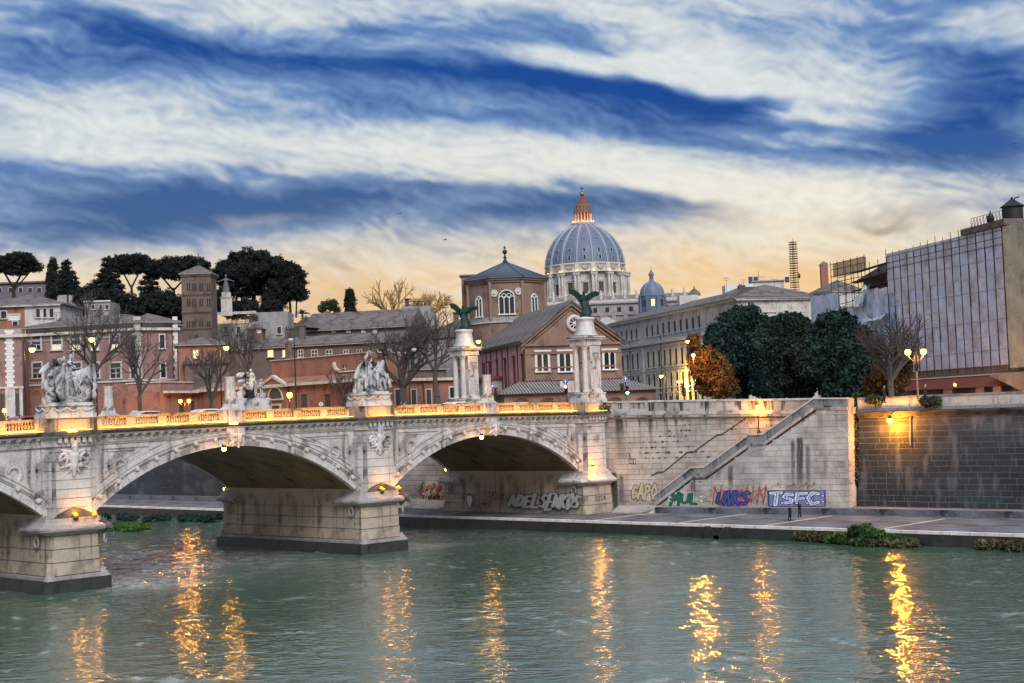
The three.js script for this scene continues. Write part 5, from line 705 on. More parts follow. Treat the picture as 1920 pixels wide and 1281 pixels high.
// ------------------------------------------------------------------ the town behind
const GY = 11.6;
class Bld {
  constructor(name, label, category, A, B, y0 = GY, group) { this.f = new Face(A, B, y0); this.L = this.f.L; this.y0 = y0; this.t = thing(name, label, category, this.f.pos, this.f.turn, group); this.r = rng(label.length * 77 + 5); }
  h(px, py) { return this.f.hit(px, py); }
  y(px, py) { return this.f.hit(px, py)[1]; }
  box(name, m, x0, x1, y0, y1, z0, z1) { return mesh(name, metreUV(box(x0, x1, y0, y1, z0, z1)), m, this.t); }
  band(y0, y1, out, m, x0 = 0, x1 = this.L, name = 'string_course') { return this.box(name, m, x0 - out * 0.5, x1 + out * 0.5, y0, y1, 0, out); }
  // openings: frame, sill and pane; o.n panes side by side, o.arch round heads
  win(x0, x1, y0, y1, o = {}) {
    if (x1 < x0) [x0, x1] = [x1, x0]; const g = new THREE.Group(); g.name = o.name || 'window'; this.t.add(g); const w = x1 - x0, fr = o.fw ?? Math.min(0.28, w * 0.18), zf = o.z || 0, n = o.n || 1;
    const hole = (a, b) => { const pts = [[a, y0], [b, y0]], rr = (b - a) / 2, yy = o.arch ? y1 - rr * (o.rise || 1) : y1; if (o.arch) for (let i = 0; i <= 10; i++) { const q = i / 10 * Math.PI; pts.push([(a + b) / 2 + rr * Math.cos(q), yy + rr * (o.rise || 1) * Math.sin(q)]); } else pts.push([b, y1], [a, y1]); return pts; };
    const bar = o.bar ?? 0.1, holes = []; for (let i = 0; i < n; i++) holes.push(hole(x0 + i * (w + bar) / n, x0 + (i + 1) * (w + bar) / n - bar));
    const out = o.archFrame ? (() => { const rr = w / 2 + fr, c = (x0 + x1) / 2, pts = [[x0 - fr, y0 - 0.001], [x1 + fr, y0 - 0.001]]; for (let i = 0; i <= 12; i++) { const q = i / 12 * Math.PI; pts.push([c + rr * Math.cos(q), y1 - w / 2 + rr * Math.sin(q)]); } return pts; })() : [[x0 - fr, y0 - (o.under ?? 0)], [x1 + fr, y0 - (o.under ?? 0)], [x1 + fr, y1 + fr], [x0 - fr, y1 + fr]];
    if (fr > 0) mesh('frame', metreUV(poly(out, zf, zf + (o.d ?? 0.14), 0, holes.map((h) => h.map(([a, b]) => [a, Math.max(b, y0 - (o.under ?? 0) + 0.004)])))), o.frame || M.plaster, g);
    mesh('pane', poly([[x0 - 0.02, y0], [x1 + 0.02, y0], [x1 + 0.02, o.archFrame ? y1 - w / 2 : y1], ...(o.archFrame ? Array.from({ length: 9 }, (_, i) => { const q = i / 8 * Math.PI; return [(x0 + x1) / 2 + (w / 2 + 0.01) * Math.cos(q), y1 - w / 2 + (w / 2 + 0.01) * Math.sin(q)]; }) : []), [x0 - 0.02, o.archFrame ? y1 - w / 2 : y1]].slice(0), zf + 0.005, zf + 0.04), o.pane || M.pane, g);
    if (o.blind) mesh('blind', metreUV(box(x0 + 0.01, x1 - 0.01, lerp(y1, y0, o.blind), y1 - 0.01, zf + 0.04, zf + 0.07)), M.shutter, g);
    if (o.sash) { const s = [box((x0 + x1) / 2 - 0.05, (x0 + x1) / 2 + 0.05, y0, o.blind ? lerp(y1, y0, o.blind) : y1, zf + 0.04, zf + 0.08)]; for (let k = 1; k < o.sash; k++) s.push(box(x0, x1, lerp(y0, y1, k / o.sash) - 0.04, lerp(y0, y1, k / o.sash) + 0.04, zf + 0.04, zf + 0.075)); mesh('sash', merge(s), M.white, g); }
    if (o.sill !== 0) mesh('sill', metreUV(box(x0 - fr - 0.1, x1 + fr + 0.1, y0 - (o.under ?? 0) - 0.2, y0 - (o.under ?? 0), zf, zf + 0.3)), o.frame || M.plaster, g);
    if (o.head) mesh('hood', metreUV(box(x0 - fr - 0.15, x1 + fr + 0.15, y1 + fr, y1 + fr + 0.22, zf, zf + 0.35)), o.frame || M.plaster, g);
    return g;
  }
  wpx(px0, px1, py0, py1, o) { const xm = (px0 + px1) / 2, ym = (py0 + py1) / 2, a = this.h(px0, ym), b = this.h(px1, ym), c = this.h(xm, py1), d = this.h(xm, py0); return this.win(a[0], b[0], c[1], d[1], o); }
  hip(x0, x1, y, depth, hgt, over, m = M.tile, inset, front = 0) { // hipped roof with its eaves
    const X0 = x0 - over, X1 = x1 + over, Z0 = front + over, Z1 = front - depth - over, i = inset ?? Math.min((X1 - X0) / 2 - 0.05, (Z0 - Z1) / 2), zm = (Z0 + Z1) / 2, A = [X0, y, Z0], B = [X1, y, Z0], C = [X1, y, Z1], D = [X0, y, Z1], P = [X0 + i, y + hgt, zm], Q = [X1 - i, y + hgt, zm];
    const pos = []; const f = (...v) => { for (let k = 1; k + 1 < v.length; k++) pos.push(...v[0], ...v[k], ...v[k + 1]); }; f(A, B, Q, P); f(B, C, Q); f(C, D, P, Q); f(D, A, P); f(A, D, C, B);
    const g = new THREE.BufferGeometry(); g.setAttribute('position', new THREE.Float32BufferAttribute(pos, 3)); g.computeVertexNormals();
    mesh('roof', metreUV(g), m, this.t); this.box('eaves', M.grey, X0 + 0.05, X1 - 0.05, y - 0.25, y - 0.01, Z1 + 0.05, Z0 - 0.05);
  }
  shed(x0, x1, y0, z0, y1, z1, m = M.tile) { const g = hexa([[x0, y0 - 0.12, z0], [x1, y0 - 0.12, z0], [x1, y0, z0], [x0, y0, z0], [x0, y1 - 0.12, z1], [x1, y1 - 0.12, z1], [x1, y1, z1], [x0, y1, z1]]); return mesh('roof', metreUV(g), m, this.t); }
}
const litPane = M.lit, warmPane = glow('warm_window', [1, 0.85, 0.6], 0.16);
// the hill behind the town on the left
{
  const prof = [[-300, 560], [0, 572], [100, 580], [200, 596], [345, 604], [560, 600], [650, 612], [760, 622], [850, 640], [960, 735], [1100, 760]], pos = [], idx = [], n = 70, m = 14;
  for (let j = 0; j <= m; j++) for (let i = 0; i <= n; i++) { const px = lerp(-300, 1100, i / n), d = lerp(285, 640, j / m), h = (horizonY(px) - lineAt(prof, px)) * 400 / F, g = ground(px, d); pos.push(g.x, 11.4 + h * smooth(280, 400, d) + (j > 4 ? 0.4 * Math.sin(i * 1.7 + j * 2.3) : 0), g.z); }
  for (let j = 0; j < m; j++) for (let i = 0; i < n; i++) { const a = j * (n + 1) + i; idx.push(a, a + 1, a + n + 1, a + 1, a + n + 2, a + n + 1); }
  const g = new THREE.BufferGeometry(); g.setAttribute('position', new THREE.Float32BufferAttribute(pos, 3)); g.setIndex(idx); g.computeVertexNormals(); setting('hill', metreUV(g), mat('dark_scrub', { color: [0.03, 0.045, 0.03] }));
}
{
  // long pink palace on the left
  const b = new Bld('pink_palace', 'long pink plastered palace with a grey tiled roof behind the left statue group', 'building', gpt(45, 246), gpt(272, 240)), L = b.L, Y = b.y(272, 612);
  b.box('wall', M.pink, 0, L, 0, Y - 0.6, -14, 0); b.band(Y - 0.6, Y - 0.15, 0.5, M.plaster, 0, L, 'cornice'); b.band(Y - 1.6, Y - 1.3, 0.12, M.grey); b.box('attic', M.grey, 0.3, L - 0.3, Y, Y + 0.9, -13.6, -0.6);
  b.hip(0, L, Y + 0.95, 14, 1.9, 0.5);
  const yb = b.y(272, 711); b.band(yb - 0.3, yb, 0.25, M.plaster); b.box('ground_storey', M.ochre, -0.02, L + 0.02, 0, yb - 0.3, -14, 0.06);
  for (const [a, c] of [[61, 76], [98, 115], [135, 150], [172, 184], [208, 224], [245, 262]]) { b.wpx(a, c, 628.5, 656, { blind: 0.62, sash: 3, pane: a > 90 && a < 240 ? warmPane : M.pane }); b.wpx(a + 1, c + 2, 681, 709, { blind: 0.4 + 0.4 * b.r(), sash: 3 }); b.win(b.h(a + 1, 750)[0], b.h(c + 2, 750)[0], 0.4, b.y(200, 727), { arch: 1, archFrame: 1, pane: M.shutter, sill: 0, frame: M.pink, name: 'door' }); }
  for (const [x, w] of [[L - 0.9, 1.1]]) for (let k = 0; k < 16; k++) b.box('quoin', M.plaster, x - w / 2 - (k & 1 ? 0.2 : 0), x + w / 2, yb + k * 0.66, yb + k * 0.66 + 0.62, 0, 0.1 + (k & 1) * 0.03);
  // its end bay
  const e = new Bld('palace_end_bay', 'end bay of the pink palace with white quoins at both corners and dark tall windows', 'building', gpt(273, 240), gpt(337, 243)), E = e.L, Ye = e.y(300, 613);
  e.box('wall', M.pink, 0.05, E, 0, Ye - 0.6, -14, 0); e.band(Ye - 0.6, Ye - 0.15, 0.6, M.plaster, 0, E, 'cornice'); e.box('attic', M.grey, 0, E - 0.3, Ye, Ye + 0.9, -13.6, -0.5); e.hip(0, E, Ye + 0.95, 14, 1.9, 0.6); const ye = e.y(300, 711); e.band(ye - 0.3, ye, 0.3, M.plaster); e.box('ground_storey', M.grey, 0.06, E + 0.02, 0, ye - 0.3, -14, 0.05);
  e.wpx(299, 308, 628, 653, { frame: M.white }); e.wpx(301, 310, 682, 708, { frame: M.white }); e.wpx(299, 309, 740, 768, { frame: M.grey, sash: 4 }); e.win(E / 2 - 1.2, E / 2 + 1.2, e.y(300, 738), e.y(300, 725), { arch: 1, archFrame: 1, frame: M.grey, pane: M.pink, sill: 0, name: 'blind_arch' });
  for (let k = 0; k < 16; k++) e.box('quoin', M.white, E - 0.55 - (k & 1 ? 0.25 : 0), E + 0.03, ye + k * 0.66, ye + k * 0.66 + 0.62, 0, 0.1);
  // nearer wing at the left border
  const w = new Bld('palace_wing', 'projecting pink palace wing with a white quoin strip at the left border', 'building', gpt(-60, 232), gpt(44, 234)), W = w.L, Yw = w.y(20, 627);
  w.box('wall', M.pink, 0, W, 0, Yw - 0.5, -12, 0); w.band(Yw - 0.5, Yw, 0.55, M.plaster, 0, W, 'cornice'); const yw = w.y(20, 725); w.band(yw - 0.35, yw, 0.3, M.plaster); w.box('ground_storey', M.ochre, 0, W + 0.02, 0, yw - 0.35, -12, 0.06);
  const q = w.h(18, 680)[0]; for (let k = 0; k < 20; k++) w.box('quoin', M.white, q - 0.5 - (k & 1 ? 0.22 : 0), q + 0.5 + (k & 1 ? 0.22 : 0), yw + k * 0.46, yw + k * 0.46 + 0.43, 0, 0.08 + (k & 1) * 0.03);
  w.box('pilaster', M.plaster, q - 0.75, q + 0.75, 0, yw - 0.4, 0.06, 0.45); w.box('pilaster', M.plaster, W - 0.5, W, 0, yw - 0.4, 0.06, 0.3); w.box('terrace_wall', M.grey, 0, W, Yw, Yw + 0.9, -0.6, 0); for (const [a, c] of [[-4, 8], [27, 36]]) w.box('door', M.shutter, w.h(a, 760)[0], w.h(c, 760)[0], 0, w.y(20, 738), 0.06, 0.1);
  // upper storey set back, with its hipped roof
  const u = new Bld('roof_storey', 'set back upper storey with a low hipped roof above the left palace', 'building', gpt(-40, 262), gpt(117, 262), GY), U = u.L, Yu = u.y(50, 570);
  u.box('wall', M.plaster, u.h(46, 590)[0], U, 5, Yu - 0.3, -14, 0); u.box('red_wall', M.ochre, 0, u.h(46, 590)[0], 5, Yu - 0.5, -14, 0.03); u.band(Yu - 0.5, Yu, 0.6, M.plaster, 0, U, 'cornice'); u.hip(0, U, Yu, 15, 2.4, 0.7, M.tile, 8);
  for (const [a, c] of [[68, 75], [82, 87], [93, 100]]) u.wpx(a, c, 579, 595, { frame: M.plaster }); u.wpx(17, 36, 591, 601, { pane: M.white, sill: 0 }); u.wpx(2, 12, 584, 597, {}); u.wpx(24, 33, 603, 610, { pane: M.pane, sill: 0 });
  // far buildings on the hill
  const f = new Bld('long_hill_building', 'long low grey violet building on the hill behind the cypress', 'building', gpt(-60, 420), gpt(92, 420), 40), Yf = f.y(40, 530); f.box('wall', mat('dusky_plaster', { color: [0.15, 0.14, 0.17] }), 0, f.L, 0, Yf, -12, 0); f.band(Yf - 0.2, Yf + 0.25, 0.6, M.tile, 0, f.L, 'roof'); for (const a of [-40, -22, -4, 16, 35, 53, 70]) f.wpx(a, a + 7, 540, 547, { fw: 0.12, sill: 0 });
  const hs = new Bld('hill_house', 'small gabled house on the hill right of the cypress', 'building', gpt(104, 400), gpt(153, 400), 30), Yh = hs.y(130, 553), Hl = hs.L; hs.box('wall', M.plaster, 0, Hl, 0, Yh, -9, 0); hs.box('upper_wall', M.pink, Hl * 0.1, Hl * 0.85, Yh, hs.y(130, 541), -8, -1.5);
  mesh('roof', metreUV(poly([[-0.6, Yh - 0.5], [Hl * 0.42, hs.y(115, 546)], [Hl + 0.5, Yh - 0.4], [Hl + 0.5, Yh - 0.1], [Hl * 0.42, hs.y(115, 545)], [-0.6, Yh - 0.2]], -9, 0.6)), M.tile, hs.t); mesh('upper_roof', metreUV(poly([[Hl * 0.03, hs.y(130, 542)], [Hl * 0.1, hs.y(130, 528)], [Hl * 0.92, hs.y(130, 540)], [Hl * 0.92, hs.y(130, 542)]], -8, -1)), M.tile, hs.t); hs.wpx(138, 144, 541, 548, { fw: 0.1, z: -1.5 });
  const wh = new Bld('white_hill_house', 'low pale house with one lit lamp below the dark pines', 'building', gpt(164, 330), gpt(212, 330), 25), Yv = wh.y(190, 566); wh.box('wall', M.grey, 0, wh.L, 0, Yv, -8, 0); wh.band(Yv, Yv + 0.3, 0.3, M.white, 0, wh.L, 'cornice'); for (const a of [172, 186, 198]) wh.wpx(a, a + 5, 572, 580, { fw: 0.1 });
}
{
  // brick bell tower
  const b = new Bld('bell_tower', 'square brick bell tower with tiers of narrow arched windows and a roof cross', 'tower', gpt(347, 262), gpt(402, 262)), L = b.L, Y = b.y(378, 514);
  b.box('wall', M.brick, 0, L, 0, Y, -L, 0); for (const py of [551, 584, 615]) { const y = b.y(378, py); b.band(y - 0.12, y + 0.12, 0.2, M.brick); for (let i = 0; i < 12; i++) b.box('corbel', M.brick, i * L / 12 + 0.1, i * L / 12 + 0.3, y - 0.34, y - 0.125, 0, 0.16); }
  b.box('cornice', M.brick, -0.2, L + 0.2, Y - 0.35, Y, -L - 0.2, 0.2); b.hip(0, L, Y + 0.25, L, 1.7, 0.45, M.tile); mesh('cross', merge([rod([L / 2, Y + 1.9, -L / 2], [L / 2, Y + 4.2, -L / 2], 0.07), box(L / 2 - 0.5, L / 2 + 0.5, Y + 3.4, Y + 3.55, -L / 2 - 0.06, -L / 2 + 0.06), ball(0.3, L / 2, Y + 2.1, -L / 2)]), M.iron, b.t);
  for (const [y0, y1] of [[531, 545], [560, 574], [602, 615]]) for (const [a, c] of [[350, 356.5], [360.5, 367], [374, 380.5], [388, 394.5]]) b.wpx(a, c, y0, y1, { n: 2, bar: 0.16, arch: 1, fw: 0.12, frame: M.brick, sill: 0, d: 0.08 }); b.wpx(366, 371, 628, 634, { n: 2, bar: 0.1, arch: 1, fw: 0.1, frame: M.brick, sill: 0 });
  b.t.children.filter((c) => c.name === 'window');
  // statue with open arms on a tall pedestal
  const p = spot(425, 583, 275), t = thing('hilltop_statue', 'grey statue with outstretched arms on a tall stone pedestal beside the bell tower', 'statue', [p.x, p.y, p.z], Math.atan2(EYE.x - p.x, EYE.z - p.z));
  mesh('pedestal', metreUV(merge([box(-1.05, 1.05, -1, 2.6, -1, 1), box(-0.85, 0.85, 2.6, 3.5, -0.85, 0.85), box(-1.2, 1.2, 2.45, 2.6, -1.15, 1.15)])), M.pale, t); mesh('figure', blend(body([0, 5.2, 0], 3.5, { armL: [[-0.9, -0.3, 0.3], [-0.9, -0.3, 0.3]], armR: [[0.9, -0.3, 0.3], [0.9, -0.3, 0.3]], robe: [0, -1, 0] }), 0.09, 0.15, folds(0.04, 5)), mat('dark_statue', { color: [0.13, 0.14, 0.15] }), t);
}
{
  // pale terrace, roofs and houses between the bell tower and the dark pergola
  const a = new Bld('terrace_building', 'pale retaining terrace with a balustrade and small windows under the umbrella pines', 'building', gpt(411, 280), gpt(545, 280)), Y = a.y(480, 582); a.box('wall', M.grey, 0, a.L, 0, a.y(440, 606), -8, 0); a.box('upper_wall', M.grey, a.L * 0.5, a.L, a.y(440, 606), a.y(500, 585), -8, -0.5); a.band(a.y(430, 590), a.y(430, 585), 0.3, M.plaster, 0, a.L * 0.55, 'parapet'); a.box('glass_strip', M.pane, a.h(451, 597)[0], a.h(484, 597)[0], a.y(470, 599), a.y(470, 592), 0, 0.1);
  for (const x of [420, 444, 468, 520]) a.wpx(x, x + 7, 613, 626, { frame: M.plaster });
  const c = new Bld('long_roof_house', 'house with a long brown tiled roof and a small gable at its left end', 'building', gpt(572, 262), gpt(772, 258)), Yc = c.y(650, 616); c.box('wall', M.brick, 0, c.L, 0, Yc, -13, 0); c.hip(0, c.L, Yc, 13, c.y(650, 593) - Yc + 1.3, 0.6, M.tile, 0.4); const g0 = c.h(565, 612)[0], g1 = c.h(600, 612)[0];
  mesh('gable', metreUV(poly([[g0 - 1, c.y(570, 612)], [g1, c.y(600, 616)], [(g0 + g1) / 2 - 0.4, c.y(578, 594)]], -4, 1.6)), M.tile, c.t); for (const x of [622, 650, 678, 700]) c.wpx(x, x + 7, 618, 624, { pane: M.white, fw: 0.08, sill: 0 });
  const d = new Bld('row_house', 'long house with a tile roof and a few yellow lit windows above the red wall', 'building', gpt(428, 236), gpt(760, 228)), Yd = d.y(600, 645); d.box('wall', M.brick, 0, d.L, 0, Yd - 0.3, -9, 0); d.band(Yd - 0.3, Yd, 0.5, M.plaster, 0, d.L, 'eaves');
  d.shed(0, d.L, Yd, 0.6, d.y(600, 626), -4.5); d.shed(0, d.L, Yd, -9.5, d.y(600, 626), -4.49);
  for (const [x, w, l] of [[503, 9, 1], [531, 9, 1], [560, 8, 0], [585, 10, 0], [612, 10, 0], [645, 8, 0], [670, 8, 0], [700, 8, 0], [725, 8, 0]]) d.wpx(x, x + w, 657, 669, { pane: l ? litPane : M.pane, fw: 0.12, sash: 2 });
  d.wpx(449, 452, 658, 666, { pane: litPane, fw: 0.08, sill: 0 });
  const dm = new Bld('dormer', 'small gabled dormer on the tiled roof of the row house', 'dormer', gpt(470, 237), gpt(497, 237), GY + 9); const yy = dm.y(484, 630); dm.box('wall', M.brick, 0, dm.L, yy - 1, dm.y(484, 616), -3, 0); mesh('roof', metreUV(poly([[-0.4, dm.y(484, 617)], [dm.L + 0.3, dm.y(484, 617)], [dm.L * 0.55, dm.y(484, 608)]], -3, 0.4)), M.tile, dm.t); dm.wpx(482, 489, 618, 625, { pane: M.white, fw: 0.06, sill: 0 });
  const e = new Bld('dark_roof_house', 'dark house with tiled eaves and one yellow lit window below the bell tower', 'building', gpt(338, 232), gpt(432, 234)), Ye = e.y(380, 645); e.box('wall', M.ochre, 0, e.L, 0, Ye, -8, 0); e.hip(0, e.L, Ye, 8, 1.4, 0.5); e.wpx(363, 371, 657, 671, { pane: litPane, sash: 2 }); e.box('lower_roof', M.tile, 0.6, e.L, e.y(380, 683), e.y(380, 679), 0, 1.8); e.box('lower_wall', M.brick, 0.9, e.L, 0, e.y(380, 683), 0, 1.4);
  const p = new Bld('pergola_tower', 'dark violet house top with a roof terrace railing against the sunset', 'building', gpt(752, 300), gpt(822, 300)), Yp = p.y(785, 574); p.box('wall', M.grey, p.L * 0.1, p.L * 0.9, 0, Yp, -7, 0); p.box('shoulder', M.grey, 0, p.L, 0, p.y(785, 588), -7, -0.2); for (let i = 0; i < 6; i++) { const x = lerp(p.L * 0.13, p.L * 0.87, i / 5); mesh('post', rod([x, Yp, -0.2], [x, Yp + 0.95, -0.2], 0.05), M.iron, p.t); } p.box('top_rail', M.iron, p.L * 0.1, p.L * 0.9, Yp + 0.9, Yp + 1.02, -0.25, -0.15); mesh('chimney', metreUV(merge([box(p.L * 0.2, p.L * 0.3, Yp, Yp + 1.6, -2, -1), box(p.L * 0.16, p.L * 0.34, Yp + 1.6, Yp + 1.75, -2.2, -0.8)])), M.brick, p.t);
  const q = new Bld('slope_roof_house', 'dark house with a sloping tile roof and a chimney left of the octagonal brick tower', 'building', gpt(770, 262), gpt(905, 258)); q.box('wall', M.grey, 0, q.L, 0, q.y(840, 632), -8, 0); mesh('roof', metreUV(poly([[-0.4, q.y(780, 640)], [q.L, q.y(890, 628)], [q.L, q.y(890, 585)]], -8, 0.4)), M.tile, q.t); q.box('chimney', M.brick, q.h(842, 590)[0], q.h(850, 590)[0], q.y(846, 610), q.y(846, 586), -3, -2.2); q.box('chimney_cap', M.brick, q.h(841, 590)[0], q.h(851, 590)[0], q.y(846, 586), q.y(846, 584), -3.2, -2);
}
{
  // low red building along the far street, in two runs, with a pedimented portal
  const b = new Bld('red_street_building', 'low red plastered street building with a pedimented portal, round window and brown doors', 'building', gpt(372, 222), gpt(664, 196)), L = b.L, Y = b.y(600, 716.5), yl = (px, py) => b.y(px, py);
  b.box('wall', M.ochre, 0, L, 0, Y - 0.3, -10, 0); b.band(Y - 0.3, Y + 0.1, 0.55, M.pale, 0, L, 'cornice'); b.box('upper_wall', M.ochre, b.h(478, 690)[0], L, Y, yl(560, 670), -10, -3.0); b.box('coping', M.pale, b.h(478, 690)[0] - 0.2, L, yl(560, 670), yl(560, 668.5), -10.2, -2.8);
  b.shed(0, L, Y + 0.12, 0.5, Y + 1.1, -3, M.ochre);
  const x0 = b.h(493, 720)[0], x1 = b.h(541, 720)[0]; b.box('portal', M.ochre, x0 + 0.2, x1 - 0.2, 0, Y - 0.35, 0, 0.35); mesh('pediment', metreUV(poly([[x0 - 0.3, Y - 0.35], [x1 + 0.3, Y - 0.35], [x1 + 0.3, Y - 0.1], [(x0 + x1) / 2, Y + 1.45], [x0 - 0.3, Y - 0.1]], 0, 0.7, 0, [[[x0 + 0.6, Y], [x1 - 0.6, Y], [(x0 + x1) / 2, Y + 1.05]]])), M.plaster, b.t); mesh('tympanum', metreUV(poly([[x0, Y - 0.2], [x1, Y - 0.2], [(x0 + x1) / 2, Y + 1.2]], 0, 0.4)), M.ochre, b.t);
  const lx0 = b.h(508, 745)[0], lx1 = b.h(533, 745)[0]; b.win(lx0, lx1, yl(520, 748), yl(520, 748) + (lx1 - lx0) / 2, { arch: 1, archFrame: 1, frame: M.plaster, pane: M.shutter, z: 0.35, name: 'lunette', fw: 0.2 }); b.wpx(512, 529, 761, 785, { z: 0.35, pane: M.shutter, frame: M.plaster, name: 'door', sill: 0 });
  for (const [a, c] of [[565, 577], [610, 621]]) { b.win(b.h(a, 755)[0], b.h(c, 755)[0], 0.1, yl(a, 740), { pane: M.shutter, frame: M.ochre, sill: 0, name: 'door' }); const xa = b.h(a - 4, 740)[0], xc = b.h(c + 4, 740)[0]; mesh('blind_arch', metreUV(new THREE.TorusGeometry((xc - xa) / 2, 0.1, 5, 16, Math.PI).translate((xa + xc) / 2, yl(a, 738), 0.02)), M.ochre, b.t); }
  b.wpx(612, 620, 685, 697, { z: -3, frame: M.ochre, sash: 2 }); { const v0 = b.h(595, 690)[0], v1 = b.h(607, 690)[0], yt = yl(600, 681), ybm = yl(600, 697), pts = []; for (let i = 0; i <= 8; i++) { const q = i / 8 * Math.PI / 2; pts.push([v0 + (v1 - v0) * (1 - Math.cos(q)), yt + (ybm - yt) * Math.sin(q)]); } mesh('volute', poly([...pts, ...pts.slice().reverse().map(([x, y]) => [x + 0.35, y - 0.12 + 0.3])], -3, -2.6), M.pale, b.t); b.box('ledge', M.pale, v1, L, ybm - 0.2, ybm, -3, -2.6); }
  const c = new Bld('red_street_wing', 'right wing of the red street building behind two bare plane trees', 'building', gpt(664, 197), gpt(856, 206)), Yc = c.y(760, 711); c.box('wall', M.ochre, 0, c.L, 0, Yc - 0.3, -9, 0); c.band(Yc - 0.3, Yc + 0.1, 0.5, M.pale, 0, c.L, 'cornice'); c.box('upper_wall', M.brick, 4.6, c.L, Yc, c.y(760, 690), -9, -2.5); c.hip(4.6, c.L, c.y(760, 690), 7, 2, 0.4, M.tile, 1, -2.5);
  for (const [a, e] of [[741, 752], [771, 780], [799, 808], [700, 710]]) c.win(c.h(a, 750)[0], c.h(e, 750)[0], 0.1, c.y(a, 731), { pane: M.shutter, frame: M.plaster, sill: 0, name: 'door' }); c.wpx(843, 856, 727, 746, { frame: M.plaster });
  const d = new Bld('pink_street_house', 'low pink house with white eaves left of the red portal, lit by double lamps', 'building', gpt(310, 214), gpt(374, 222)), Yd = d.y(340, 735); d.box('wall', M.ochre, 0, d.L, 0, Yd, -7, 0); d.band(Yd - 0.2, Yd + 0.15, 0.8, M.pale, 0, d.L, 'eaves'); d.box('upper_wall', M.pink, 0.4, d.L, Yd, d.y(340, 717), -7, -1); d.box('coping', M.plaster, 0.2, d.L, d.y(340, 717), d.y(340, 715), -7.2, -0.8); for (const [a, e] of [[334, 344], [356, 364]]) d.win(d.h(a, 760)[0], d.h(e, 760)[0], 0.1, d.y(a, 752), { pane: M.shutter, frame: M.ochre, sill: 0, name: 'door' });
}
{
  // church: octagonal brick tower
  const p = ground(958, 236), t = thing('octagonal_tower', 'octagonal brown brick church tower with gothic windows and a blue slate roof', 'tower', [p.x, GY, p.z], Math.atan2(EYE.x - p.x, EYE.z - p.z));
  const b = Object.assign(Object.create(Bld.prototype), { t }), k = 236 / F, Y = (py) => (769 - 7 - py) * k * 0.998 + 0.4 + (12 - GY) + 0.3, R = 6.75, oct = (r, y0, y1) => new THREE.CylinderGeometry(r, r, y1 - y0, 8, 1).rotateY(Math.PI / 8).translate(0, (y0 + y1) / 2, 0);
  mesh('wall', metreUV(oct(R, 0, Y(522))), M.church, t); mesh('lower_wall', metreUV(oct(R + 0.35, 0, Y(601))), M.church, t); mesh('string_course', metreUV(oct(R + 0.6, Y(602), Y(600))), M.pale, t); mesh('cornice', metreUV(merge([oct(R + 0.25, Y(528), Y(524)), oct(R + 0.5, Y(524), Y(520))])), M.church, t);
  mesh('blind_arcade', metreUV(oct(R + 0.12, Y(600), Y(591))), M.grey, t);
  mesh('roof', metreUV(new THREE.CylinderGeometry(0.15, R + 0.75, Y(484) - Y(520), 8, 1).rotateY(Math.PI / 8).translate(0, (Y(484) + Y(520)) / 2, 0)), mat('blue_slate', { color: [0.085, 0.115, 0.17], roughness: 0.5, bumpMap: fineRelief, bumpScale: 0.06 }), t);
  const slate = mat('slate_hip', { color: [0.06, 0.08, 0.12], roughness: 0.6 }); for (let i = 0; i < 8; i++) { const a = Math.PI / 8 + i * Math.PI / 4; mesh('hip_ridge', rod([(R + 0.75) * Math.sin(a), Y(519), (R + 0.75) * Math.cos(a)], [0, Y(483), 0], 0.12, 0.1), slate, t); for (let j = 1; j < 14; j++) { const q = j / 14, r0 = (R + 0.78) * (1 - q), y = lerp(Y(519.5), Y(484), q), c = a + Math.PI / 4; mesh('slate_course', rod([r0 * Math.sin(a), y, r0 * Math.cos(a)], [r0 * Math.sin(c), y, r0 * Math.cos(c)], 0.05, 0.05, 4), slate, t); } }
  mesh('finial', merge([lathe([[0.5, 0], [0.35, 0.3], [0.15, 0.5], [0.3, 0.8], [0.12, 1.1], [0.12, 1.5]], 12).translate(0, Y(484), 0), ball(0.4, 0, Y(464), 0), rod([0, Y(464), 0], [0, Y(451), 0], 0.1, 0.03), ball(0.2, 0, Y(456), 0)]), M.verdigris, t);
  const ap = R * Math.cos(Math.PI / 8);
  for (const [i, w, y0, y1, n] of [[0, 2.5, 586, 543, 3], [-1, 1.35, 588, 551, 2], [1, 1.35, 587, 550, 2], [-2, 1.35, 588, 551, 2]]) {
    const g = new THREE.Group(); g.name = 'gothic_window'; g.rotation.y = i * Math.PI / 4; t.add(g); const bb = Object.assign(Object.create(Bld.prototype), { t: g }), yb = Y(y0), yt = Y(y1);
    mesh('pane', poly((() => { const pts = [[-w / 2, yb], [w / 2, yb]]; for (let q = 0; q <= 10; q++) pts.push([w / 2 * Math.cos(q / 10 * Math.PI), yt - w / 2 + w / 2 * Math.sin(q / 10 * Math.PI)]); return pts; })(), ap + 0.01, ap + 0.05), M.pane, g);
    const tr = [box(-w / 2 - 0.25, w / 2 + 0.25, yb - 0.2, yb, ap, ap + 0.3)]; for (let q = 0; q <= n; q++) tr.push(box(-w / 2 + q * w / n - 0.07, -w / 2 + q * w / n + 0.07, yb, yt - w / 2 - 0.1, ap + 0.02, ap + 0.2)); for (let q = 0; q < n; q++) tr.push(new THREE.TorusGeometry(w / n / 2, 0.07, 5, 12, Math.PI).translate(-w / 2 + (q + 0.5) * w / n, yt - w / 2 - 0.1, ap + 0.1)); for (let q = 0; q + 1 < n; q++) tr.push(new THREE.TorusGeometry(w / n / 2.4, 0.07, 5, 12).translate(-w / 2 + (q + 1) * w / n, yt - w / 2 + w / n / 2.2, ap + 0.1)); tr.push(new THREE.TorusGeometry(w / 2, 0.1, 5, 18, Math.PI).translate(0, yt - w / 2, ap + 0.1)); mesh('tracery', merge(tr), M.white, g);
  }
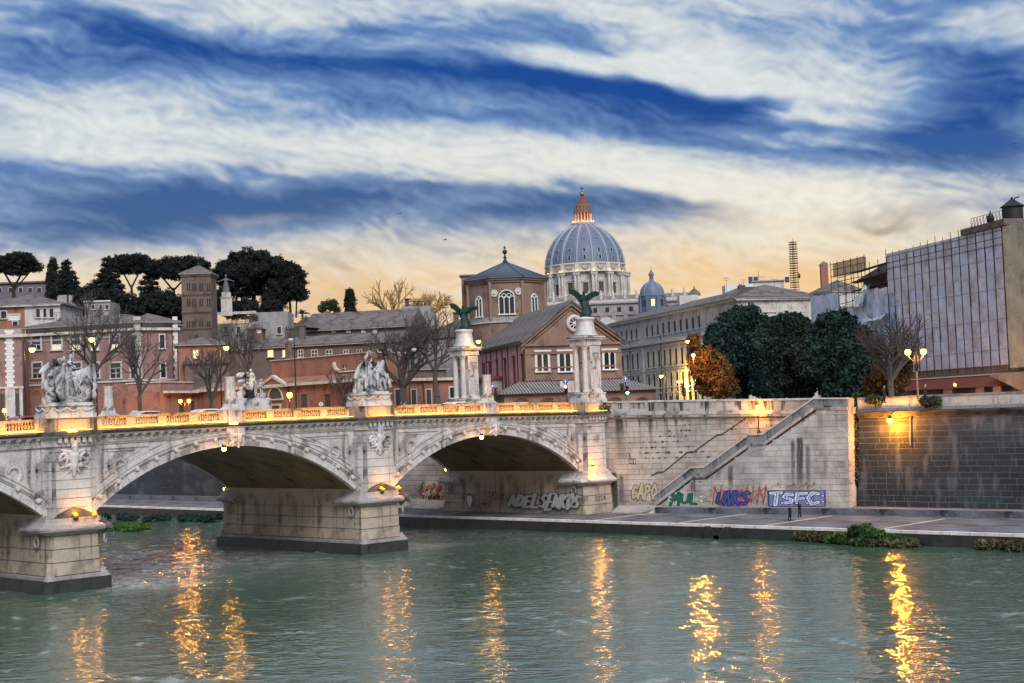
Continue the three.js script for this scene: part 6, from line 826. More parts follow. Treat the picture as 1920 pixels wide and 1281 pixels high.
  for (const [x, py] of [[-1.95, 548], [1.95, 546]]) mesh('medallion', merge([new THREE.TorusGeometry(0.5, 0.12, 6, 16), new THREE.CylinderGeometry(0.46, 0.46, 0.1, 16).rotateX(Math.PI / 2), ball(0.2, 0, 0, 0.05, 8)]).translate(x, Y(py), ap + 0.08), M.pale, t);
  for (let i = 0; i < 8; i++) { const a = Math.PI / 8 + i * Math.PI / 4; mesh('corner_strip', rod([(R + 0.02) * Math.sin(a), 0, (R + 0.02) * Math.cos(a)], [(R + 0.02) * Math.sin(a), Y(526), (R + 0.02) * Math.cos(a)], 0.28, 0.28, 8), M.church, t); }
  mesh('stair_turret', metreUV(merge([box(-7.3, -5.3, 0, Y(508), -2, 0.6), box(-7.6, -5.0, Y(508), Y(505), -2.3, 0.9)])), M.church, t);
}
{
  // church: gabled brick front and pink flank
  const b = new Bld('gabled_church', 'brown brick church front with a rose window and paired white windows, pink side wall', 'church', gpt(989, 200), gpt(1168, 203.4)), L = b.L, ye = b.y(1080, 640), ya = b.y(1077, 572);
  const prof = [[0, 0], [L, 0], [L, ye], [L * 0.49, ya], [0, ye]]; mesh('front_wall', metreUV(poly(prof, -1, 0)), M.church, b.t);
  const rk = (o, d, z0, z1, name, m) => mesh(name, metreUV(poly([[-0.6, ye - 0.5 + o], [L * 0.49, ya + 0.1 + o], [L + 0.6, ye - 0.5 + o], [L + 0.6, ye - 0.5 + o + d], [L * 0.49, ya + 0.15 + o + d], [-0.6, ye - 0.5 + o + d]], z0, z1)), m, b.t);
  rk(-0.15, 0.45, 0, 0.5, 'raking_cornice', M.church); rk(-0.7, 0.25, 0, 0.2, 'raking_band', M.church); rk(0.3, 0.25, -32, 0.7, 'roof', M.tile);
  b.band(ye - 1.7, ye - 1.45, 0.25, M.church); b.band(ye - 0.55, ye - 0.2, 0.35, M.church, 0, L, 'cornice'); const y1 = b.y(1080, 712); b.band(y1, y1 + 0.35, 0.4, M.church); b.band(y1 + 1.7, y1 + 1.9, 0.15, M.church); for (const x of [0.35, L - 0.35]) b.box('corner_pilaster', M.church, x - 0.45, x + 0.45, 0, ye - 1.7, 0, 0.18);
  for (const [a, c, p0, p1] of [[1007, 1027, 664, 696], [1049, 1069, 663, 696], [1090, 1110, 662, 695], [1133, 1152, 661, 692]]) b.wpx(a, c, p0, p1, { n: 2, bar: 0.2, arch: 1, frame: M.white, head: 1, fw: 0.32 });
  const rc = b.h(1077, 607), rose = new THREE.Group(); rose.name = 'rose_window'; b.t.add(rose); mesh('ring', new THREE.TorusGeometry(1.0, 0.28, 8, 28).translate(rc[0], rc[1], 0.1), M.pale, rose); mesh('glass', new THREE.CylinderGeometry(1.0, 1.0, 0.06, 28).rotateX(Math.PI / 2).translate(rc[0], rc[1], 0.03), M.pane, rose);
  const sp = [ball(0.2, rc[0], rc[1], 0.1, 8)]; for (let i = 0; i < 8; i++) { const a = (i + 0.5) * Math.PI / 4; sp.push(rod([rc[0], rc[1], 0.12], [rc[0] + 0.95 * Math.cos(a), rc[1] + 0.95 * Math.sin(a), 0.12], 0.065), new THREE.TorusGeometry(0.26, 0.05, 5, 10, Math.PI).rotateZ(i * Math.PI / 4 - Math.PI / 2).translate(rc[0] + 0.72 * Math.cos(i * Math.PI / 4), rc[1] + 0.72 * Math.sin(i * Math.PI / 4), 0.1)); } mesh('spokes', merge(sp), M.white, rose);
  // flank
  const s = new Bld('church_flank', 'pale pink side wall of the church with tall red slit windows and thin red pilasters', 'building', gpt(898, 229), gpt(989.5, 200.3)), S = s.L, Ys = s.y(985, 642), rosy = stone('rosy_plaster', 'rosy'), red = mat('brick_red', { color: [0.26, 0.075, 0.06] });
  s.box('wall', rosy, 0, S, 0, Ys, -7, -0.02); s.box('eaves', M.tile, -0.2, S, Ys, Ys + 0.3, -7, 0.7);
  for (const px of [912, 921, 932, 942, 953, 971]) { const x = s.h(px, 680)[0]; s.box('pilaster_strip', red, x - 0.1, x + 0.1, 0, Ys, -0.02, 0.12); } for (const px of [908, 919, 933, 948, 965, 981]) { const x = s.h(px, 690)[0], y0 = s.y(px, 705 - (980 - px) * -0.02), yt = s.y(px, lerp(684, 668, (px - 908) / 72)); s.win(x - 0.24, x + 0.24, yt - 4.2, yt, { pane: M.shutter, frame: red, fw: 0.1, head: 1, sill: 0 }); }
  s.box('lower_wall', M.plaster, s.h(896, 720)[0], s.h(941, 720)[0], 0, s.y(930, 713), 0, 1.5); s.box('lower_roof', red, s.h(896, 720)[0], s.h(942, 720)[0], s.y(930, 713), s.y(930, 707), 0, 1.9);
  // roof porch in front
  const q = new Bld('church_porch', 'low brick porch with a ribbed tile roof and round arches before the church', 'porch', gpt(930, 184), gpt(1236, 190)), Q = q.L, yq = q.y(1000, 738), yr = q.y(1000, 716), red2 = M.church; const xs = q.h(1062, 740)[0], xe = q.h(1110, 740)[0];
  q.box('wall', M.church, q.h(945, 740)[0], Q - 0.4, 0, yq, -5, 0);
  const slope = (x0, x1, i0, i1) => { const A = [x0, yq, 0.6], B = [x1, yq, 0.6], C = [x1 - i1, yr, -3.2], D = [x0 + i0, yr, -3.2], E = [x0, yq, -5], G = [x1, yq, -5], pos = [], f = (...v) => { for (let k = 1; k + 1 < v.length; k++) pos.push(...v[0], ...v[k], ...v[k + 1]); }; f(A, B, C, D); f(A, D, E); f(B, G, C); f(D, C, G, E); f(A, E, G, B); const g = new THREE.BufferGeometry(); g.setAttribute('position', new THREE.Float32BufferAttribute(pos, 3)); g.computeVertexNormals(); mesh('roof', metreUV(g), M.tile, q.t); for (let x = x0 + 0.3; x < x1; x += 0.42) { const tt = Math.min(1, (x - x0) / Math.max(0.01, i0), (x1 - x) / Math.max(0.01, i1)); mesh('tile_row', rod([x, yq + 0.04, 0.62], [x, lerp(yq, yr, tt) + 0.04, lerp(0.6, -3.2, tt)], 0.1, 0.1, 5), M.grey, q.t); } };
  slope(q.h(935, 740)[0], xs, 3.6, 0.2); slope(xe, Q, 0.2, 3.4); q.box('link_wall', M.plaster, xs - 0.5, xe + 0.5, 0, yr, -5, -1);
  for (const [c, w] of [[978, 26], [1028, 26], [1154, 25], [1205, 25]]) { const x0 = q.h(c - w / 2, 760)[0], x1 = q.h(c + w / 2, 760)[0]; q.win(x0, x1, 0, q.y(c, 746), { arch: 1, archFrame: 1, frame: mat('arch_brick', { color: [0.2, 0.09, 0.06] }), pane: M.shutter, sill: 0, name: 'arch', fw: 0.22 }); }
}
{
  // long palace on the right, receding to the left
  const b = new Bld('long_pale_palace', 'long pale palace front receding leftwards with rows of dark windows', 'building', gpt(1151, 314), gpt(1390, 250)), L = b.L, Y = b.y(1388, 557), p = (py) => b.y(1300, py);
  const yB = b.y(1300, 613), yC = b.y(1235, 655);
  b.box('wall', M.plaster, 0, L, 0, Y - 0.5, -16, 0); b.band(Y - 0.5, Y, 0.7, M.plaster, 0, L, 'cornice'); b.hip(0, L, Y, 16, 2.7, 0.8, M.tile, 6);
  const rows = [[Y - 4.4, Y - 1.9], [Y - 10.4, Y - 7.2], [Y - 15.6, Y - 11.9], [1.0, 3.4]], split = b.h(1206, 650)[0];
  b.band(Y - 5.8, Y - 5.2, 0.6, M.plaster, 0, L, 'main_cornice'); b.band(Y - 6.4, Y - 6.2, 0.2, M.plaster); b.band(Y - 11.2, Y - 10.95, 0.2, M.plaster); b.band(4.3, 4.6, 0.25, M.plaster); b.box('pier_strip', M.plaster, split - 0.3, split + 0.3, 0, Y - 5.8, 0, 0.3);
  const n = 22; for (let i = 0; i < n; i++) { const x = lerp(1.2, L - 1.4, i / (n - 1)); if (Math.abs(x - split) < 0.5) continue; const arc = x < split + 9; rows.forEach(([y0, y1], k) => b.win(x - 0.62, x + 0.62, y0 + (k === 0 ? 0.3 : 0), y1, { frame: M.plaster, fw: 0.24, arch: k === 0 && arc, pane: k === 0 && arc ? M.shutter : M.pane, head: k === 2, sill: k === 3 ? 0 : 1 })); if (i < n - 1) { const xm = x + (L - 2.6) / (n - 1) / 2; b.box('panel_strip', M.plaster, xm - 0.16, xm + 0.16, Y - 16.5, Y - 6.45, 0, 0.12); b.box('panel_strip', M.plaster, xm - 0.16, xm + 0.16, Y - 5.15, Y - 0.55, 0, 0.1); } }
  const c = new Bld('corner_palace', 'pale corner palace above the dark trees with a wide glazed loggia', 'building', gpt(1390, 250), gpt(1529, 254)), C = c.L;
  c.box('wall', M.plaster, 0.02, C, 0, Y - 0.5, -16, 0); c.band(Y - 0.5, Y, 0.7, M.plaster, 0, C, 'cornice'); c.hip(0, C, Y, 16, 2.5, 0.8, M.tile, 5); c.band(Y - 5.8, Y - 5.2, 0.6, M.plaster, 0, C, 'main_cornice');
  c.wpx(1417, 1451, 570, 584, { n: 5, bar: 0.15, frame: M.plaster }); c.wpx(1501, 1508, 568, 583, { frame: M.plaster }); for (const px of [1400, 1462, 1480, 1516]) { const x = c.h(px, 575)[0]; c.box('panel_strip', M.plaster, x - 0.2, x + 0.2, Y - 5.1, Y - 0.55, 0, 0.12); } for (let i = 0; i < 9; i++) c.win(1 + i * 1.4, 1.9 + i * 1.4, Y - 10.4, Y - 7.2, { frame: M.plaster });
  for (let i = 0; i < 45; i++) { const x = -0.4 + i * (C + 0.8) / 44, k = clamp(Math.min(x + 0.8, C + 0.8 - x) / 5.6); mesh('tile_row', rod([x, Y + 0.06, 0.8], [x, Y + 0.06 + 2.5 * k, 0.8 - 8.8 * k], 0.1, 0.1, 5), M.tile, c.t); }
  // roof top structures
  const r = new Bld('roof_house', 'pale roof top house with water tanks and aerials on the palace roof', 'roof house', gpt(1370, 262), gpt(1482, 262), GY + 18); r.box('wall', M.white, 0, r.h(1412, 540)[0], 0, r.y(1390, 533), -4, 0); r.box('wall', M.plaster, r.h(1412, 540)[0], r.L, 0, r.y(1450, 527), -4, -0.5); r.box('roof_edge', M.grey, r.h(1411, 540)[0], r.L + 0.2, r.y(1450, 527), r.y(1450, 525), -4.2, -0.2); for (const px of [1385, 1393]) r.wpx(px, px + 4, 535, 540, { fw: 0.08, sill: 0 }); for (const px of [1410, 1420, 1479]) mesh('water_tank', new THREE.CylinderGeometry(0.4, 0.4, 1.0, 12).translate(r.h(px, 525)[0], r.y(px, 523), -1.5), mat('tank_blue', { color: [0.05, 0.08, 0.2] }), r.t); mesh('aerial', merge([rod([r.h(1426, 525)[0], r.y(1426, 526), -2], [r.h(1426, 525)[0], r.y(1426, 505), -2], 0.04), box(r.h(1426, 518)[0] - 0.1, r.h(1437, 518)[0], r.y(1426, 518), r.y(1426, 517.5), -2.03, -1.97)]), M.iron, r.t);
  const k = new Bld('roof_turret', 'small turret with a domed cap on the roofs right of the small dome', 'turret', gpt(1283, 290), gpt(1318, 290), GY + 12); k.box('wall', M.plaster, 0, k.L, 0, k.y(1300, 553), -4, 0); mesh('cap', lathe([[1.3, 0], [1.2, 0.5], [0.6, 1.1], [0.15, 1.4], [0.05, 2]], 12).translate(k.h(1304, 553)[0], k.y(1304, 553), -1.5), M.tile, k.t); mesh('chimney', rod([k.h(1279, 560)[0], 0, -1], [k.h(1279, 560)[0], k.y(1279, 556), -1], 0.5), M.tile, k.t);
  const v = new Bld('hip_roof_house', 'small brown hipped roof between the palace and the scaffolding', 'building', gpt(1528, 255), gpt(1568, 250)); v.box('wall', M.plaster, 0, v.L, 0, v.y(1545, 547), -8, 0); v.hip(0, v.L, v.y(1545, 547), 8, 2.2, 0.3);
  const ch = new Bld('square_chimney', 'tall square chimney tower in front of the orange scaffolding', 'chimney', gpt(1552, 262), gpt(1565, 262), GY + 15); ch.box('shaft', M.ochre, 0, ch.L, 0, ch.y(1558, 496), -1.2, 0); ch.hip(0, ch.L, ch.y(1558, 495), 1.2, 0.6, 0.1); 
  // radio mast
  const mp = ground(1501, 330), mt = thing('radio_mast', 'tall lattice radio mast with rings tinted as if warmly lit on the palace roof', 'mast', [mp.x, GY, mp.z]), yM = (py) => (horizonY(1501) - py) * 330 / F + 12 - GY;
  const lat = [], w = 0.45; for (const [a, c] of [[-w, -w], [w, -w], [w, w], [-w, w]]) lat.push(rod([a * 1.6, yM(560), c * 1.6], [a, yM(452), c], 0.07)); mesh('mast_leg', merge(lat), mat('mast_warm_tint', { color: [0.5, 0.3, 0.12] }), mt); const rings = []; for (let i = 0; i < 24; i++) { const y = lerp(yM(556), yM(453), i / 23); mesh('ring', box(-0.75, 0.75, y, y + 0.16, -0.75, 0.75), i % 2 ? mat('ring_warm_tint', { color: [0.55, 0.3, 0.08] }) : M.iron, mt); } mesh('dish', new THREE.SphereGeometry(0.6, 12, 8).scale(1, 1, 0.4).translate(1.1, yM(516), 0.5), M.iron, mt); mesh('tip', rod([0, yM(453), 0], [0, yM(446), 0], 0.04), M.iron, mt);  // warm light on legs and rings is put into their colours
}
{
  // building under scaffolding
  const b = new Bld('scaffolded_building', 'tall building wrapped in pale blue scaffold netting at the right border', 'building', gpt(1676, 176), gpt(1896, 150)), L = b.L, Y = b.y(1896, 421), net = [0, 1, 2].map((i) => mat('scaffold_net_' + ['pale', 'blue', 'grey'][i], { color: [[1.08, 1.05, 1.03], [0.95, 0.98, 1.02], [1.0, 0.97, 0.94]][i], map: TX.net, roughness: 1, bumpMap: coarseRelief, bumpScale: 0.12 })), r = b.r;
  const Yl = b.y(1690, 470), low = 0.6; b.box('wall', M.grey, 0, L, 0, Math.min(Y, Yl) - 0.5, -14, -0.9);
  const n = 15, rows = 9, top = (x) => lerp(Yl, Y, x / L);
  for (let i = 0; i < n; i++) for (let j = 0; j < rows; j++) {
    const x0 = i * L / n + 0.03, x1 = (i + 1) * L / n - 0.03, y0 = lerp(3.6, top((x0 + x1) / 2), j / rows), y1 = lerp(3.6, top((x0 + x1) / 2), (j + 1) / rows) - 0.006, g = new THREE.PlaneGeometry(x1 - x0, y1 - y0, 4, 5), p = g.attributes.position, o = r() * 9; for (let q = 0; q < p.count; q++) { const u = p.getX(q) / (x1 - x0), v = p.getY(q) / (y1 - y0); p.setZ(q, 0.1 * Math.sin((u + 0.5) * Math.PI) * (0.4 + r() * 0.3) * Math.sin((v + 0.5) * Math.PI) + 0.04 * Math.sin(u * 8 + o) * (0.5 - v) + (r() - 0.5) * 0.02); } g.computeVertexNormals();
    mesh('netting_panel', metreUV(g.translate((x0 + x1) / 2, (y0 + y1) / 2, 0)), net[(i * 7 + j * 3 + (r() * 2 | 0)) % 3], b.t);
  }
  for (let i = 0; i <= n; i++) { const x = i * L / n; mesh('pole', rod([x, 3, 0.06], [x, top(x) + 0.2 + r() * 0.6, 0.06], 0.042), M.iron, b.t); } for (let j = 0; j <= rows; j++) { mesh('ledger', rod([0, lerp(3.6, Yl, j / rows), 0.16], [L, lerp(3.6, Y, j / rows), 0.16], 0.03), j % 2 ? M.grey : M.plaster, b.t); } for (let j = 0; j < 3; j++) mesh('ledger', rod([0, Yl - 0.35 - j * 0.75, 0.17], [L, Y - 0.35 - j * 0.75, 0.17], 0.035), M.iron, b.t);
  const rf = b.h(1806, 440)[0]; b.box('cornice', M.tile, rf, L + 1, Y + 0.1, Y + 0.75, -8, 0.3); mesh('roof', metreUV(poly([[b.h(1676, 470)[0], Yl - 0.4], [rf, Y + 0.3], [rf, Y - 2]], -10, -0.6)), M.tile, b.t);
  const kx = b.h(1867, 410)[0], ky = Y + 0.75; mesh('roof_kiosk', merge([new THREE.CylinderGeometry(1.1, 1.1, 1.5, 8).translate(kx, ky + 0.75, -2), new THREE.CylinderGeometry(0.2, 1.35, 0.8, 8).translate(kx, ky + 1.9, -2), ball(0.15, kx, ky + 2.4, -2)]), M.iron, b.t); mesh('finial_urn', lathe([[0.1, 0], [0.4, 0.4], [0.35, 0.9], [0.1, 1.2], [0.05, 1.5]], 10).translate(b.h(1842, 420)[0], ky, -1), M.iron, b.t);
  for (let i = 0; i < 12; i++) { const x = lerp(rf + 0.8, L, i / 11); mesh('railing_post', rod([x, ky, -0.6], [x, ky + 1.1, -0.6], 0.035), M.iron, b.t); if (i) mesh('railing_bar', merge([rod([x - (L - rf - 0.8) / 11, ky + 1.1, -0.6], [x, ky + 1.1, -0.6], 0.03), rod([x - (L - rf - 0.8) / 11, ky + 0.1, -0.6], [x, ky + 1.05, -0.6], 0.025)]), M.iron, b.t); } mesh('aerial', merge([rod([L - 0.6, ky, -2], [L - 0.6, ky + 2.4, -2], 0.06), box(L - 0.6, L + 0.3, ky + 2.3, ky + 2.4, -2.05, -1.95)]), M.iron, b.t);
  b.box('side_netting', mat('ochre_net', { map: TX.net, color: [0.85, 0.74, 0.45], bumpMap: coarseRelief, bumpScale: 0.1 }), L + 0.1, L + 12, 3.2, Y, -3, 0.02);
  // red awning hoarding below
  const hd = b.h(1692, 712)[0], y1 = b.y(1800, 707), y0 = b.y(1800, 728); for (let i = 0; i < 9; i++) { const a = lerp(hd, L, i / 9), e = lerp(hd, L, (i + 1) / 9); mesh('awning_board', metreUV(hexa([[a, y0, -0.5], [e, y0, -0.5], [e, y1, -0.5], [a, y1, -0.5], [a + 0.02, y0, 1.5], [e - 0.02, y0, 1.5], [e - 0.02, y1, 0.2], [a + 0.02, y1, 0.2]])), mat('red_boards', { color: [0.2, 0.06, 0.045] }), b.t); }
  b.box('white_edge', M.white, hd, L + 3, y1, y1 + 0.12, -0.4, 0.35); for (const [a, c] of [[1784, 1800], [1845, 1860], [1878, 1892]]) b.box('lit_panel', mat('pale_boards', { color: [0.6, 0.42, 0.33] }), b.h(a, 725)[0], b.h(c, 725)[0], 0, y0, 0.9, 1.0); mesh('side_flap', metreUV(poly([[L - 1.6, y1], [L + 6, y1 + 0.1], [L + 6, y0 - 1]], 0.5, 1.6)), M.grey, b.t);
  // lower scaffolding left of it, with torn netting
  const c = new Bld('lower_scaffold', 'lower stepped scaffolding with torn white netting and dark open bays left of the wrapped building', 'scaffolding', gpt(1530, 208), gpt(1676, 176.5)), C = c.L, X = (px) => c.h(px, 600)[0]; c.box('wall', M.brick, 0, C, 0, c.y(1640, 560), -9, -1.2);
  c.box('dark_storey', M.shutter, X(1592), C, c.y(1640, 562), c.y(1640, 510), -9, -2.2); mesh('roof', metreUV(poly([[X(1588), c.y(1600, 522)], [C, c.y(1675, 505)], [C, c.y(1675, 474)]], -10, -1.6)), M.tile, c.t); c.box('gutter', M.grey, X(1590), C, c.y(1640, 517), c.y(1640, 515), -1.6, -1.0);
  const white = net.map((m) => { const q = m.clone(); q.name = 'white_net'; q.color.setRGB(1.25, 1.18, 1.12); return q; });
  for (let i = 0; i < 10; i++) { const x0 = i * C / 10, x1 = (i + 1) * C / 10, px = lerp(1530, 1676, (i + 0.5) / 10), tp = px < 1592 ? lerp(553, 546, (px - 1530) / 62) : px < 1626 ? 571 : lerp(540, 536, (px - 1626) / 50), yt = c.y(px, tp); for (let j = 0; j < 6; j++) { const y0 = lerp(3, yt, j / 6), y1 = lerp(3, yt, (j + 1) / 6) - 0.006, g = new THREE.PlaneGeometry(x1 - x0 - 0.04, y1 - y0, 4, 4), p = g.attributes.position; for (let q = 0; q < p.count; q++) p.setZ(q, 0.05 * r() + 0.06 * Math.sin(p.getX(q) * 2)); g.computeVertexNormals(); mesh('netting_panel', metreUV(g.translate((x0 + x1) / 2, (y0 + y1) / 2, 0.05)), white[(i + j) % 3], c.t); } }
  for (let i = 0; i <= 10; i++) { const x = i * C / 10, px = lerp(1530, 1676, i / 10); mesh('pole', rod([x, 3, -0.02], [x, c.y(px, px < 1590 ? 548 : lerp(500, 478, (px - 1590) / 86)), -0.02], 0.05), M.iron, c.t); } for (let j = 0; j < 5; j++) { const y = lerp(c.y(1640, 572), c.y(1640, 500), j / 4); mesh('ledger', rod([X(1575), y, -0.1], [C, y, -0.1], 0.05), M.iron, c.t); mesh('plank', metreUV(box(X(1600), C, y + 0.06, y + 0.12, -0.9, 0)), M.shutter, c.t); }
  const torn = (a, bb, y0, y1, k) => { const g = new THREE.PlaneGeometry(bb - a, y1 - y0, 10, 8), p = g.attributes.position; for (let q = 0; q < p.count; q++) { const u = p.getX(q) / (bb - a), v = p.getY(q) / (y1 - y0) + 0.5; p.setZ(q, 0.5 * (1 - v) + 0.2 * Math.sin(u * 9 + k) * (1.2 - v)); p.setY(q, p.getY(q) - 0.5 * Math.sin((u + 0.5) * Math.PI) * v - 0.3 * r()); } g.computeVertexNormals(); mesh('hanging_sheet', g.translate((a + bb) / 2, (y0 + y1) / 2, 0.3), M.white, c.t); };
  torn(X(1612), X(1628), c.y(1620, 572), c.y(1620, 545), 1); torn(X(1625), C, c.y(1640, 600), c.y(1640, 588), 2); torn(X(1600), X(1626), c.y(1612, 572), c.y(1612, 565), 3); torn(X(1630), X(1642), c.y(1636, 540), c.y(1636, 528), 4);
  const s = new Bld('roof_scaffold', 'open scaffold frame with orange lit sheeting on the roof behind the chimney', 'scaffolding', gpt(1570, 215), gpt(1634, 205), GY + 14); for (let i = 0; i < 6; i++) { const x = i * s.L / 5; mesh('pole', rod([x, 0, 0], [x, s.y(1600, 482), 0], 0.06), M.iron, s.t); } for (const py of [486, 497, 510, 522]) mesh('ledger', rod([0, s.y(1600, py), 0], [s.L, s.y(1600, py), 0], 0.05), M.iron, s.t); s.box('sheeting', mat('orange_sheet', { color: [0.55, 0.36, 0.2], transparent: true, opacity: 0.65 }), 0.2, s.L, s.y(1600, 512), s.y(1600, 486), -0.3, -0.26);
}
{
  // the great basilica dome
  const p = ground(1108, 900), turn = Math.atan2(EYE.x - p.x, EYE.z - p.z), k = 900 / F, Y = (py) => (horizonY(1108) - py) * k + 12 - GY, t = thing('domed_basilica', 'huge ribbed blue grey dome with a lantern and warm lit drum on the horizon', 'basilica', [p.x, GY, p.z], turn);
  const lead = mat('blue_lead', { color: [0.12, 0.16, 0.235], roughness: 0.55, bumpMap: coarseRelief, bumpScale: 0.2 }), lead2 = mat('pale_lead', { color: [0.3, 0.34, 0.42], roughness: 0.55 }), drumStone = stone('drum_stone', 'plaster');
  const prof = [[498, 24.9], [490, 24.6], [480, 23.9], [470, 22.9], [460, 21.2], [450, 19.0], [440, 16.0], [432, 12.9], [426, 9.8], [422, 7.4]].map(([py, r]) => [r, Y(py)]);
  mesh('dome_shell', lathe(prof, 64), lead, t);
  for (let i = 0; i < 16; i++) { const a = (i + 0.5) / 16 * 2 * Math.PI, s = Math.sin(a), c = Math.cos(a); mesh('dome_rib', new THREE.TubeGeometry(new THREE.CatmullRomCurve3(prof.map(([r, y]) => V3((r + 0.15) * s, y, (r + 0.15) * c))), 14, 0.62, 5), lead2, t); for (const o of [-0.05, 0.05]) mesh('dome_fillet', new THREE.TubeGeometry(new THREE.CatmullRomCurve3(prof.map(([r, y]) => V3((r + 0.1) * Math.sin(a + o), y, (r + 0.1) * Math.cos(a + o)))), 10, 0.22, 4), lead2, t);
    const am = i / 16 * 2 * Math.PI; for (const [py, w, h] of [[488, 1.2, 3.2], [474, 1.2, 2.6], [452, 0.9, 1.6]]) { const r = (() => { const y = Y(py); for (let q = 1; q < prof.length; q++) if (y <= prof[q][1]) return lerp(prof[q - 1][0], prof[q][0], (y - prof[q - 1][1]) / (prof[q][1] - prof[q - 1][1])); return 8; })(); const d = new THREE.Group(); d.name = 'dormer'; t.add(d); d.rotation.y = am; mesh('frame', box(-w, w, Y(py) - h / 2, Y(py) + h / 2, r - 1.2, r + 0.35), lead2, d); mesh('hood', new THREE.CylinderGeometry(w * 1.1, w * 1.1, 1.4, 10, 1, false, -Math.PI / 2, Math.PI).rotateX(Math.PI / 2).translate(0, Y(py) + h / 2, r - 0.3), lead2, d); mesh('opening', box(-w * 0.5, w * 0.5, Y(py) - h / 2 + 0.3, Y(py) + h / 2 - 0.2, r + 0.35, r + 0.4), M.pane, d); } }
  mesh('attic', lathe([[25.2, Y(515)], [25.2, Y(513.5)], [24.6, Y(513)], [24.6, Y(501)], [25.4, Y(500)], [25.6, Y(498)], [24.5, Y(497.5)]], 64), drumStone, t); for (let i = 0; i < 16; i++) { const a = i / 16 * 2 * Math.PI; const g = new THREE.Group(); g.name = 'attic_panel'; g.rotation.y = a; t.add(g); mesh('swag', tube([[-2.3, Y(504), 24.75], [-1.2, Y(508), 24.95], [0, Y(509), 25.05], [1.2, Y(508), 24.95], [2.3, Y(504), 24.75]], 0.4, 12, 5), M.grey, g); mesh('pier', box(-1.1, 1.1, Y(514), Y(500), 24.2, 25.4).rotateY(Math.PI / 16), drumStone, g); }
  mesh('drum_wall', lathe([[24.2, Y(572)], [24.2, Y(516)], [26.2, Y(515.5)], [26.4, Y(513.5)], [24, Y(513.2)]], 64), drumStone, t);
  for (let i = 0; i < 16; i++) { const g = new THREE.Group(); g.name = 'drum_bay'; g.rotation.y = i / 16 * 2 * Math.PI; t.add(g); mesh('window', box(-1.6, 1.6, Y(555), Y(534), 24.1, 24.3), M.shutter, g); mesh('window_frame', merge([box(-2.1, -1.6, Y(557), Y(533), 24.1, 24.7), box(1.6, 2.1, Y(557), Y(533), 24.1, 24.7), box(-2.4, 2.4, Y(534), Y(532), 24.1, 24.9), box(-2.4, 2.4, Y(558), Y(556), 24.1, 25)]), drumStone, g); mesh('window_pediment', i & 1 ? poly([[-2.6, Y(531)], [2.6, Y(531)], [0, Y(526)]], 24, 24.9) : new THREE.CylinderGeometry(2.6, 2.6, 0.9, 14, 1, false, -Math.PI / 2, Math.PI).scale(1, 1, 0.5).rotateX(Math.PI / 2).translate(0, Y(531), 24.5), drumStone, g);
    const b = new THREE.Group(); b.name = 'buttress'; b.rotation.y = (i + 0.5) / 16 * 2 * Math.PI; t.add(b); mesh('wall', metreUV(box(-1.2, 1.2, Y(568), Y(517), 23.5, 26.8)), drumStone, b); for (const s of [-1, 1]) mesh('column', rod([s * 1.05, Y(564), 27.2], [s * 1.05, Y(521), 27.2], 0.75, 0.66, 12), drumStone, b); mesh('entablature', metreUV(merge([box(-2.1, 2.1, Y(519.5), Y(516), 24, 28.2), box(-2.4, 2.4, Y(516), Y(514.5), 24, 28.5), box(-2.1, 2.1, Y(570), Y(564), 24, 28.3)])), drumStone, b); mesh('capital', box(-1.95, 1.95, Y(522), Y(519.5), 26.3, 28), drumStone, b); }
  // lantern
  const yG = Y(422); mesh('lantern_gallery', lathe([[7.4, yG - 0.3], [7.8, yG], [7.8, yG + 1.2], [7.3, yG + 2.2], [5.4, yG + 2.3], [5.4, yG + 2.6]], 32), lead2, t); mesh('lantern_core', lathe([[3.9, yG + 2.2], [3.9, Y(398)], [5.9, Y(398)], [6.0, Y(396.5)], [5.0, Y(396)], [4.4, Y(385)], [4.9, Y(384)], [4.6, Y(382.5)], [0, Y(382)]], 32), mat('lantern_stone', { color: [0.32, 0.14, 0.06] }), t);
  for (let i = 0; i < 16; i++) { const a = (i + 0.5) / 16 * 2 * Math.PI; mesh('lantern_column', rod([5.3 * Math.sin(a), yG + 2.2, 5.3 * Math.cos(a)], [5.3 * Math.sin(a), Y(398), 5.3 * Math.cos(a)], 0.42, 0.38, 8), drumStone, t); mesh('candelabrum', lathe([[0.5, 0], [0.3, 0.6], [0.55, 1.5], [0.2, 2.6], [0.35, 3.2], [0.1, 4]], 8).translate(5.3 * Math.sin(a), Y(396.5), 5.3 * Math.cos(a)), lead, t); }
  mesh('spire', lathe([[4.5, Y(382.5)], [3.0, Y(377)], [1.8, Y(371)], [1.0, Y(367)], [0.9, Y(365)]], 16), mat('spire_lead', { color: [0.2, 0.07, 0.05] }), t); mesh('orb', ball(1.45, 0, Y(361), 0, 14), mat('gilt', { color: [0.45, 0.2, 0.06], roughness: 0.4, metalness: 0.6 }), t); mesh('cross', merge([box(-0.22, 0.22, Y(357), Y(346), -0.2, 0.2), box(-1.5, 1.5, Y(351.2), Y(350), -0.2, 0.2)]), M.iron, t);
  const lampAt = (x, y, z, c, cd) => pointLamp(t, x, y, z, c, cd, 30);
  const gl = glow('gallery_lamp_glass', [1, 0.45, 0.06], 4); for (let i = -3; i <= 3; i++) { const a = i * Math.PI / 8; mesh('gallery_lamp', ball(0.24, 7.0 * Math.sin(a), yG + 2.7, 7.0 * Math.cos(a), 8), gl, t); lampAt(7.0 * Math.sin(a), yG + 2.7, 7.0 * Math.cos(a), new THREE.Color(1, 0.2, 0.02), 30); }
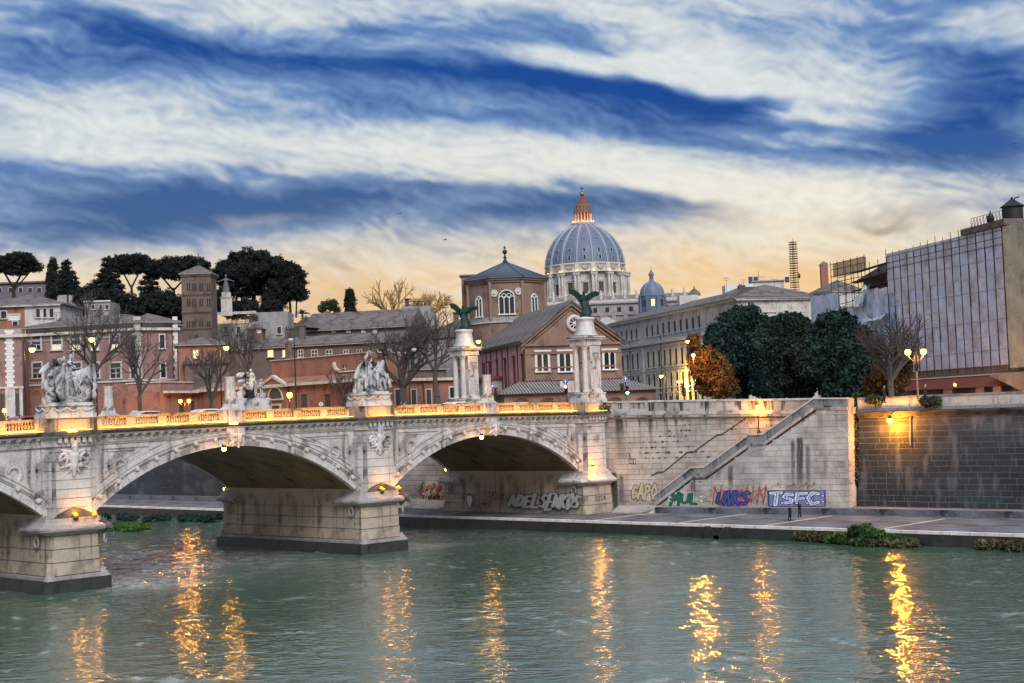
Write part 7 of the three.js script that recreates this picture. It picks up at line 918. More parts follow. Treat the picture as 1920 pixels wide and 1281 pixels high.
  for (let i = -5; i <= 5; i++) { const a = i * Math.PI / 16 * 1.0, g = Math.abs(i) % 2 ? 29.2 : 26.5; mesh('drum_lamp', ball(0.3, g * Math.sin(a), Y(564), g * Math.cos(a), 8), gl, t); lampAt(g * Math.sin(a), Y(563), g * Math.cos(a), new THREE.Color(1, 0.5, 0.16), 95); if (i % 2) { mesh('attic_lamp', ball(0.2, 27.6 * Math.sin(a), Y(513.5), 27.6 * Math.cos(a), 8), gl, t); lampAt(27.8 * Math.sin(a), Y(513), 27.8 * Math.cos(a), new THREE.Color(1, 0.62, 0.22), 20); } }
  // body of the basilica below, with statues along its balustrade
  const fb = new Face([p.x - Math.cos(turn) * 30, p.z + Math.sin(turn) * 30], [p.x + Math.cos(turn) * 62, p.z - Math.sin(turn) * 62], GY); const s = thing('basilica_front', 'grey basilica front with a row of statues along its balustrade below the great dome', 'basilica', fb.world(0, 0, 34).toArray().map((v, i) => i === 1 ? GY : v), turn), S = fb.L, ys = Y(574) - 0.5;
  mesh('wall', metreUV(box(0, S, 0, ys, -20, 0)), M.grey, s); mesh('cornice', metreUV(merge([box(-1, S + 1, ys - 1, ys, -20, 1), box(-0.5, S + 0.5, ys - 8, ys - 7, -20, 0.8)])), M.grey, s); mesh('balustrade', metreUV(box(0, S, ys, ys + 1.6, -0.4, 0.4)), M.pale, s); mesh('roof_slab', metreUV(box(0, S, ys, ys + 4.5, -19, -5)), M.grey, s); for (let i = 0; i < 13; i++) { const x = 3 + i * (S - 6) / 12; mesh('pilaster', metreUV(box(x - 1.2, x + 1.2, 0, ys - 8, 0, 0.7)), M.grey, s); mesh('upper_window', box(x + 2.3, x + 4.6, ys - 6, ys - 3, 0, 0.1), M.pane, s); mesh('statue', merge([box(x - 0.7, x + 0.7, ys + 1.6, ys + 2.6, -0.7, 0.7), lathe([[0.9, 0], [0.7, 1.5], [0.95, 3.4], [0.35, 4], [0.42, 4.6], [0, 5]], 8).translate(x, ys + 2.6, 0), rod([x, ys + 5.6, 0], [x + (i % 2 ? 1.4 : -1.3), ys + 5 + (i % 3), 0.4], 0.25, 0.16)]), M.pale, s); }
  { const px = S * 0.45; mesh('pediment', metreUV(poly([[px - 9, ys - 14], [px + 9, ys - 14], [px, ys - 8.2]], 0.8, 2)), M.pale, s); mesh('lit_window', box(px - 13, px - 11, ys - 12, ys - 8.5, 0.1, 0.9), litPane, s); }
  const q = ground(1232, 840), d = thing('small_dome', 'small blue grey dome with a slim lantern right of the great dome', 'dome', [q.x, GY, q.z], turn), kk = 840 / F, Z = (py) => (horizonY(1232) - py) * kk + 12 - GY;
  mesh('drum', lathe([[7.4, Z(590)], [7.4, Z(556)], [7.9, Z(555)], [7.9, Z(553)], [6.9, Z(552.5)]], 24), lead, d); mesh('shell', lathe([[6.9, Z(553)], [6.7, Z(545)], [6, Z(539)], [4.8, Z(533.5)], [3.2, Z(529.5)], [1.9, Z(527.5)]], 24), lead, d); for (let i = 0; i < 8; i++) { const a = i / 8 * 2 * Math.PI; mesh('rib', new THREE.TubeGeometry(new THREE.CatmullRomCurve3([[6.9, 553], [6.7, 545], [6, 539], [4.8, 533.5], [3.2, 529.5], [1.9, 527.5]].map(([r, y]) => V3(r * Math.sin(a), Z(y), r * Math.cos(a)))), 8, 0.3, 4), lead2, d); mesh('drum_pier', box(-0.9, 0.9, Z(588), Z(556), 7, 8.4).rotateY(a + 0.39), lead, d); const o = mesh('drum_opening', box(-0.9, 0.9, Z(574), Z(562), 7.3, 7.5).rotateY(a), i === 0 ? litPane : M.pane, d); }
  mesh('lantern', merge([lathe([[1.9, Z(528)], [1.9, Z(526)], [1.2, Z(525)], [1.2, Z(516)], [1.7, Z(515)], [1.4, Z(511)], [0.5, Z(507)], [0.2, Z(504)]], 12), rod([0, Z(505), 0], [0, Z(498), 0], 0.12)]), lead, d);
}
// aerials, chimneys and rain pipes that break up the roofs and fronts
{
  const q = rng(301), by = (n) => scene.getObjectByName(n);
  for (const [name, L, y, z, na, nc] of [['pink_palace', 20, 19.2, -6, 4, 2], ['roof_storey', 13, 20.3, -7, 3, 2], ['row_house', 28, 15.2, -5, 5, 3], ['long_roof_house', 18, 18.2, -6, 3, 2], ['red_street_building', 20, 11.2, -6, 2, 2], ['long_pale_palace', 40, 19.4, -8, 4, 3], ['corner_palace', 12, 20.5, -8, 3, 1], ['dark_roof_house', 8, 12.6, -4, 2, 1], ['terrace_building', 13, 21, -5, 2, 1]]) {
    const o = by(name); if (!o) continue;
    for (let i = 0; i < na; i++) { const x = L * q(), h = 1.6 + 1.4 * q(), w = 0.5 + 0.4 * q(); mesh('aerial', merge([rod([x, y - 2.2, z], [x, y + h, z], 0.035, 0.025, 5), box(x - w, x + w, y + h - 0.15, y + h - 0.1, z - 0.02, z + 0.02), box(x - w * 0.6, x + w * 0.6, y + h - 0.55, y + h - 0.5, z - 0.02, z + 0.02), ...[-0.8, -0.4, 0.4, 0.8].map((k) => box(x + k * w - 0.015, x + k * w + 0.015, y + h - 0.13, y + h - 0.12, z - 0.35, z + 0.35))]), M.iron, o); }
    for (let i = 0; i < nc; i++) { const x = L * (0.1 + 0.8 * q()), h = 0.5 + 0.7 * q(), zz = z + 2 * q(); mesh('chimney', metreUV(merge([box(x - 0.4, x + 0.4, y - 2.5, y + h, zz - 0.35, zz + 0.35), box(x - 0.5, x + 0.5, y + h, y + h + 0.12, zz - 0.45, zz + 0.45), ...[-0.2, 0.2].map((k) => new THREE.CylinderGeometry(0.12, 0.14, 0.4, 8).translate(x + k, y + h + 0.3, zz))])), M.brick, o); }
  }
  for (const [name, xs, y] of [['pink_palace', [0.4, 9.6, 17], 16.5], ['palace_end_bay', [4.9], 16.5], ['red_street_building', [9.3, 14.4], 5.4], ['red_street_wing', [4.2, 11], 5.3], ['long_pale_palace', [12, 30], 15], ['corner_palace', [0.35], 16.5]]) { const o = by(name); if (o) for (const x of xs) mesh('rain_pipe', rod([x, 0, 0.16], [x, y, 0.16], 0.07, 0.07, 6), M.shutter, o); }
}

// ------------------------------------------------------------------ trees and plants
const TURN = -0.8027;                                                   // local x across the view
function treeFrame(px, py, depth) { const p = spot(px, py, depth); return { p, at: (x, y, dz = 0) => { const q = spot(x, y, depth).sub(p); return [q.dot(RGT), q.y, dz]; }, s: depth / F }; }
const leafClump = (n, r, leaf, seed) => { const q = rng(seed), pos = []; for (let i = 0; i < n; i++) { const a = V3(q() - 0.5, q() - 0.5, q() - 0.5).normalize().multiplyScalar(r * Math.cbrt(q())), u = V3(q() - 0.5, q() - 0.5, q() - 0.5).normalize(), v = V3(q() - 0.5, q() - 0.5, q() - 0.5).cross(u).normalize(), L = leaf * (0.7 + 0.6 * q()); const A = a.clone().addScaledVector(u, -L), B = a.clone().addScaledVector(v, L * 0.5), C = a.clone().addScaledVector(u, L), D = a.clone().addScaledVector(v, -L * 0.5); pos.push(...A.toArray(), ...B.toArray(), ...C.toArray(), ...A.toArray(), ...C.toArray(), ...D.toArray()); } const g = new THREE.BufferGeometry(); g.setAttribute('position', new THREE.Float32BufferAttribute(pos, 3)); g.computeVertexNormals(); return g; };
const clumpBig = leafClump(20, 0.5, 0.24, 1), clumpSmall = leafClump(12, 0.3, 0.16, 2);
const leafMat = (name, color) => { const m = new THREE.MeshPhysicalMaterial({ roughness: 0.85, transmission: 0.0 }); m.name = name; m.color.setRGB(...color); return m; };
const LEAF = { oak: leafMat('oak_leaf', [0.013, 0.046, 0.04]), pine: leafMat('pine_needle', [0.012, 0.022, 0.02]), cypress: leafMat('cypress_needle', [0.018, 0.035, 0.025]), brown: leafMat('brown_leaf', [0.13, 0.07, 0.022]), olive: leafMat('olive_leaf', [0.07, 0.085, 0.03]), grass: leafMat('grass_blade', [0.06, 0.14, 0.03]), dry: leafMat('dry_grass', [0.12, 0.11, 0.06]) };
function crown(parent, lobes, m, clump, per, seed, shell = 0.55, flat = 1) { // lobes: [x, y, z, rx, ry, rz]
  const q = rng(seed), list = [], o = new THREE.Object3D();
  for (const [x, y, z, rx, ry, rz] of lobes) { const n = Math.max(8, Math.round(per * (rx * ry + ry * rz + rx * rz))); for (let i = 0; i < n; i++) { const d = V3(q() - 0.5, q() - 0.5, q() - 0.5).normalize(), r = lerp(shell, 1.06, Math.sqrt(q())) * (0.86 + 0.22 * Math.sin(d.x * 7 + x * 3) * Math.sin(d.y * 6 + z) + 0.08 * q()); list.push([x + d.x * rx * r, y + d.y * ry * r, z + d.z * rz * r]); } }
  const im = new THREE.InstancedMesh(clump, m, list.length); im.name = 'crown'; im.castShadow = im.receiveShadow = true; const c = new THREE.Color();
  list.forEach((p, i) => { o.position.set(...p); o.rotation.set(q() * 6, q() * 6, q() * 6); const s = 0.7 + 0.7 * q(); o.scale.set(s, s * flat, s); o.updateMatrix(); im.setMatrixAt(i, o.matrix); const k = 0.45 + 1.1 * q() * q() + 0.25 * Math.sin(p[0] * 1.3) * Math.sin(p[1] * 1.7 + p[2]); im.setColorAt(i, c.setRGB(Math.max(0.2, k), Math.max(0.2, k * (0.92 + 0.16 * q())), Math.max(0.2, k * 0.95))); });
  parent.add(im); im.userData.kind = 'stuff'; return im;
}
const limb = (parent, list, m = M.bark) => mesh('trunk', merge(list.map(([a, b, r0, r1]) => rod(a, b, r0, r1 ?? r0 * 0.7, 7))), m, parent);
function leafTree(name, label, category, base, lobesPx, o = {}) {
  const fr = treeFrame(...base), t = thing(name, label, category, fr.p.toArray(), TURN, o.group), q = rng(o.seed || base[0]);
  const lobes = lobesPx.map(([px, py, rx, ry]) => { const c = fr.at(px, py), R = rx * fr.s; return [c[0], c[1], (q() - 0.5) * R * (o.thick ?? 1.2), R, ry * fr.s, R * (o.depth ?? 0.9)]; });
  crown(t, lobes, o.leaf || LEAF.oak, o.clump || clumpBig, o.per || 26, (o.seed || base[0]) + 1, o.shell, o.flat);
  limb(t, (o.trunk || []).map(([x0, y0, x1, y1, r0, r1]) => [fr.at(x0, y0), fr.at(x1, y1), r0, r1]), o.bark || M.bark); return t;
}
// evergreen oaks along the right bank
const oakLobes = (cx, top, w, bot, seed) => { const q = rng(seed), l = []; for (let i = 0; i < 44; i++) { const u = q() * 2 - 1, v = q(), y = lerp(top + 18, bot - 8, v), wide = w * Math.sqrt(Math.max(0.12, 1 - ((v - 0.62) / 0.72) ** 2)); l.push([cx + u * (wide - 12), y, 12 + q() * 14, 10 + q() * 11]); } l.push([cx, top + 24, 30, 25], [cx - w * 0.55, lerp(top, bot, 0.45), 34, 30], [cx + w * 0.55, lerp(top, bot, 0.45), 34, 30], [cx, lerp(top, bot, 0.6), 48, 44]); return l; };
leafTree('evergreen_oak', 'dense dark green oak, leftmost and tallest of the bank trees, beside the orange lit tree', 'tree', [1398, 752, 182], oakLobes(1396, 577, 78, 738, 1), { trunk: [[1398, 752, 1396, 690, 0.4], [1396, 700, 1370, 640, 0.25], [1396, 700, 1420, 640, 0.25]], seed: 101 });
leafTree('evergreen_oak', 'dense dark green oak, middle of the three bank trees below the palace loggia', 'tree', [1482, 750, 178], oakLobes(1478, 590, 72, 742, 2), { trunk: [[1482, 750, 1480, 680, 0.4], [1480, 690, 1460, 630, 0.25]], seed: 102 });
leafTree('evergreen_oak', 'dense dark green oak, rightmost of the three, next to the bare branched tree', 'tree', [1570, 748, 174], oakLobes(1566, 585, 76, 742, 3), { trunk: [[1570, 748, 1568, 680, 0.4], [1568, 690, 1590, 640, 0.25]], seed: 103 });
leafTree('brown_leafed_tree', 'rust leaved tree glowing orange in the light of a street lamp', 'tree', [1340, 752, 172], [[1318, 690, 26, 32], [1345, 705, 30, 34], [1305, 668, 15, 20], [1335, 668, 20, 16], [1360, 725, 24, 22], [1322, 725, 18, 16], [1300, 640, 12, 14]], { leaf: LEAF.brown, clump: clumpSmall, per: 60, shell: 0.2, trunk: [[1340, 752, 1335, 700, 0.22], [1335, 705, 1312, 665, 0.1], [1335, 705, 1352, 680, 0.1]] });
leafTree('low_bush', 'rust coloured bush lit orange below the double lamp on the right bank', 'bush', [1668, 745, 140], [[1655, 705, 22, 24], [1685, 695, 22, 24], [1672, 722, 30, 18], [1640, 725, 18, 16], [1696, 685, 12, 14]], { leaf: LEAF.brown, clump: clumpSmall, per: 70, shell: 0.2, trunk: [[1668, 745, 1670, 700, 0.1]] });
leafTree('low_bush', 'dark green bush at the foot of the rightmost oak', 'bush', [1612, 748, 150], [[1615, 700, 24, 30], [1628, 720, 20, 22], [1600, 715, 20, 24]], { per: 34, trunk: [[1612, 748, 1614, 715, 0.1]] });
// trees of the hill
const pine = (label, base, lobes, trunk, o = {}) => leafTree('umbrella_pine', label, 'tree', base, lobes.map(([x, y, rx, ry]) => [x, y, rx * 1.13, ry * 1.1]), { leaf: LEAF.pine, per: o.per || 11, bark: M.pineBark, flat: 0.7, trunk, thick: 0.6, ...o });
pine('flat topped umbrella pine at the left border of the hill', [26, 575, 400], [[18, 492, 26, 13], [45, 490, 24, 13], [35, 484, 24, 10], [62, 500, 14, 9], [5, 500, 20, 12], [30, 508, 22, 8]], [[26, 575, 25, 535, 0.55], [25, 540, 8, 512, 0.35], [25, 540, 40, 514, 0.35], [25, 545, 56, 510, 0.25]]);
pine('umbrella pine with a rounded top in the middle of the left pine row', [250, 596, 420], [[235, 492, 26, 13], [255, 488, 22, 11], [222, 500, 18, 11], [265, 500, 12, 10], [245, 505, 22, 8]], [[250, 596, 246, 535, 0.5], [246, 540, 230, 510, 0.3], [246, 540, 262, 508, 0.3]]);
pine('broad umbrella pine behind the brick bell tower', [330, 600, 430], [[310, 500, 30, 15], [345, 494, 30, 13], [372, 498, 20, 12], [290, 508, 20, 14], [330, 512, 34, 12], [385, 502, 10, 9]], [[330, 600, 325, 540, 0.55], [325, 545, 300, 515, 0.3], [325, 545, 355, 512, 0.3], [302, 600, 300, 540, 0.4]]);
pine('largest dark umbrella pine on the hill right of the bell tower', [475, 596, 380], [[470, 488, 42, 20], [440, 505, 36, 22], [500, 500, 34, 22], [420, 520, 22, 18], [470, 515, 46, 22], [455, 540, 30, 20], [500, 530, 30, 24]], [[475, 596, 476, 540, 0.7], [476, 545, 445, 510, 0.35], [476, 545, 500, 515, 0.35], [440, 596, 445, 540, 0.4], [455, 596, 452, 545, 0.35]], { per: 13 });
pine('dark umbrella pine at the right end of the hill pines, reaching over a palm', [545, 596, 375], [[530, 505, 26, 14], [548, 520, 24, 20], [535, 545, 30, 22], [560, 552, 18, 12], [515, 560, 24, 18], [545, 535, 26, 16]], [[545, 596, 543, 560, 0.4], [555, 596, 556, 560, 0.25], [520, 596, 520, 560, 0.4]], { per: 13 });
leafTree('cypress', 'narrow dark cypress left of the cedar on the hill', 'tree', [97, 572, 360], [[97, 535, 10, 28], [98, 510, 8, 22], [99, 495, 4, 12], [96, 555, 10, 14]], { leaf: LEAF.cypress, per: 24, thick: 0, trunk: [[97, 572, 97, 540, 0.2]] });
leafTree('cypress', 'lone dark cypress against the orange sky above the long tiled roof', 'tree', [656, 602, 320], [[656, 572, 9, 22], [656, 554, 6, 12], [656, 590, 9, 12]], { leaf: LEAF.cypress, per: 30, thick: 0, trunk: [[656, 602, 656, 570, 0.2]] });
const tiers = (cx, top, bot, w, n, seed) => { const q = rng(seed), l = []; for (let i = 0; i < n; i++) { const v = i / (n - 1), y = lerp(top + 3, bot, v), ww = w * (0.25 + 0.75 * v); l.push([cx - ww * (0.4 + 0.3 * q()), y + 2, ww * 0.5, 3.2], [cx + ww * (0.4 + 0.3 * q()), y + 3, ww * 0.5, 3.2], [cx, y, ww * 0.4, 4]); } return l; };
leafTree('cedar_tree', 'layered cedar with open tiers right of the left cypress', 'tree', [127, 572, 390], tiers(124, 488, 545, 30, 7, 4), { leaf: LEAF.pine, per: 14, flat: 0.5, thick: 0.4, trunk: [[127, 572, 124, 490, 0.3, 0.06]] });
leafTree('cedar_tree', 'wide layered cedar leaning left of the pine row', 'tree', [205, 596, 400], tiers(203, 482, 565, 42, 9, 5), { leaf: LEAF.pine, per: 14, flat: 0.5, thick: 0.5, trunk: [[205, 596, 205, 484, 0.4, 0.06]] });
leafTree('cedar_tree', 'small spiky cedar between two umbrella pines', 'tree', [280, 596, 440], tiers(280, 484, 560, 24, 8, 6), { leaf: LEAF.pine, per: 14, flat: 0.5, thick: 0.5, trunk: [[280, 596, 280, 486, 0.3, 0.06]] });
leafTree('round_tree', 'small round thin leaved tree on the ridge left of the lone cypress', 'tree', [617, 602, 330], [[612, 573, 14, 11], [625, 572, 12, 11], [604, 580, 9, 8], [632, 583, 8, 7]], { leaf: LEAF.olive, clump: clumpSmall, per: 26, shell: 0.3, trunk: [[617, 602, 617, 580, 0.15], [617, 588, 606, 574, 0.08], [617, 588, 628, 572, 0.08]] });
{
  const q = rng(77); const spots = [[160, 560, 24, 26], [185, 575, 26, 22], [215, 570, 26, 26], [240, 575, 24, 24], [265, 570, 24, 26], [290, 575, 26, 22], [318, 572, 24, 24], [338, 580, 20, 22], [405, 560, 16, 26], [430, 580, 22, 16], [470, 580, 26, 14], [510, 580, 24, 16], [150, 590, 40, 12], [250, 600, 50, 12], [320, 600, 40, 12]];
  const fr = treeFrame(250, 600, 350), im = new THREE.Group(); im.name = 'hill_undergrowth'; im.position.copy(fr.p); im.rotation.y = TURN; scene.add(im);
  const c = crown(im, spots.map(([x, y, rx, ry]) => { const p = fr.at(x, y); return [p[0], p[1], -8 + 16 * q(), rx * fr.s, ry * fr.s, 4]; }), LEAF.pine, clumpBig, 12, 78); c.name = 'undergrowth'; im.userData.kind = 'stuff'; im.userData.label = 'dark mass of shrubs and trunks below the hilltop pines'; c.userData.kind = 'stuff';
}
{
  // palm on the ridge
  const fr = treeFrame(567, 606, 330), t = thing('palm_tree', 'small palm with arching fronds under the rightmost umbrella pine', 'tree', fr.p.toArray(), TURN), c = fr.at(567, 588), q = rng(90); limb(t, [[[0, 0, 0], c, 0.3, 0.22]]);
  for (let i = 0; i < 22; i++) { const a = q() * 6.28, e = 0.2 + q() * 1.1, L = 2.0 + q() * 0.5, pts = [0, 0.35, 0.7, 1].map((s) => [c[0] + Math.cos(a) * Math.cos(e) * L * s, c[1] + Math.sin(e) * L * s - 1.3 * s * s, c[2] + Math.sin(a) * Math.cos(e) * L * s]); mesh('frond', merge(pts.slice(1).map((p, k) => rod(pts[k], p, 0.12 - 0.03 * k, 0.09 - 0.03 * k, 4))), LEAF.pine, t); }
}
// bare winter trees
function bareTree(label, base, crownTop, spread, o = {}) {
  const fr = treeFrame(...base), q = rng(o.seed || base[0]), t = thing('bare_tree', label, 'tree', fr.p.toArray(), TURN, o.group), H = (base[1] - crownTop) * fr.s, W = spread * 1.25 * fr.s, trunk = [], br = [], tw = [];
  const grow = (p, d, len, r, level) => {
    const n = level === 0 ? 3 : 2; let c = p.clone(), dd = d.clone();
    for (let i = 0; i < n; i++) { const e = c.clone().addScaledVector(dd, len / n); (level === 0 ? trunk : level < 3 ? br : tw).push(rod(c, e, r * (1 - i * 0.12), r * (1 - (i + 1) * 0.12), level < 2 ? 7 : level < 4 ? 4 : 3)); c = e; dd.add(V3(q() - 0.5, q() * 0.25 - 0.06, q() - 0.5).multiplyScalar(0.42)).normalize(); if (level > 0 && level < 5 && q() < (o.side ?? 0.5)) side(c, dd, len * 0.72, r * 0.5, level + 1); }
    if (level >= (o.levels || 5)) return; const k = level === 0 ? (o.forks || 4) : 2 + (q() < 0.45 ? 1 : 0); for (let i = 0; i < k; i++) side(c, dd, len * (level === 0 ? 0.62 : 0.72) * (0.8 + 0.4 * q()), r * (level === 0 ? 0.5 : 0.58), level + 1, i / k);
  };
  const side = (c, d, len, r, level, turn) => { if (level > (o.levels || 5) || r < 0.006) { if (level > (o.levels || 5)) return; } const a = (turn ?? q()) * 6.283 + q() * 1.2, tilt = (level === 1 ? 0.62 : 0.55) * (0.7 + 0.7 * q()) * (o.wide || 1), u = V3(Math.cos(a), 0, Math.sin(a)).cross(d).normalize(); grow(c, d.clone().applyAxisAngle(u, tilt).add(V3(0, 0.1, 0)).normalize(), len, Math.max(r, 0.009), level); };
  const th = (o.trunkH ?? 0.3) * H; grow(V3(0, 0, 0), V3(o.lean || 0, 1, 0).normalize(), th, o.r || 0.3, 0);
  const all = merge([...trunk, ...br, ...tw]); all.computeBoundingBox(); const bb = all.boundingBox, sy = (H - th) / (bb.max.y - th), sx = W / Math.max(bb.max.x, -bb.min.x);
  const fit = (g) => { const p = g.attributes.position; for (let i = 0; i < p.count; i++) { const y = p.getY(i); if (y > th) { p.setY(i, th + (y - th) * sy); } const k = smooth(0, th * 1.2, y); p.setX(i, p.getX(i) * lerp(1, sx, k)); p.setZ(i, p.getZ(i) * lerp(1, sx, k)); } g.computeVertexNormals(); return g; };
  mesh('trunk', fit(merge(trunk)), o.bark || M.bark, t); mesh('branches', fit(merge(br)), o.bark || M.bark, t); mesh('twigs', fit(merge(tw)), o.twig || M.bark, t); return t;
}
const PL = 'bare plane trees behind the bridge', backlitTwig = mat('backlit_twig', { color: [0.42, 0.25, 0.09] });  // orange backlight of the sunset is put into the twig colour
bareTree('thick bare plane tree just right of the widest marble group', [172, 795, 185], 552, 72, { r: 0.55, trunkH: 0.38, seed: 5, forks: 5 });
bareTree('bare plane tree before the white quoined palace corner', [262, 790, 178], 585, 62, { r: 0.3, trunkH: 0.24, seed: 16, forks: 5, wide: 1.1 });
bareTree('bare plane tree behind the far marble group', [474, 775, 190], 560, 70, { r: 0.45, trunkH: 0.35, seed: 7, forks: 5 });
bareTree('bare plane tree just right of the upright marble group', [756, 768, 190], 585, 74, { r: 0.42, trunkH: 0.22, seed: 28, forks: 6, wide: 1.1 });
bareTree('bare plane tree left of the far winged pylon', [820, 768, 190], 570, 62, { r: 0.5, trunkH: 0.36, seed: 9, forks: 5 });
bareTree('fine twigged bare tree at the left, behind the palace roof', [160, 640, 270], 540, 34, { r: 0.2, trunkH: 0.2, seed: 41, levels: 4 });
bareTree('bare tree with twisted branches before the scaffold netting, left of the double lamp', [1672, 745, 138], 583, 66, { r: 0.28, trunkH: 0.18, seed: 12, forks: 7, wide: 0.95 });
bareTree('sparse tree with twigs tinted as if backlit by the sunset left of the pergola', [742, 612, 300], 522, 50, { r: 0.22, trunkH: 0.12, seed: 33, forks: 5, levels: 4, twig: backlitTwig, bark: backlitTwig });
bareTree('denser tree with twigs tinted as if backlit behind the pergola', [805, 612, 310], 540, 42, { r: 0.22, trunkH: 0.15, seed: 34, forks: 6, levels: 5, twig: backlitTwig, bark: backlitTwig });
for (const [x, top, w, sd, lb] of [[395, 640, 42, 61, 'small bare tree left of the far marble group'], [640, 690, 34, 62, 'small bare tree left of the upright marble group'], [1035, 690, 20, 63, 'thin bare shrub before the church porch']]) bareTree(lb, [x, 776, 196], top, w, { r: 0.14, trunkH: 0.15, seed: sd, forks: 5, levels: 4 });
// plants by the water and on the walls
function plants(name, label, spots, m, clump, per, seed) { const t = thing(name, label, name === 'grass' ? 'grass' : 'plants'); delete t.userData.category; t.userData.kind = 'stuff'; const c = crown(t, spots, m, clump, per, seed, 0.1, 0.8); c.userData.kind = 'stuff'; c.name = 'leaves'; return t; }
{
  const q = rng(95), a = [], b = [], cl = leafClump(10, 0.16, 0.2, 9);
  for (let i = 0; i < 54; i++) { const px = 1560 + q() * 150, p = onX(px, 1000, BANK), hgt = Math.exp(-(((px - 1630) / 42) ** 2)); a.push([BANK - 0.25 - q() * (0.5 + 1.3 * hgt), (0.1 + 1.15 * hgt) * q() ** 0.6 + 0.1, p.z, 0.5, 0.22 + 0.3 * q() * q(), 0.55]); } for (let i = 0; i < 14; i++) { const p = onX(1590 + q() * 130, 1000, BANK); b.push([BANK - 0.4 - q() * 1.4, 0.25, p.z, 0.7, 0.25, 0.7]); } for (let i = 0; i < 12; i++) { const p = onX(1850 + q() * 90, 1010, BANK); b.push([BANK - 0.2 - q() * 1.2, 0.35, p.z, 0.6, 0.35, 0.6]); } for (let i = 0; i < 10; i++) { const p = onX(1500 + q() * 60, 993, BANK); b.push([BANK - 0.2, 0.45, p.z, 0.3, 0.3, 0.5]); }
  plants('water_plants', 'bright green plants on the water edge below the quay', a, LEAF.grass, cl, 120, 3); plants('dry_reeds', 'dry tangled weeds along the quay edge', b, LEAF.dry, cl, 80, 4);
  const g = [], d = []; for (let i = 0; i < 22; i++) { const p = onY(196 + q() * 74, 982 + q() * 10, 0.3); g.push([p.x, 0.12, p.z, 1.2, 0.28, 1.2]); } for (let i = 0; i < 16; i++) { const p = onY(190 + q() * 230, 966 + q() * 6, 0.5); d.push([p.x, 0.35, p.z, 1.1, 0.35, 1.2]); } for (let i = 0; i < 16; i++) { const p = onY(765 + q() * 60, 972 + q() * 8, 0.4); d.push([p.x, 0.35, p.z, 0.6, 0.35, 0.7]); }
  plants('bank_grass', 'green grassy spit beside the left pier', g, LEAF.grass, cl, 30, 5); plants('bank_shrubs', 'dark low growth on the far quay edge', d, LEAF.oak, cl, 26, 6);
  const w = []; for (const [px, py, s] of [[1640, 749, 1], [1650, 752, 0.7], [1748, 753, 1], [1760, 752, 0.8], [1735, 752, 0.6]]) { const h = DARK.hit(px, py), p = DARK.world(h[0], h[1], -0.1 * h[1] + 0.3); w.push([p.x, p.y, p.z, 0.5 * s, 0.35 * s, 0.6 * s]); } for (const [px, py, s] of [[1124, 766, 0.8], [1136, 768, 0.8], [1128, 760, 0.6]]) { const p = onZ(px, py, 0.6); w.push([p.x, p.y, p.z, 0.45 * s, 0.35 * s, 0.4 * s]); } for (let i = 0; i < 10; i++) { const y = 3 + i * 0.9, p = OUTER.world(OUTER.L + 0.15, y, -0.1 * y - 1.9); w.push([p.x, p.y, p.z, 0.2, 0.45, 0.2]); }
  plants('wall_plants', 'tufts of weeds growing from the wall tops', w, LEAF.olive, clumpSmall, 120, 7);
}

// ------------------------------------------------------------------ street lamps
function arcLamp(label, pole, lamp, depth, o = {}) {                    // tall post, swan neck, hanging lantern
  const L = spot(lamp[0], lamp[1], depth), B = spot(pole, o.foot ?? 785, depth), t = thing('street_lamp', label, 'street lamp', [B.x, Math.min(B.y, 12.1), B.z], TURN), y0 = t.position.y, dx = L.clone().sub(B).dot(RGT), y = L.y - y0, m = o.post || M.iron, top = y + 0.9;
  mesh('post', merge([rod([0, 0, 0], [0, 1, 0], 0.13, 0.1, 8), rod([0, 1, 0], [0, y * 0.95, 0], 0.085, 0.055, 8), ball(0.13, 0, 1.05, 0, 8), ball(0.1, 0, y * 0.55, 0, 8)]), m, t); mesh('swan_neck', tube([[0, y * 0.94, 0], [0.02 * dx, top - 0.1, 0], [dx * 0.5, top + 0.25, 0], [dx * 0.95, top, 0], [dx, y + 0.38, 0]], 0.035, 18, 5), m, t);
  mesh('lantern_hood', lathe([[0.05, 0.45], [0.12, 0.35], [0.14, 0.22], [0.3, 0.14], [0.3, 0.1]], 12).translate(dx, y, 0), m, t); mesh('lantern_glass', lathe([[0.27, 0.1], [0.28, -0.05], [0.2, -0.2], [0.06, -0.27], [0, -0.27]], 12).translate(dx, y, 0), o.off ? M.white : M.lamp, t);
  if (!o.off) pointLamp(t, dx, y - 0.38, 0, WARM, o.cd ?? 30, 8); return t;
}
arcLamp('lit street lamp at the left border before the pink palace', 48, [60, 655], 128, { cd: 26 }); arcLamp('lit street lamp above the left marble group, right of it', 182, [172, 636], 133, { cd: 26 }); arcLamp('lit street lamp left of the far marble group', 416, [424, 652], 143, { cd: 30 });
arcLamp('unlit tall street lamp between the red portal and the two marble groups', 556, [545, 636], 150, { off: 1 }); arcLamp('unlit street lamp between the two bare plane trees', 770, [776, 655], 158, { off: 1 }); arcLamp('lit street lamp beside the far winged pylon', 908, [897, 640], 166, { cd: 14, foot: 768 }); arcLamp('lit street lamp before the pale palace, left of the glowing doorway', 1250, [1240, 705], 196, { cd: 60, foot: 760 }); arcLamp('tall dark lamp post beside the orange lit tree', 1296, [1289, 640], 170, { off: 1, foot: 755 });
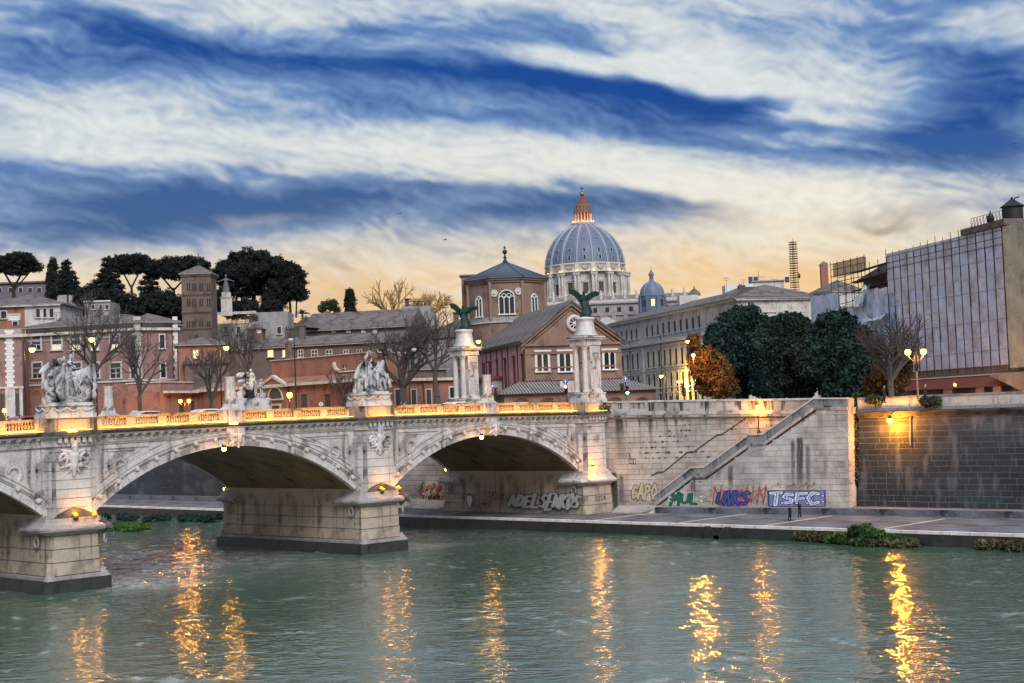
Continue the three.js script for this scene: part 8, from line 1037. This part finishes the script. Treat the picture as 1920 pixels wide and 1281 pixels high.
function globeLamp(label, px, py, depth, o = {}) {                      // short post with one or two sodium globes
  const P = spot(px, py, depth), t = thing('globe_lamp', label, 'street lamp', [P.x, 11.95, P.z], TURN), y = P.y - 11.95, xs = o.two ? [-o.two, o.two] : [0];
  mesh('post', merge([rod([0, 0, 0], [0, y - 0.2, 0], 0.09, 0.06, 8), ...xs.filter((x) => x).map((x) => tube([[0, y - 0.9, 0], [x * 0.6, y - 0.6, 0], [x, y - 0.25, 0]], 0.035, 8, 5))]), o.post || M.iron, t);
  for (const x of xs) { mesh('globe', ball(o.r || 0.3, x, y, 0, 14), o.glass || M.sodium, t); mesh('globe_cap', lathe([[0.02, 0.3], [0.12, 0.22], [0.22, 0.2], [0.3, 0.26]], 10).translate(x, y + (o.r || 0.3) - 0.25, 0), M.iron, t); pointLamp(t, x, y - (o.r || 0.3) - 0.12, 0, ORANGE, (o.cd ?? 120) / xs.length, 12); }
  return t;
}
globeLamp('bright orange globe lamp just right of the widest marble group', 163, 762, 205, { cd: 150, r: 0.36 }); globeLamp('orange globe lamp low at the left border', 8, 770, 205, { cd: 150 }); globeLamp('bright orange globe lamp before the lunette of the red portal', 543, 741, 186, { cd: 160, r: 0.36 }); globeLamp('post with two orange globes before the low pink house', 346, 752, 206, { two: 0.62, cd: 140, r: 0.26 });
{ const t = globeLamp('ornate post with two warm lanterns on the right bank above the wall', 1717, 660, 118, { two: 0.64, cd: 60, r: 0.26, glass: M.lamp, post: mat('lit_post', { color: [0.3, 0.2, 0.12] }) }); mesh('post_crown', merge([lathe([[0.07, -1.6], [0.22, -1.2], [0.14, -0.8], [0.2, -0.5], [0.06, -0.1], [0.03, 0.3]], 8).translate(0, spot(1717, 660, 118).y - 11.95, 0)]), M.iron, t); }
{
  const h = OUTER.hit(1421, 813), p = OUTER.world(h[0], h[1], -0.1 * h[1] - 0.25), l = OUTER.hit(1420, 763), y = l[1] - h[1], t = thing('stair_lamp', 'lit lamp on a slim dark post on the upper landing of the wall stairs', 'street lamp', p.toArray());
  mesh('post', merge([rod([0, 0, 0], [0, y - 0.15, 0], 0.07, 0.045, 8), lathe([[0.2, 0], [0.16, 0.2], [0.07, 0.35]], 8)]), M.iron, t); mesh('globe', ball(0.24, 0, y, 0, 14), M.sodium, t); mesh('cap', lathe([[0.02, 0.4], [0.15, 0.28], [0.24, 0.16]], 10).translate(0, y, 0), M.iron, t); pointLamp(t, 0, y - 0.4, -0.2, ORANGE, 40, 10);
  const w = DARK.hit(1682, 787), q = DARK.world(w[0], w[1], -0.1 * w[1] + 1.3), s = thing('wall_lamp', 'brilliant orange lamp on a bracket before the dark embankment wall', 'wall lamp', q.toArray(), DARK.turn);
  mesh('globe', ball(0.3, 0, 0, 0, 14), M.sodium, s); mesh('hood', lathe([[0.05, 0.45], [0.2, 0.3], [0.32, 0.15]], 12), M.iron, s); mesh('bracket', merge([tube([[0, 0.45, 0], [0.5, 0.9, -0.4], [1.3, 0.8, -1.0], [1.45, 0.5, -1.35]], 0.04, 14, 5), tube([[1.4, 0.75, -1.2], [1.1, 0.4, -1.2], [1.35, 0.1, -1.3], [1.5, 0.4, -1.3]], 0.03, 12, 5)]), M.iron, s); pointLamp(s, 0.1, -0.5, -0.05, new THREE.Color(1, 0.33, 0.02), 210, 10);
  const d = spot(1272, 716, 272), e = thing('wall_lamp', 'yellow lamp washing the ground floor of the pale palace', 'wall lamp', [d.x, d.y, d.z], TURN); mesh('globe', ball(0.24, 0, 0, 0, 10), M.lamp, e); mesh('bracket', rod([0, 0, 0], [0, 0.5, -0.9], 0.04), M.iron, e); mesh('hood', lathe([[0.05, 0.4], [0.25, 0.2]], 10), M.iron, e); pointLamp(e, 0, -0.1, 0.2, new THREE.Color(1, 0.6, 0.12), 420, 20);
  const o = spot(1300, 668, 168.5), f = thing('street_lamp', 'orange lamp shining into the rust leaved tree', 'street lamp', [o.x, 11.9, o.z], TURN); const yy = o.y - 11.9; mesh('post', rod([0, 0, 0], [0, yy, 0], 0.07, 0.05), M.iron, f); mesh('globe', ball(0.2, 0, yy + 0.1, 0, 10), M.sodium, f); pointLamp(f, 0, yy, 0.3, ORANGE, 300, 10);
  const lowp = spot(1698, 700, 143), lt = thing('street_lamp', 'low orange lamp hidden in the rust bush by the double lamp', 'street lamp', [lowp.x, 11.9, lowp.z], TURN); mesh('post', rod([0, 0, 0], [0, lowp.y - 11.9, 0], 0.05), M.iron, lt); mesh('globe', ball(0.16, 0, lowp.y - 11.9, 0, 10), M.sodium, lt); pointLamp(lt, 0, lowp.y - 11.9, 0.2, ORANGE, 22, 8);
  const hl = spot(1790, 716, 146), ht = thing('awning_lamp', 'warm lamp under the red boarded awning', 'lamp', [hl.x, hl.y - 0.3, hl.z], TURN); mesh('glass', ball(0.15, 0, 0, 0, 10), M.lamp, ht); mesh('stem', rod([0, 0, 0], [0, 0.5, -0.1], 0.03), M.iron, ht); pointLamp(ht, 0.2, 0, 0.6, ORANGE, 60, 10);
}
// ------------------------------------------------------------------ traffic lights and signs
const arrowTex = (rot) => paint(128, 128, (c) => { c.fillStyle = '#f2f4f8'; c.fillRect(0, 0, 128, 128); c.beginPath(); c.arc(64, 64, 60, 0, 7); c.fillStyle = '#1450b4'; c.fill(); c.translate(64, 64); c.rotate(rot); c.fillStyle = '#fff'; c.fillRect(-9, -20, 18, 62); c.beginPath(); c.moveTo(0, -46); c.lineTo(34, -8); c.lineTo(-34, -8); c.fill(); });
function signal(label, px, foot, depth, heads, signs, o = {}) {
  const B = spot(px, foot, depth), t = thing('traffic_light', label, 'traffic light', [B.x, 11.95, B.z], TURN), Y = (py) => spot(px, py, depth).y - 11.95, X = (x) => (x - px) * depth / F; let top = 0;
  for (const [x, py, lit, side] of heads) {
    const g = new THREE.Group(); g.name = 'signal_head'; t.add(g); g.position.set(X(x), Y(py), 0.1); g.rotation.y = side || 0; top = Math.max(top, Y(py) + 0.5); mesh('housing', new THREE.BoxGeometry(0.34, 0.95, 0.24), M.iron, g);
    [['red', [1, 0.1, 0.04]], ['amber', [1, 0.5, 0.04]], ['green', [0.05, 1, 0.55]]].forEach(([n, col], i) => { const on = n === lit; mesh(n + '_lens', new THREE.CylinderGeometry(on ? 0.17 : 0.12, on ? 0.17 : 0.12, 0.05, 16).rotateX(Math.PI / 2).translate(0, 0.3 - i * 0.3, 0.14), on ? glow(n + '_signal', col, 5) : mat(n + '_off', { color: col.map((v) => v * 0.06) }), g); mesh('visor', new THREE.CylinderGeometry(0.15, 0.15, 0.2, 12, 1, true, Math.PI / 2, Math.PI).rotateX(Math.PI / 2).translate(0, 0.3 - i * 0.3, 0.22), M.iron, g); if (on) { const l = new THREE.PointLight(new THREE.Color(...col), 6 / EXPOSURE); l.position.set(0, 0.3 - i * 0.3, 0.35); l.shadow.radius = 5; l.castShadow = true; g.add(l); } });
  }
  for (const [x, py, rot] of signs) { const m = new THREE.MeshStandardMaterial({ map: arrowTex(rot), roughness: 0.5 }); m.name = 'blue_arrow'; mesh('round_sign', new THREE.CylinderGeometry(0.31, 0.31, 0.03, 24).rotateY(Math.PI / 2).rotateX(Math.PI / 2).translate(X(x), Y(py), 0.12), m, t); top = Math.max(top, Y(py) + 0.3); }
  mesh('pole', rod([0, 0, 0], [0, top, 0], 0.06, 0.05, 8), M.iron, t); if (o.plate) mesh('plate', box(X(o.plate[0]), X(o.plate[1]), Y(o.plate[3]), Y(o.plate[2]), 0.06, 0.09), M.white, t); return t;
}
signal('red traffic light under a blue round sign with a left arrow', 925, 790, 160, [[921, 735, 'red', 0], [930, 735, null, 1.2]], [[924.5, 724, Math.PI / 2]], { plate: [916, 920, 720, 727] });
signal('red traffic light under a blue up arrow sign beside the near pylon', 1065, 790, 166, [[1064, 730, 'red', -0.4]], [[1063, 716, 0]]); signal('green traffic light with a blue up arrow sign above, right of the near pylon', 1176, 790, 170, [[1178.5, 732, 'green', 0], [1170, 726, null, -1]], [[1176, 711, 0]]); signal('dark traffic light seen from its side by the glowing doorway', 1287, 760, 172, [[1282, 726, null, -1.3], [1283, 735, null, -1.3]], []);
{
  const p = spot(602, 758, 178), t = thing('round_sign', 'small round white sign on a post before the red building', 'sign', [p.x, 11.95, p.z], TURN), y = p.y - 11.95; mesh('post', rod([0, 0, 0], [0, y, 0], 0.04), M.iron, t); mesh('disc', merge([new THREE.CylinderGeometry(0.27, 0.27, 0.05, 20).rotateX(Math.PI / 2).translate(0, y, 0.06)]), M.white, t); mesh('emblem', box(-0.05, 0.05, y - 0.14, y + 0.14, 0.085, 0.1), M.iron, t);
  const q = spot(253, 774, 150), s = thing('small_billboard', 'small pale green and white board on the bridge right of the left marble group', 'sign', [q.x, 11.95, q.z], TURN), yy = q.y - 11.95; mesh('board', box(-0.33, 0.33, yy - 0.2, yy + 0.22, 0, 0.06), mat('pale_green', { color: [0.45, 0.62, 0.4] }), s); mesh('white_band', box(-0.28, 0.28, yy - 0.02, yy + 0.14, 0.06, 0.07), M.white, s); mesh('post', rod([0, 0, 0], [0, yy, 0], 0.04), M.iron, s);
}
// ------------------------------------------------------------------ cars on the bridge
function car(label, x, z, color, turn = 0, h = 1.0) {
  const t = thing('parked_car', label, 'car', [x, topY(x) - 1.28, z], turn), paintM = new THREE.MeshPhysicalMaterial({ roughness: 0.35, clearcoat: 0.8, clearcoatRoughness: 0.1 }); paintM.name = 'car_paint'; paintM.color.setRGB(...color);
  mesh('body', poly([[-2.05, 0.28], [2.0, 0.28], [2.08, 0.5], [2.02, 0.75], [1.1, 0.9], [0.45, 1.36 * h], [0.1, 1.46 * h], [-1.1, 1.47 * h], [-1.6, 1.36 * h], [-2.0, 0.95], [-2.1, 0.6]], -0.84, 0.84, 0.12), paintM, t);
  for (const s of [-1, 1]) { mesh('side_window', poly([[-1.65, 0.95], [0.9, 0.95], [0.4, 1.3 * h], [0.05, 1.36 * h], [-1.05, 1.37 * h], [-1.45, 1.28 * h]], 0, 0.02).translate(0, 0, s > 0 ? 0.835 : -0.855), M.pane, t); for (const wx of [-1.3, 1.3]) { const w = new THREE.Group(); w.name = 'wheel'; w.position.set(wx, 0.31, s * 0.76); t.add(w); mesh('tyre', new THREE.TorusGeometry(0.24, 0.08, 8, 18), M.iron, w); mesh('rim', new THREE.CylinderGeometry(0.18, 0.18, 0.14, 14).rotateX(Math.PI / 2), M.white, w); } mesh('headlight', box(1.96, 2.07, 0.55, 0.72, s * 0.75 - 0.16, s * 0.75 + 0.16), M.white, t); mesh('tail_light', box(-2.1, -2.0, 0.65, 0.85, s * 0.75 - 0.12, s * 0.75 + 0.12), mat('tail_red', { color: [0.4, 0.02, 0.02] }), t); }
  return t;
}
const onRoad = (px, z) => onZ(px, 770, z).x;
car('silver blue car on the bridge right of the left marble group', onRoad(283, -5.5), -5.5, [0.42, 0.47, 0.52], 0, 1.06); car('white car on the bridge left of the middle pillar', onRoad(396, -5.5), -5.5, [0.7, 0.7, 0.7], 0, 1.04); car('white car on the bridge before the far pylon', onRoad(862, -6), -6, [0.75, 0.75, 0.76], 0, 1.1); car('pale car on the bridge before the church porch', onRoad(980, -8), -8, [0.6, 0.62, 0.66], 0, 1.06); car('dark red car on the bridge left of the widest marble group', onRoad(62, -5.5), -5.5, [0.3, 0.03, 0.04], 0, 1.08);
// ------------------------------------------------------------------ people and birds
function person(label, p, h, o = {}) {
  const t = thing('person', label, 'person', p, o.turn || 0), s = h / 1.75, P = [0, 0.92 * s, 0], lk = { legL: o.legL || [[0.03, -1, 0.15], [0, -1, -0.1]], legR: o.legR || [[-0.03, -1, -0.2], [0, -1, -0.25]], armL: o.armL || [[0.25, -1, -0.15], [0, -1, 0.2]], armR: o.armR || [[-0.25, -1, 0.1], [0, -0.8, 0.6]], head: [0, 1, 0.12] };
  const caps = body(P, h, lk), fat = (list, e) => list.map(([a, b, r, q]) => [a, b, r + e, q + e]), cell = 0.025; mesh('skin', blend(caps, cell, 0.03), mat('skin', { color: [0.42, 0.27, 0.2] }), t);
  mesh('jacket', blend(fat([caps[0], caps[1], caps[2], caps[6], caps[7], caps[9], caps[10]], 0.03), cell, 0.04), mat('dark_coat', { color: o.coat || [0.012, 0.012, 0.015] }), t); mesh('trousers', blend(fat([caps[12], caps[13], caps[15], caps[16]], 0.018), cell, 0.03), mat('trousers', { color: o.legs || [0.012, 0.013, 0.018] }), t); mesh('shoes', blend(fat([caps[14], caps[17]], 0.012), cell, 0.02), M.iron, t);
  const hd = caps[4]; mesh('hair', blend([[add3(hd[0], [0, 0.04 * s, -0.02 * s]), add3(hd[1], [0, 0.035 * s, -0.02 * s]), hd[2] + 0.008, hd[3] - 0.004]], 0.02, 0.02), mat('hair', { color: o.hair || [0.02, 0.016, 0.014] }), t); return t;
}
{ const a = onY(1482, 976.5, QUAY + 0.02), b = onY(1500, 970, QUAY + 0.02); person('person in dark clothes walking on the quay, the left and nearer one', a.toArray(), 1.42, { turn: 0.9 }); person('person in dark clothes walking on the quay, the right one before the painted tag', b.toArray(), 1.5, { turn: 0.5, legL: [[0.05, -1, -0.2], [0, -1, -0.2]], legR: [[-0.05, -1, 0.25], [0, -1, -0.1]] }); }
const stand = (label, px, z, h, o) => { const x = onZ(px, 775, z).x; return person(label, [x, topY(x) - 1.14, z], h, o); };
stand('person with dark hair behind the balustrade at the left border', 15, -1.6, 1.42, { turn: 1 }); stand('person in a pale coat behind the balustrade, left of the widest marble group', 37, -1.6, 1.45, { turn: 1, coat: [0.4, 0.38, 0.36] }); stand('person in dark clothes behind the balustrade right of the upright marble group', 731, -1.6, 1.4, { turn: -1 }); stand('person with a dark hood behind the balustrade near the two bare trees', 752, -2.2, 1.5, { turn: 1 }); stand('person in a grey coat behind the balustrade near the two bare trees', 759, -2.6, 1.5, { turn: 1, coat: [0.3, 0.3, 0.32] }); stand('person with a dark hood behind the balustrade before the church porch', 1038, -2.4, 1.55, { turn: 1 });
for (const [px, py, d, lb, coat] of [[1258, 747, 172, 'person leaning on the parapet right of the balustrade wall', [0.02, 0.03, 0.07]], [1270, 747, 172, 'second person by the parapet, right of the first', [0.03, 0.03, 0.04]], [1657, 733, 128, 'person in dark clothes before the rust bush', [0.02, 0.02, 0.02]], [1734, 731, 120, 'person in dark clothes right of the double lamp', [0.02, 0.02, 0.02]]]) { const p = spot(px, py - 8, d); person(lb, [p.x, p.y - 1.45, p.z], 1.5, { turn: 0.4, coat }); }
function bird(label, px, py, depth, span, pose, turn) { const p = spot(px, py, depth), t = thing('flying_bird', label, 'bird', p.toArray(), TURN + turn), s = span; mesh('bird_body', blend([[[-0.16 * s, 0, 0], [0.12 * s, 0.02 * s, 0], 0.035 * s, 0.06 * s], [[0.12 * s, 0.02 * s, 0], [0.24 * s, 0.05 * s, 0], 0.045 * s, 0.03 * s], [[0.24 * s, 0.05 * s, 0], [0.3 * s, 0.04 * s, 0], 0.018 * s, 0.006 * s], [[-0.16 * s, 0, 0], [-0.34 * s, -0.02 * s, 0], 0.03 * s, 0.035 * s], ...[-1, 1].flatMap((k) => [[[0.08 * s, 0.03 * s, 0], [0.04 * s, pose[0] * s, k * 0.26 * s], 0.04 * s, 0.035 * s], [[0.04 * s, pose[0] * s, k * 0.26 * s], [-0.12 * s, pose[1] * s, k * 0.52 * s], 0.035 * s, 0.012 * s], [[-0.02 * s, 0.02 * s, k * 0.05 * s], [-0.06 * s, pose[0] * s, k * 0.26 * s], 0.03 * s, 0.03 * s]])], 0.018 * s, 0.03 * s), M.iron, t); }
bird('small dark bird high in the sky above the hill, left of the dome', 750, 400.5, 150, 0.62, [0.05, -0.05], 0.9); bird('dark bird with raised wings left of the octagonal tower roof', 835, 450, 140, 0.62, [0.14, 0.2], 0.5); bird('dark bird gliding high at the right border', 1901, 270, 150, 0.6, [0.06, -0.02], 1.2); bird('tiny dark bird right of the great dome', 1397, 420, 260, 0.5, [0.06, 0], 0.6);

renderer.render(scene, camera);
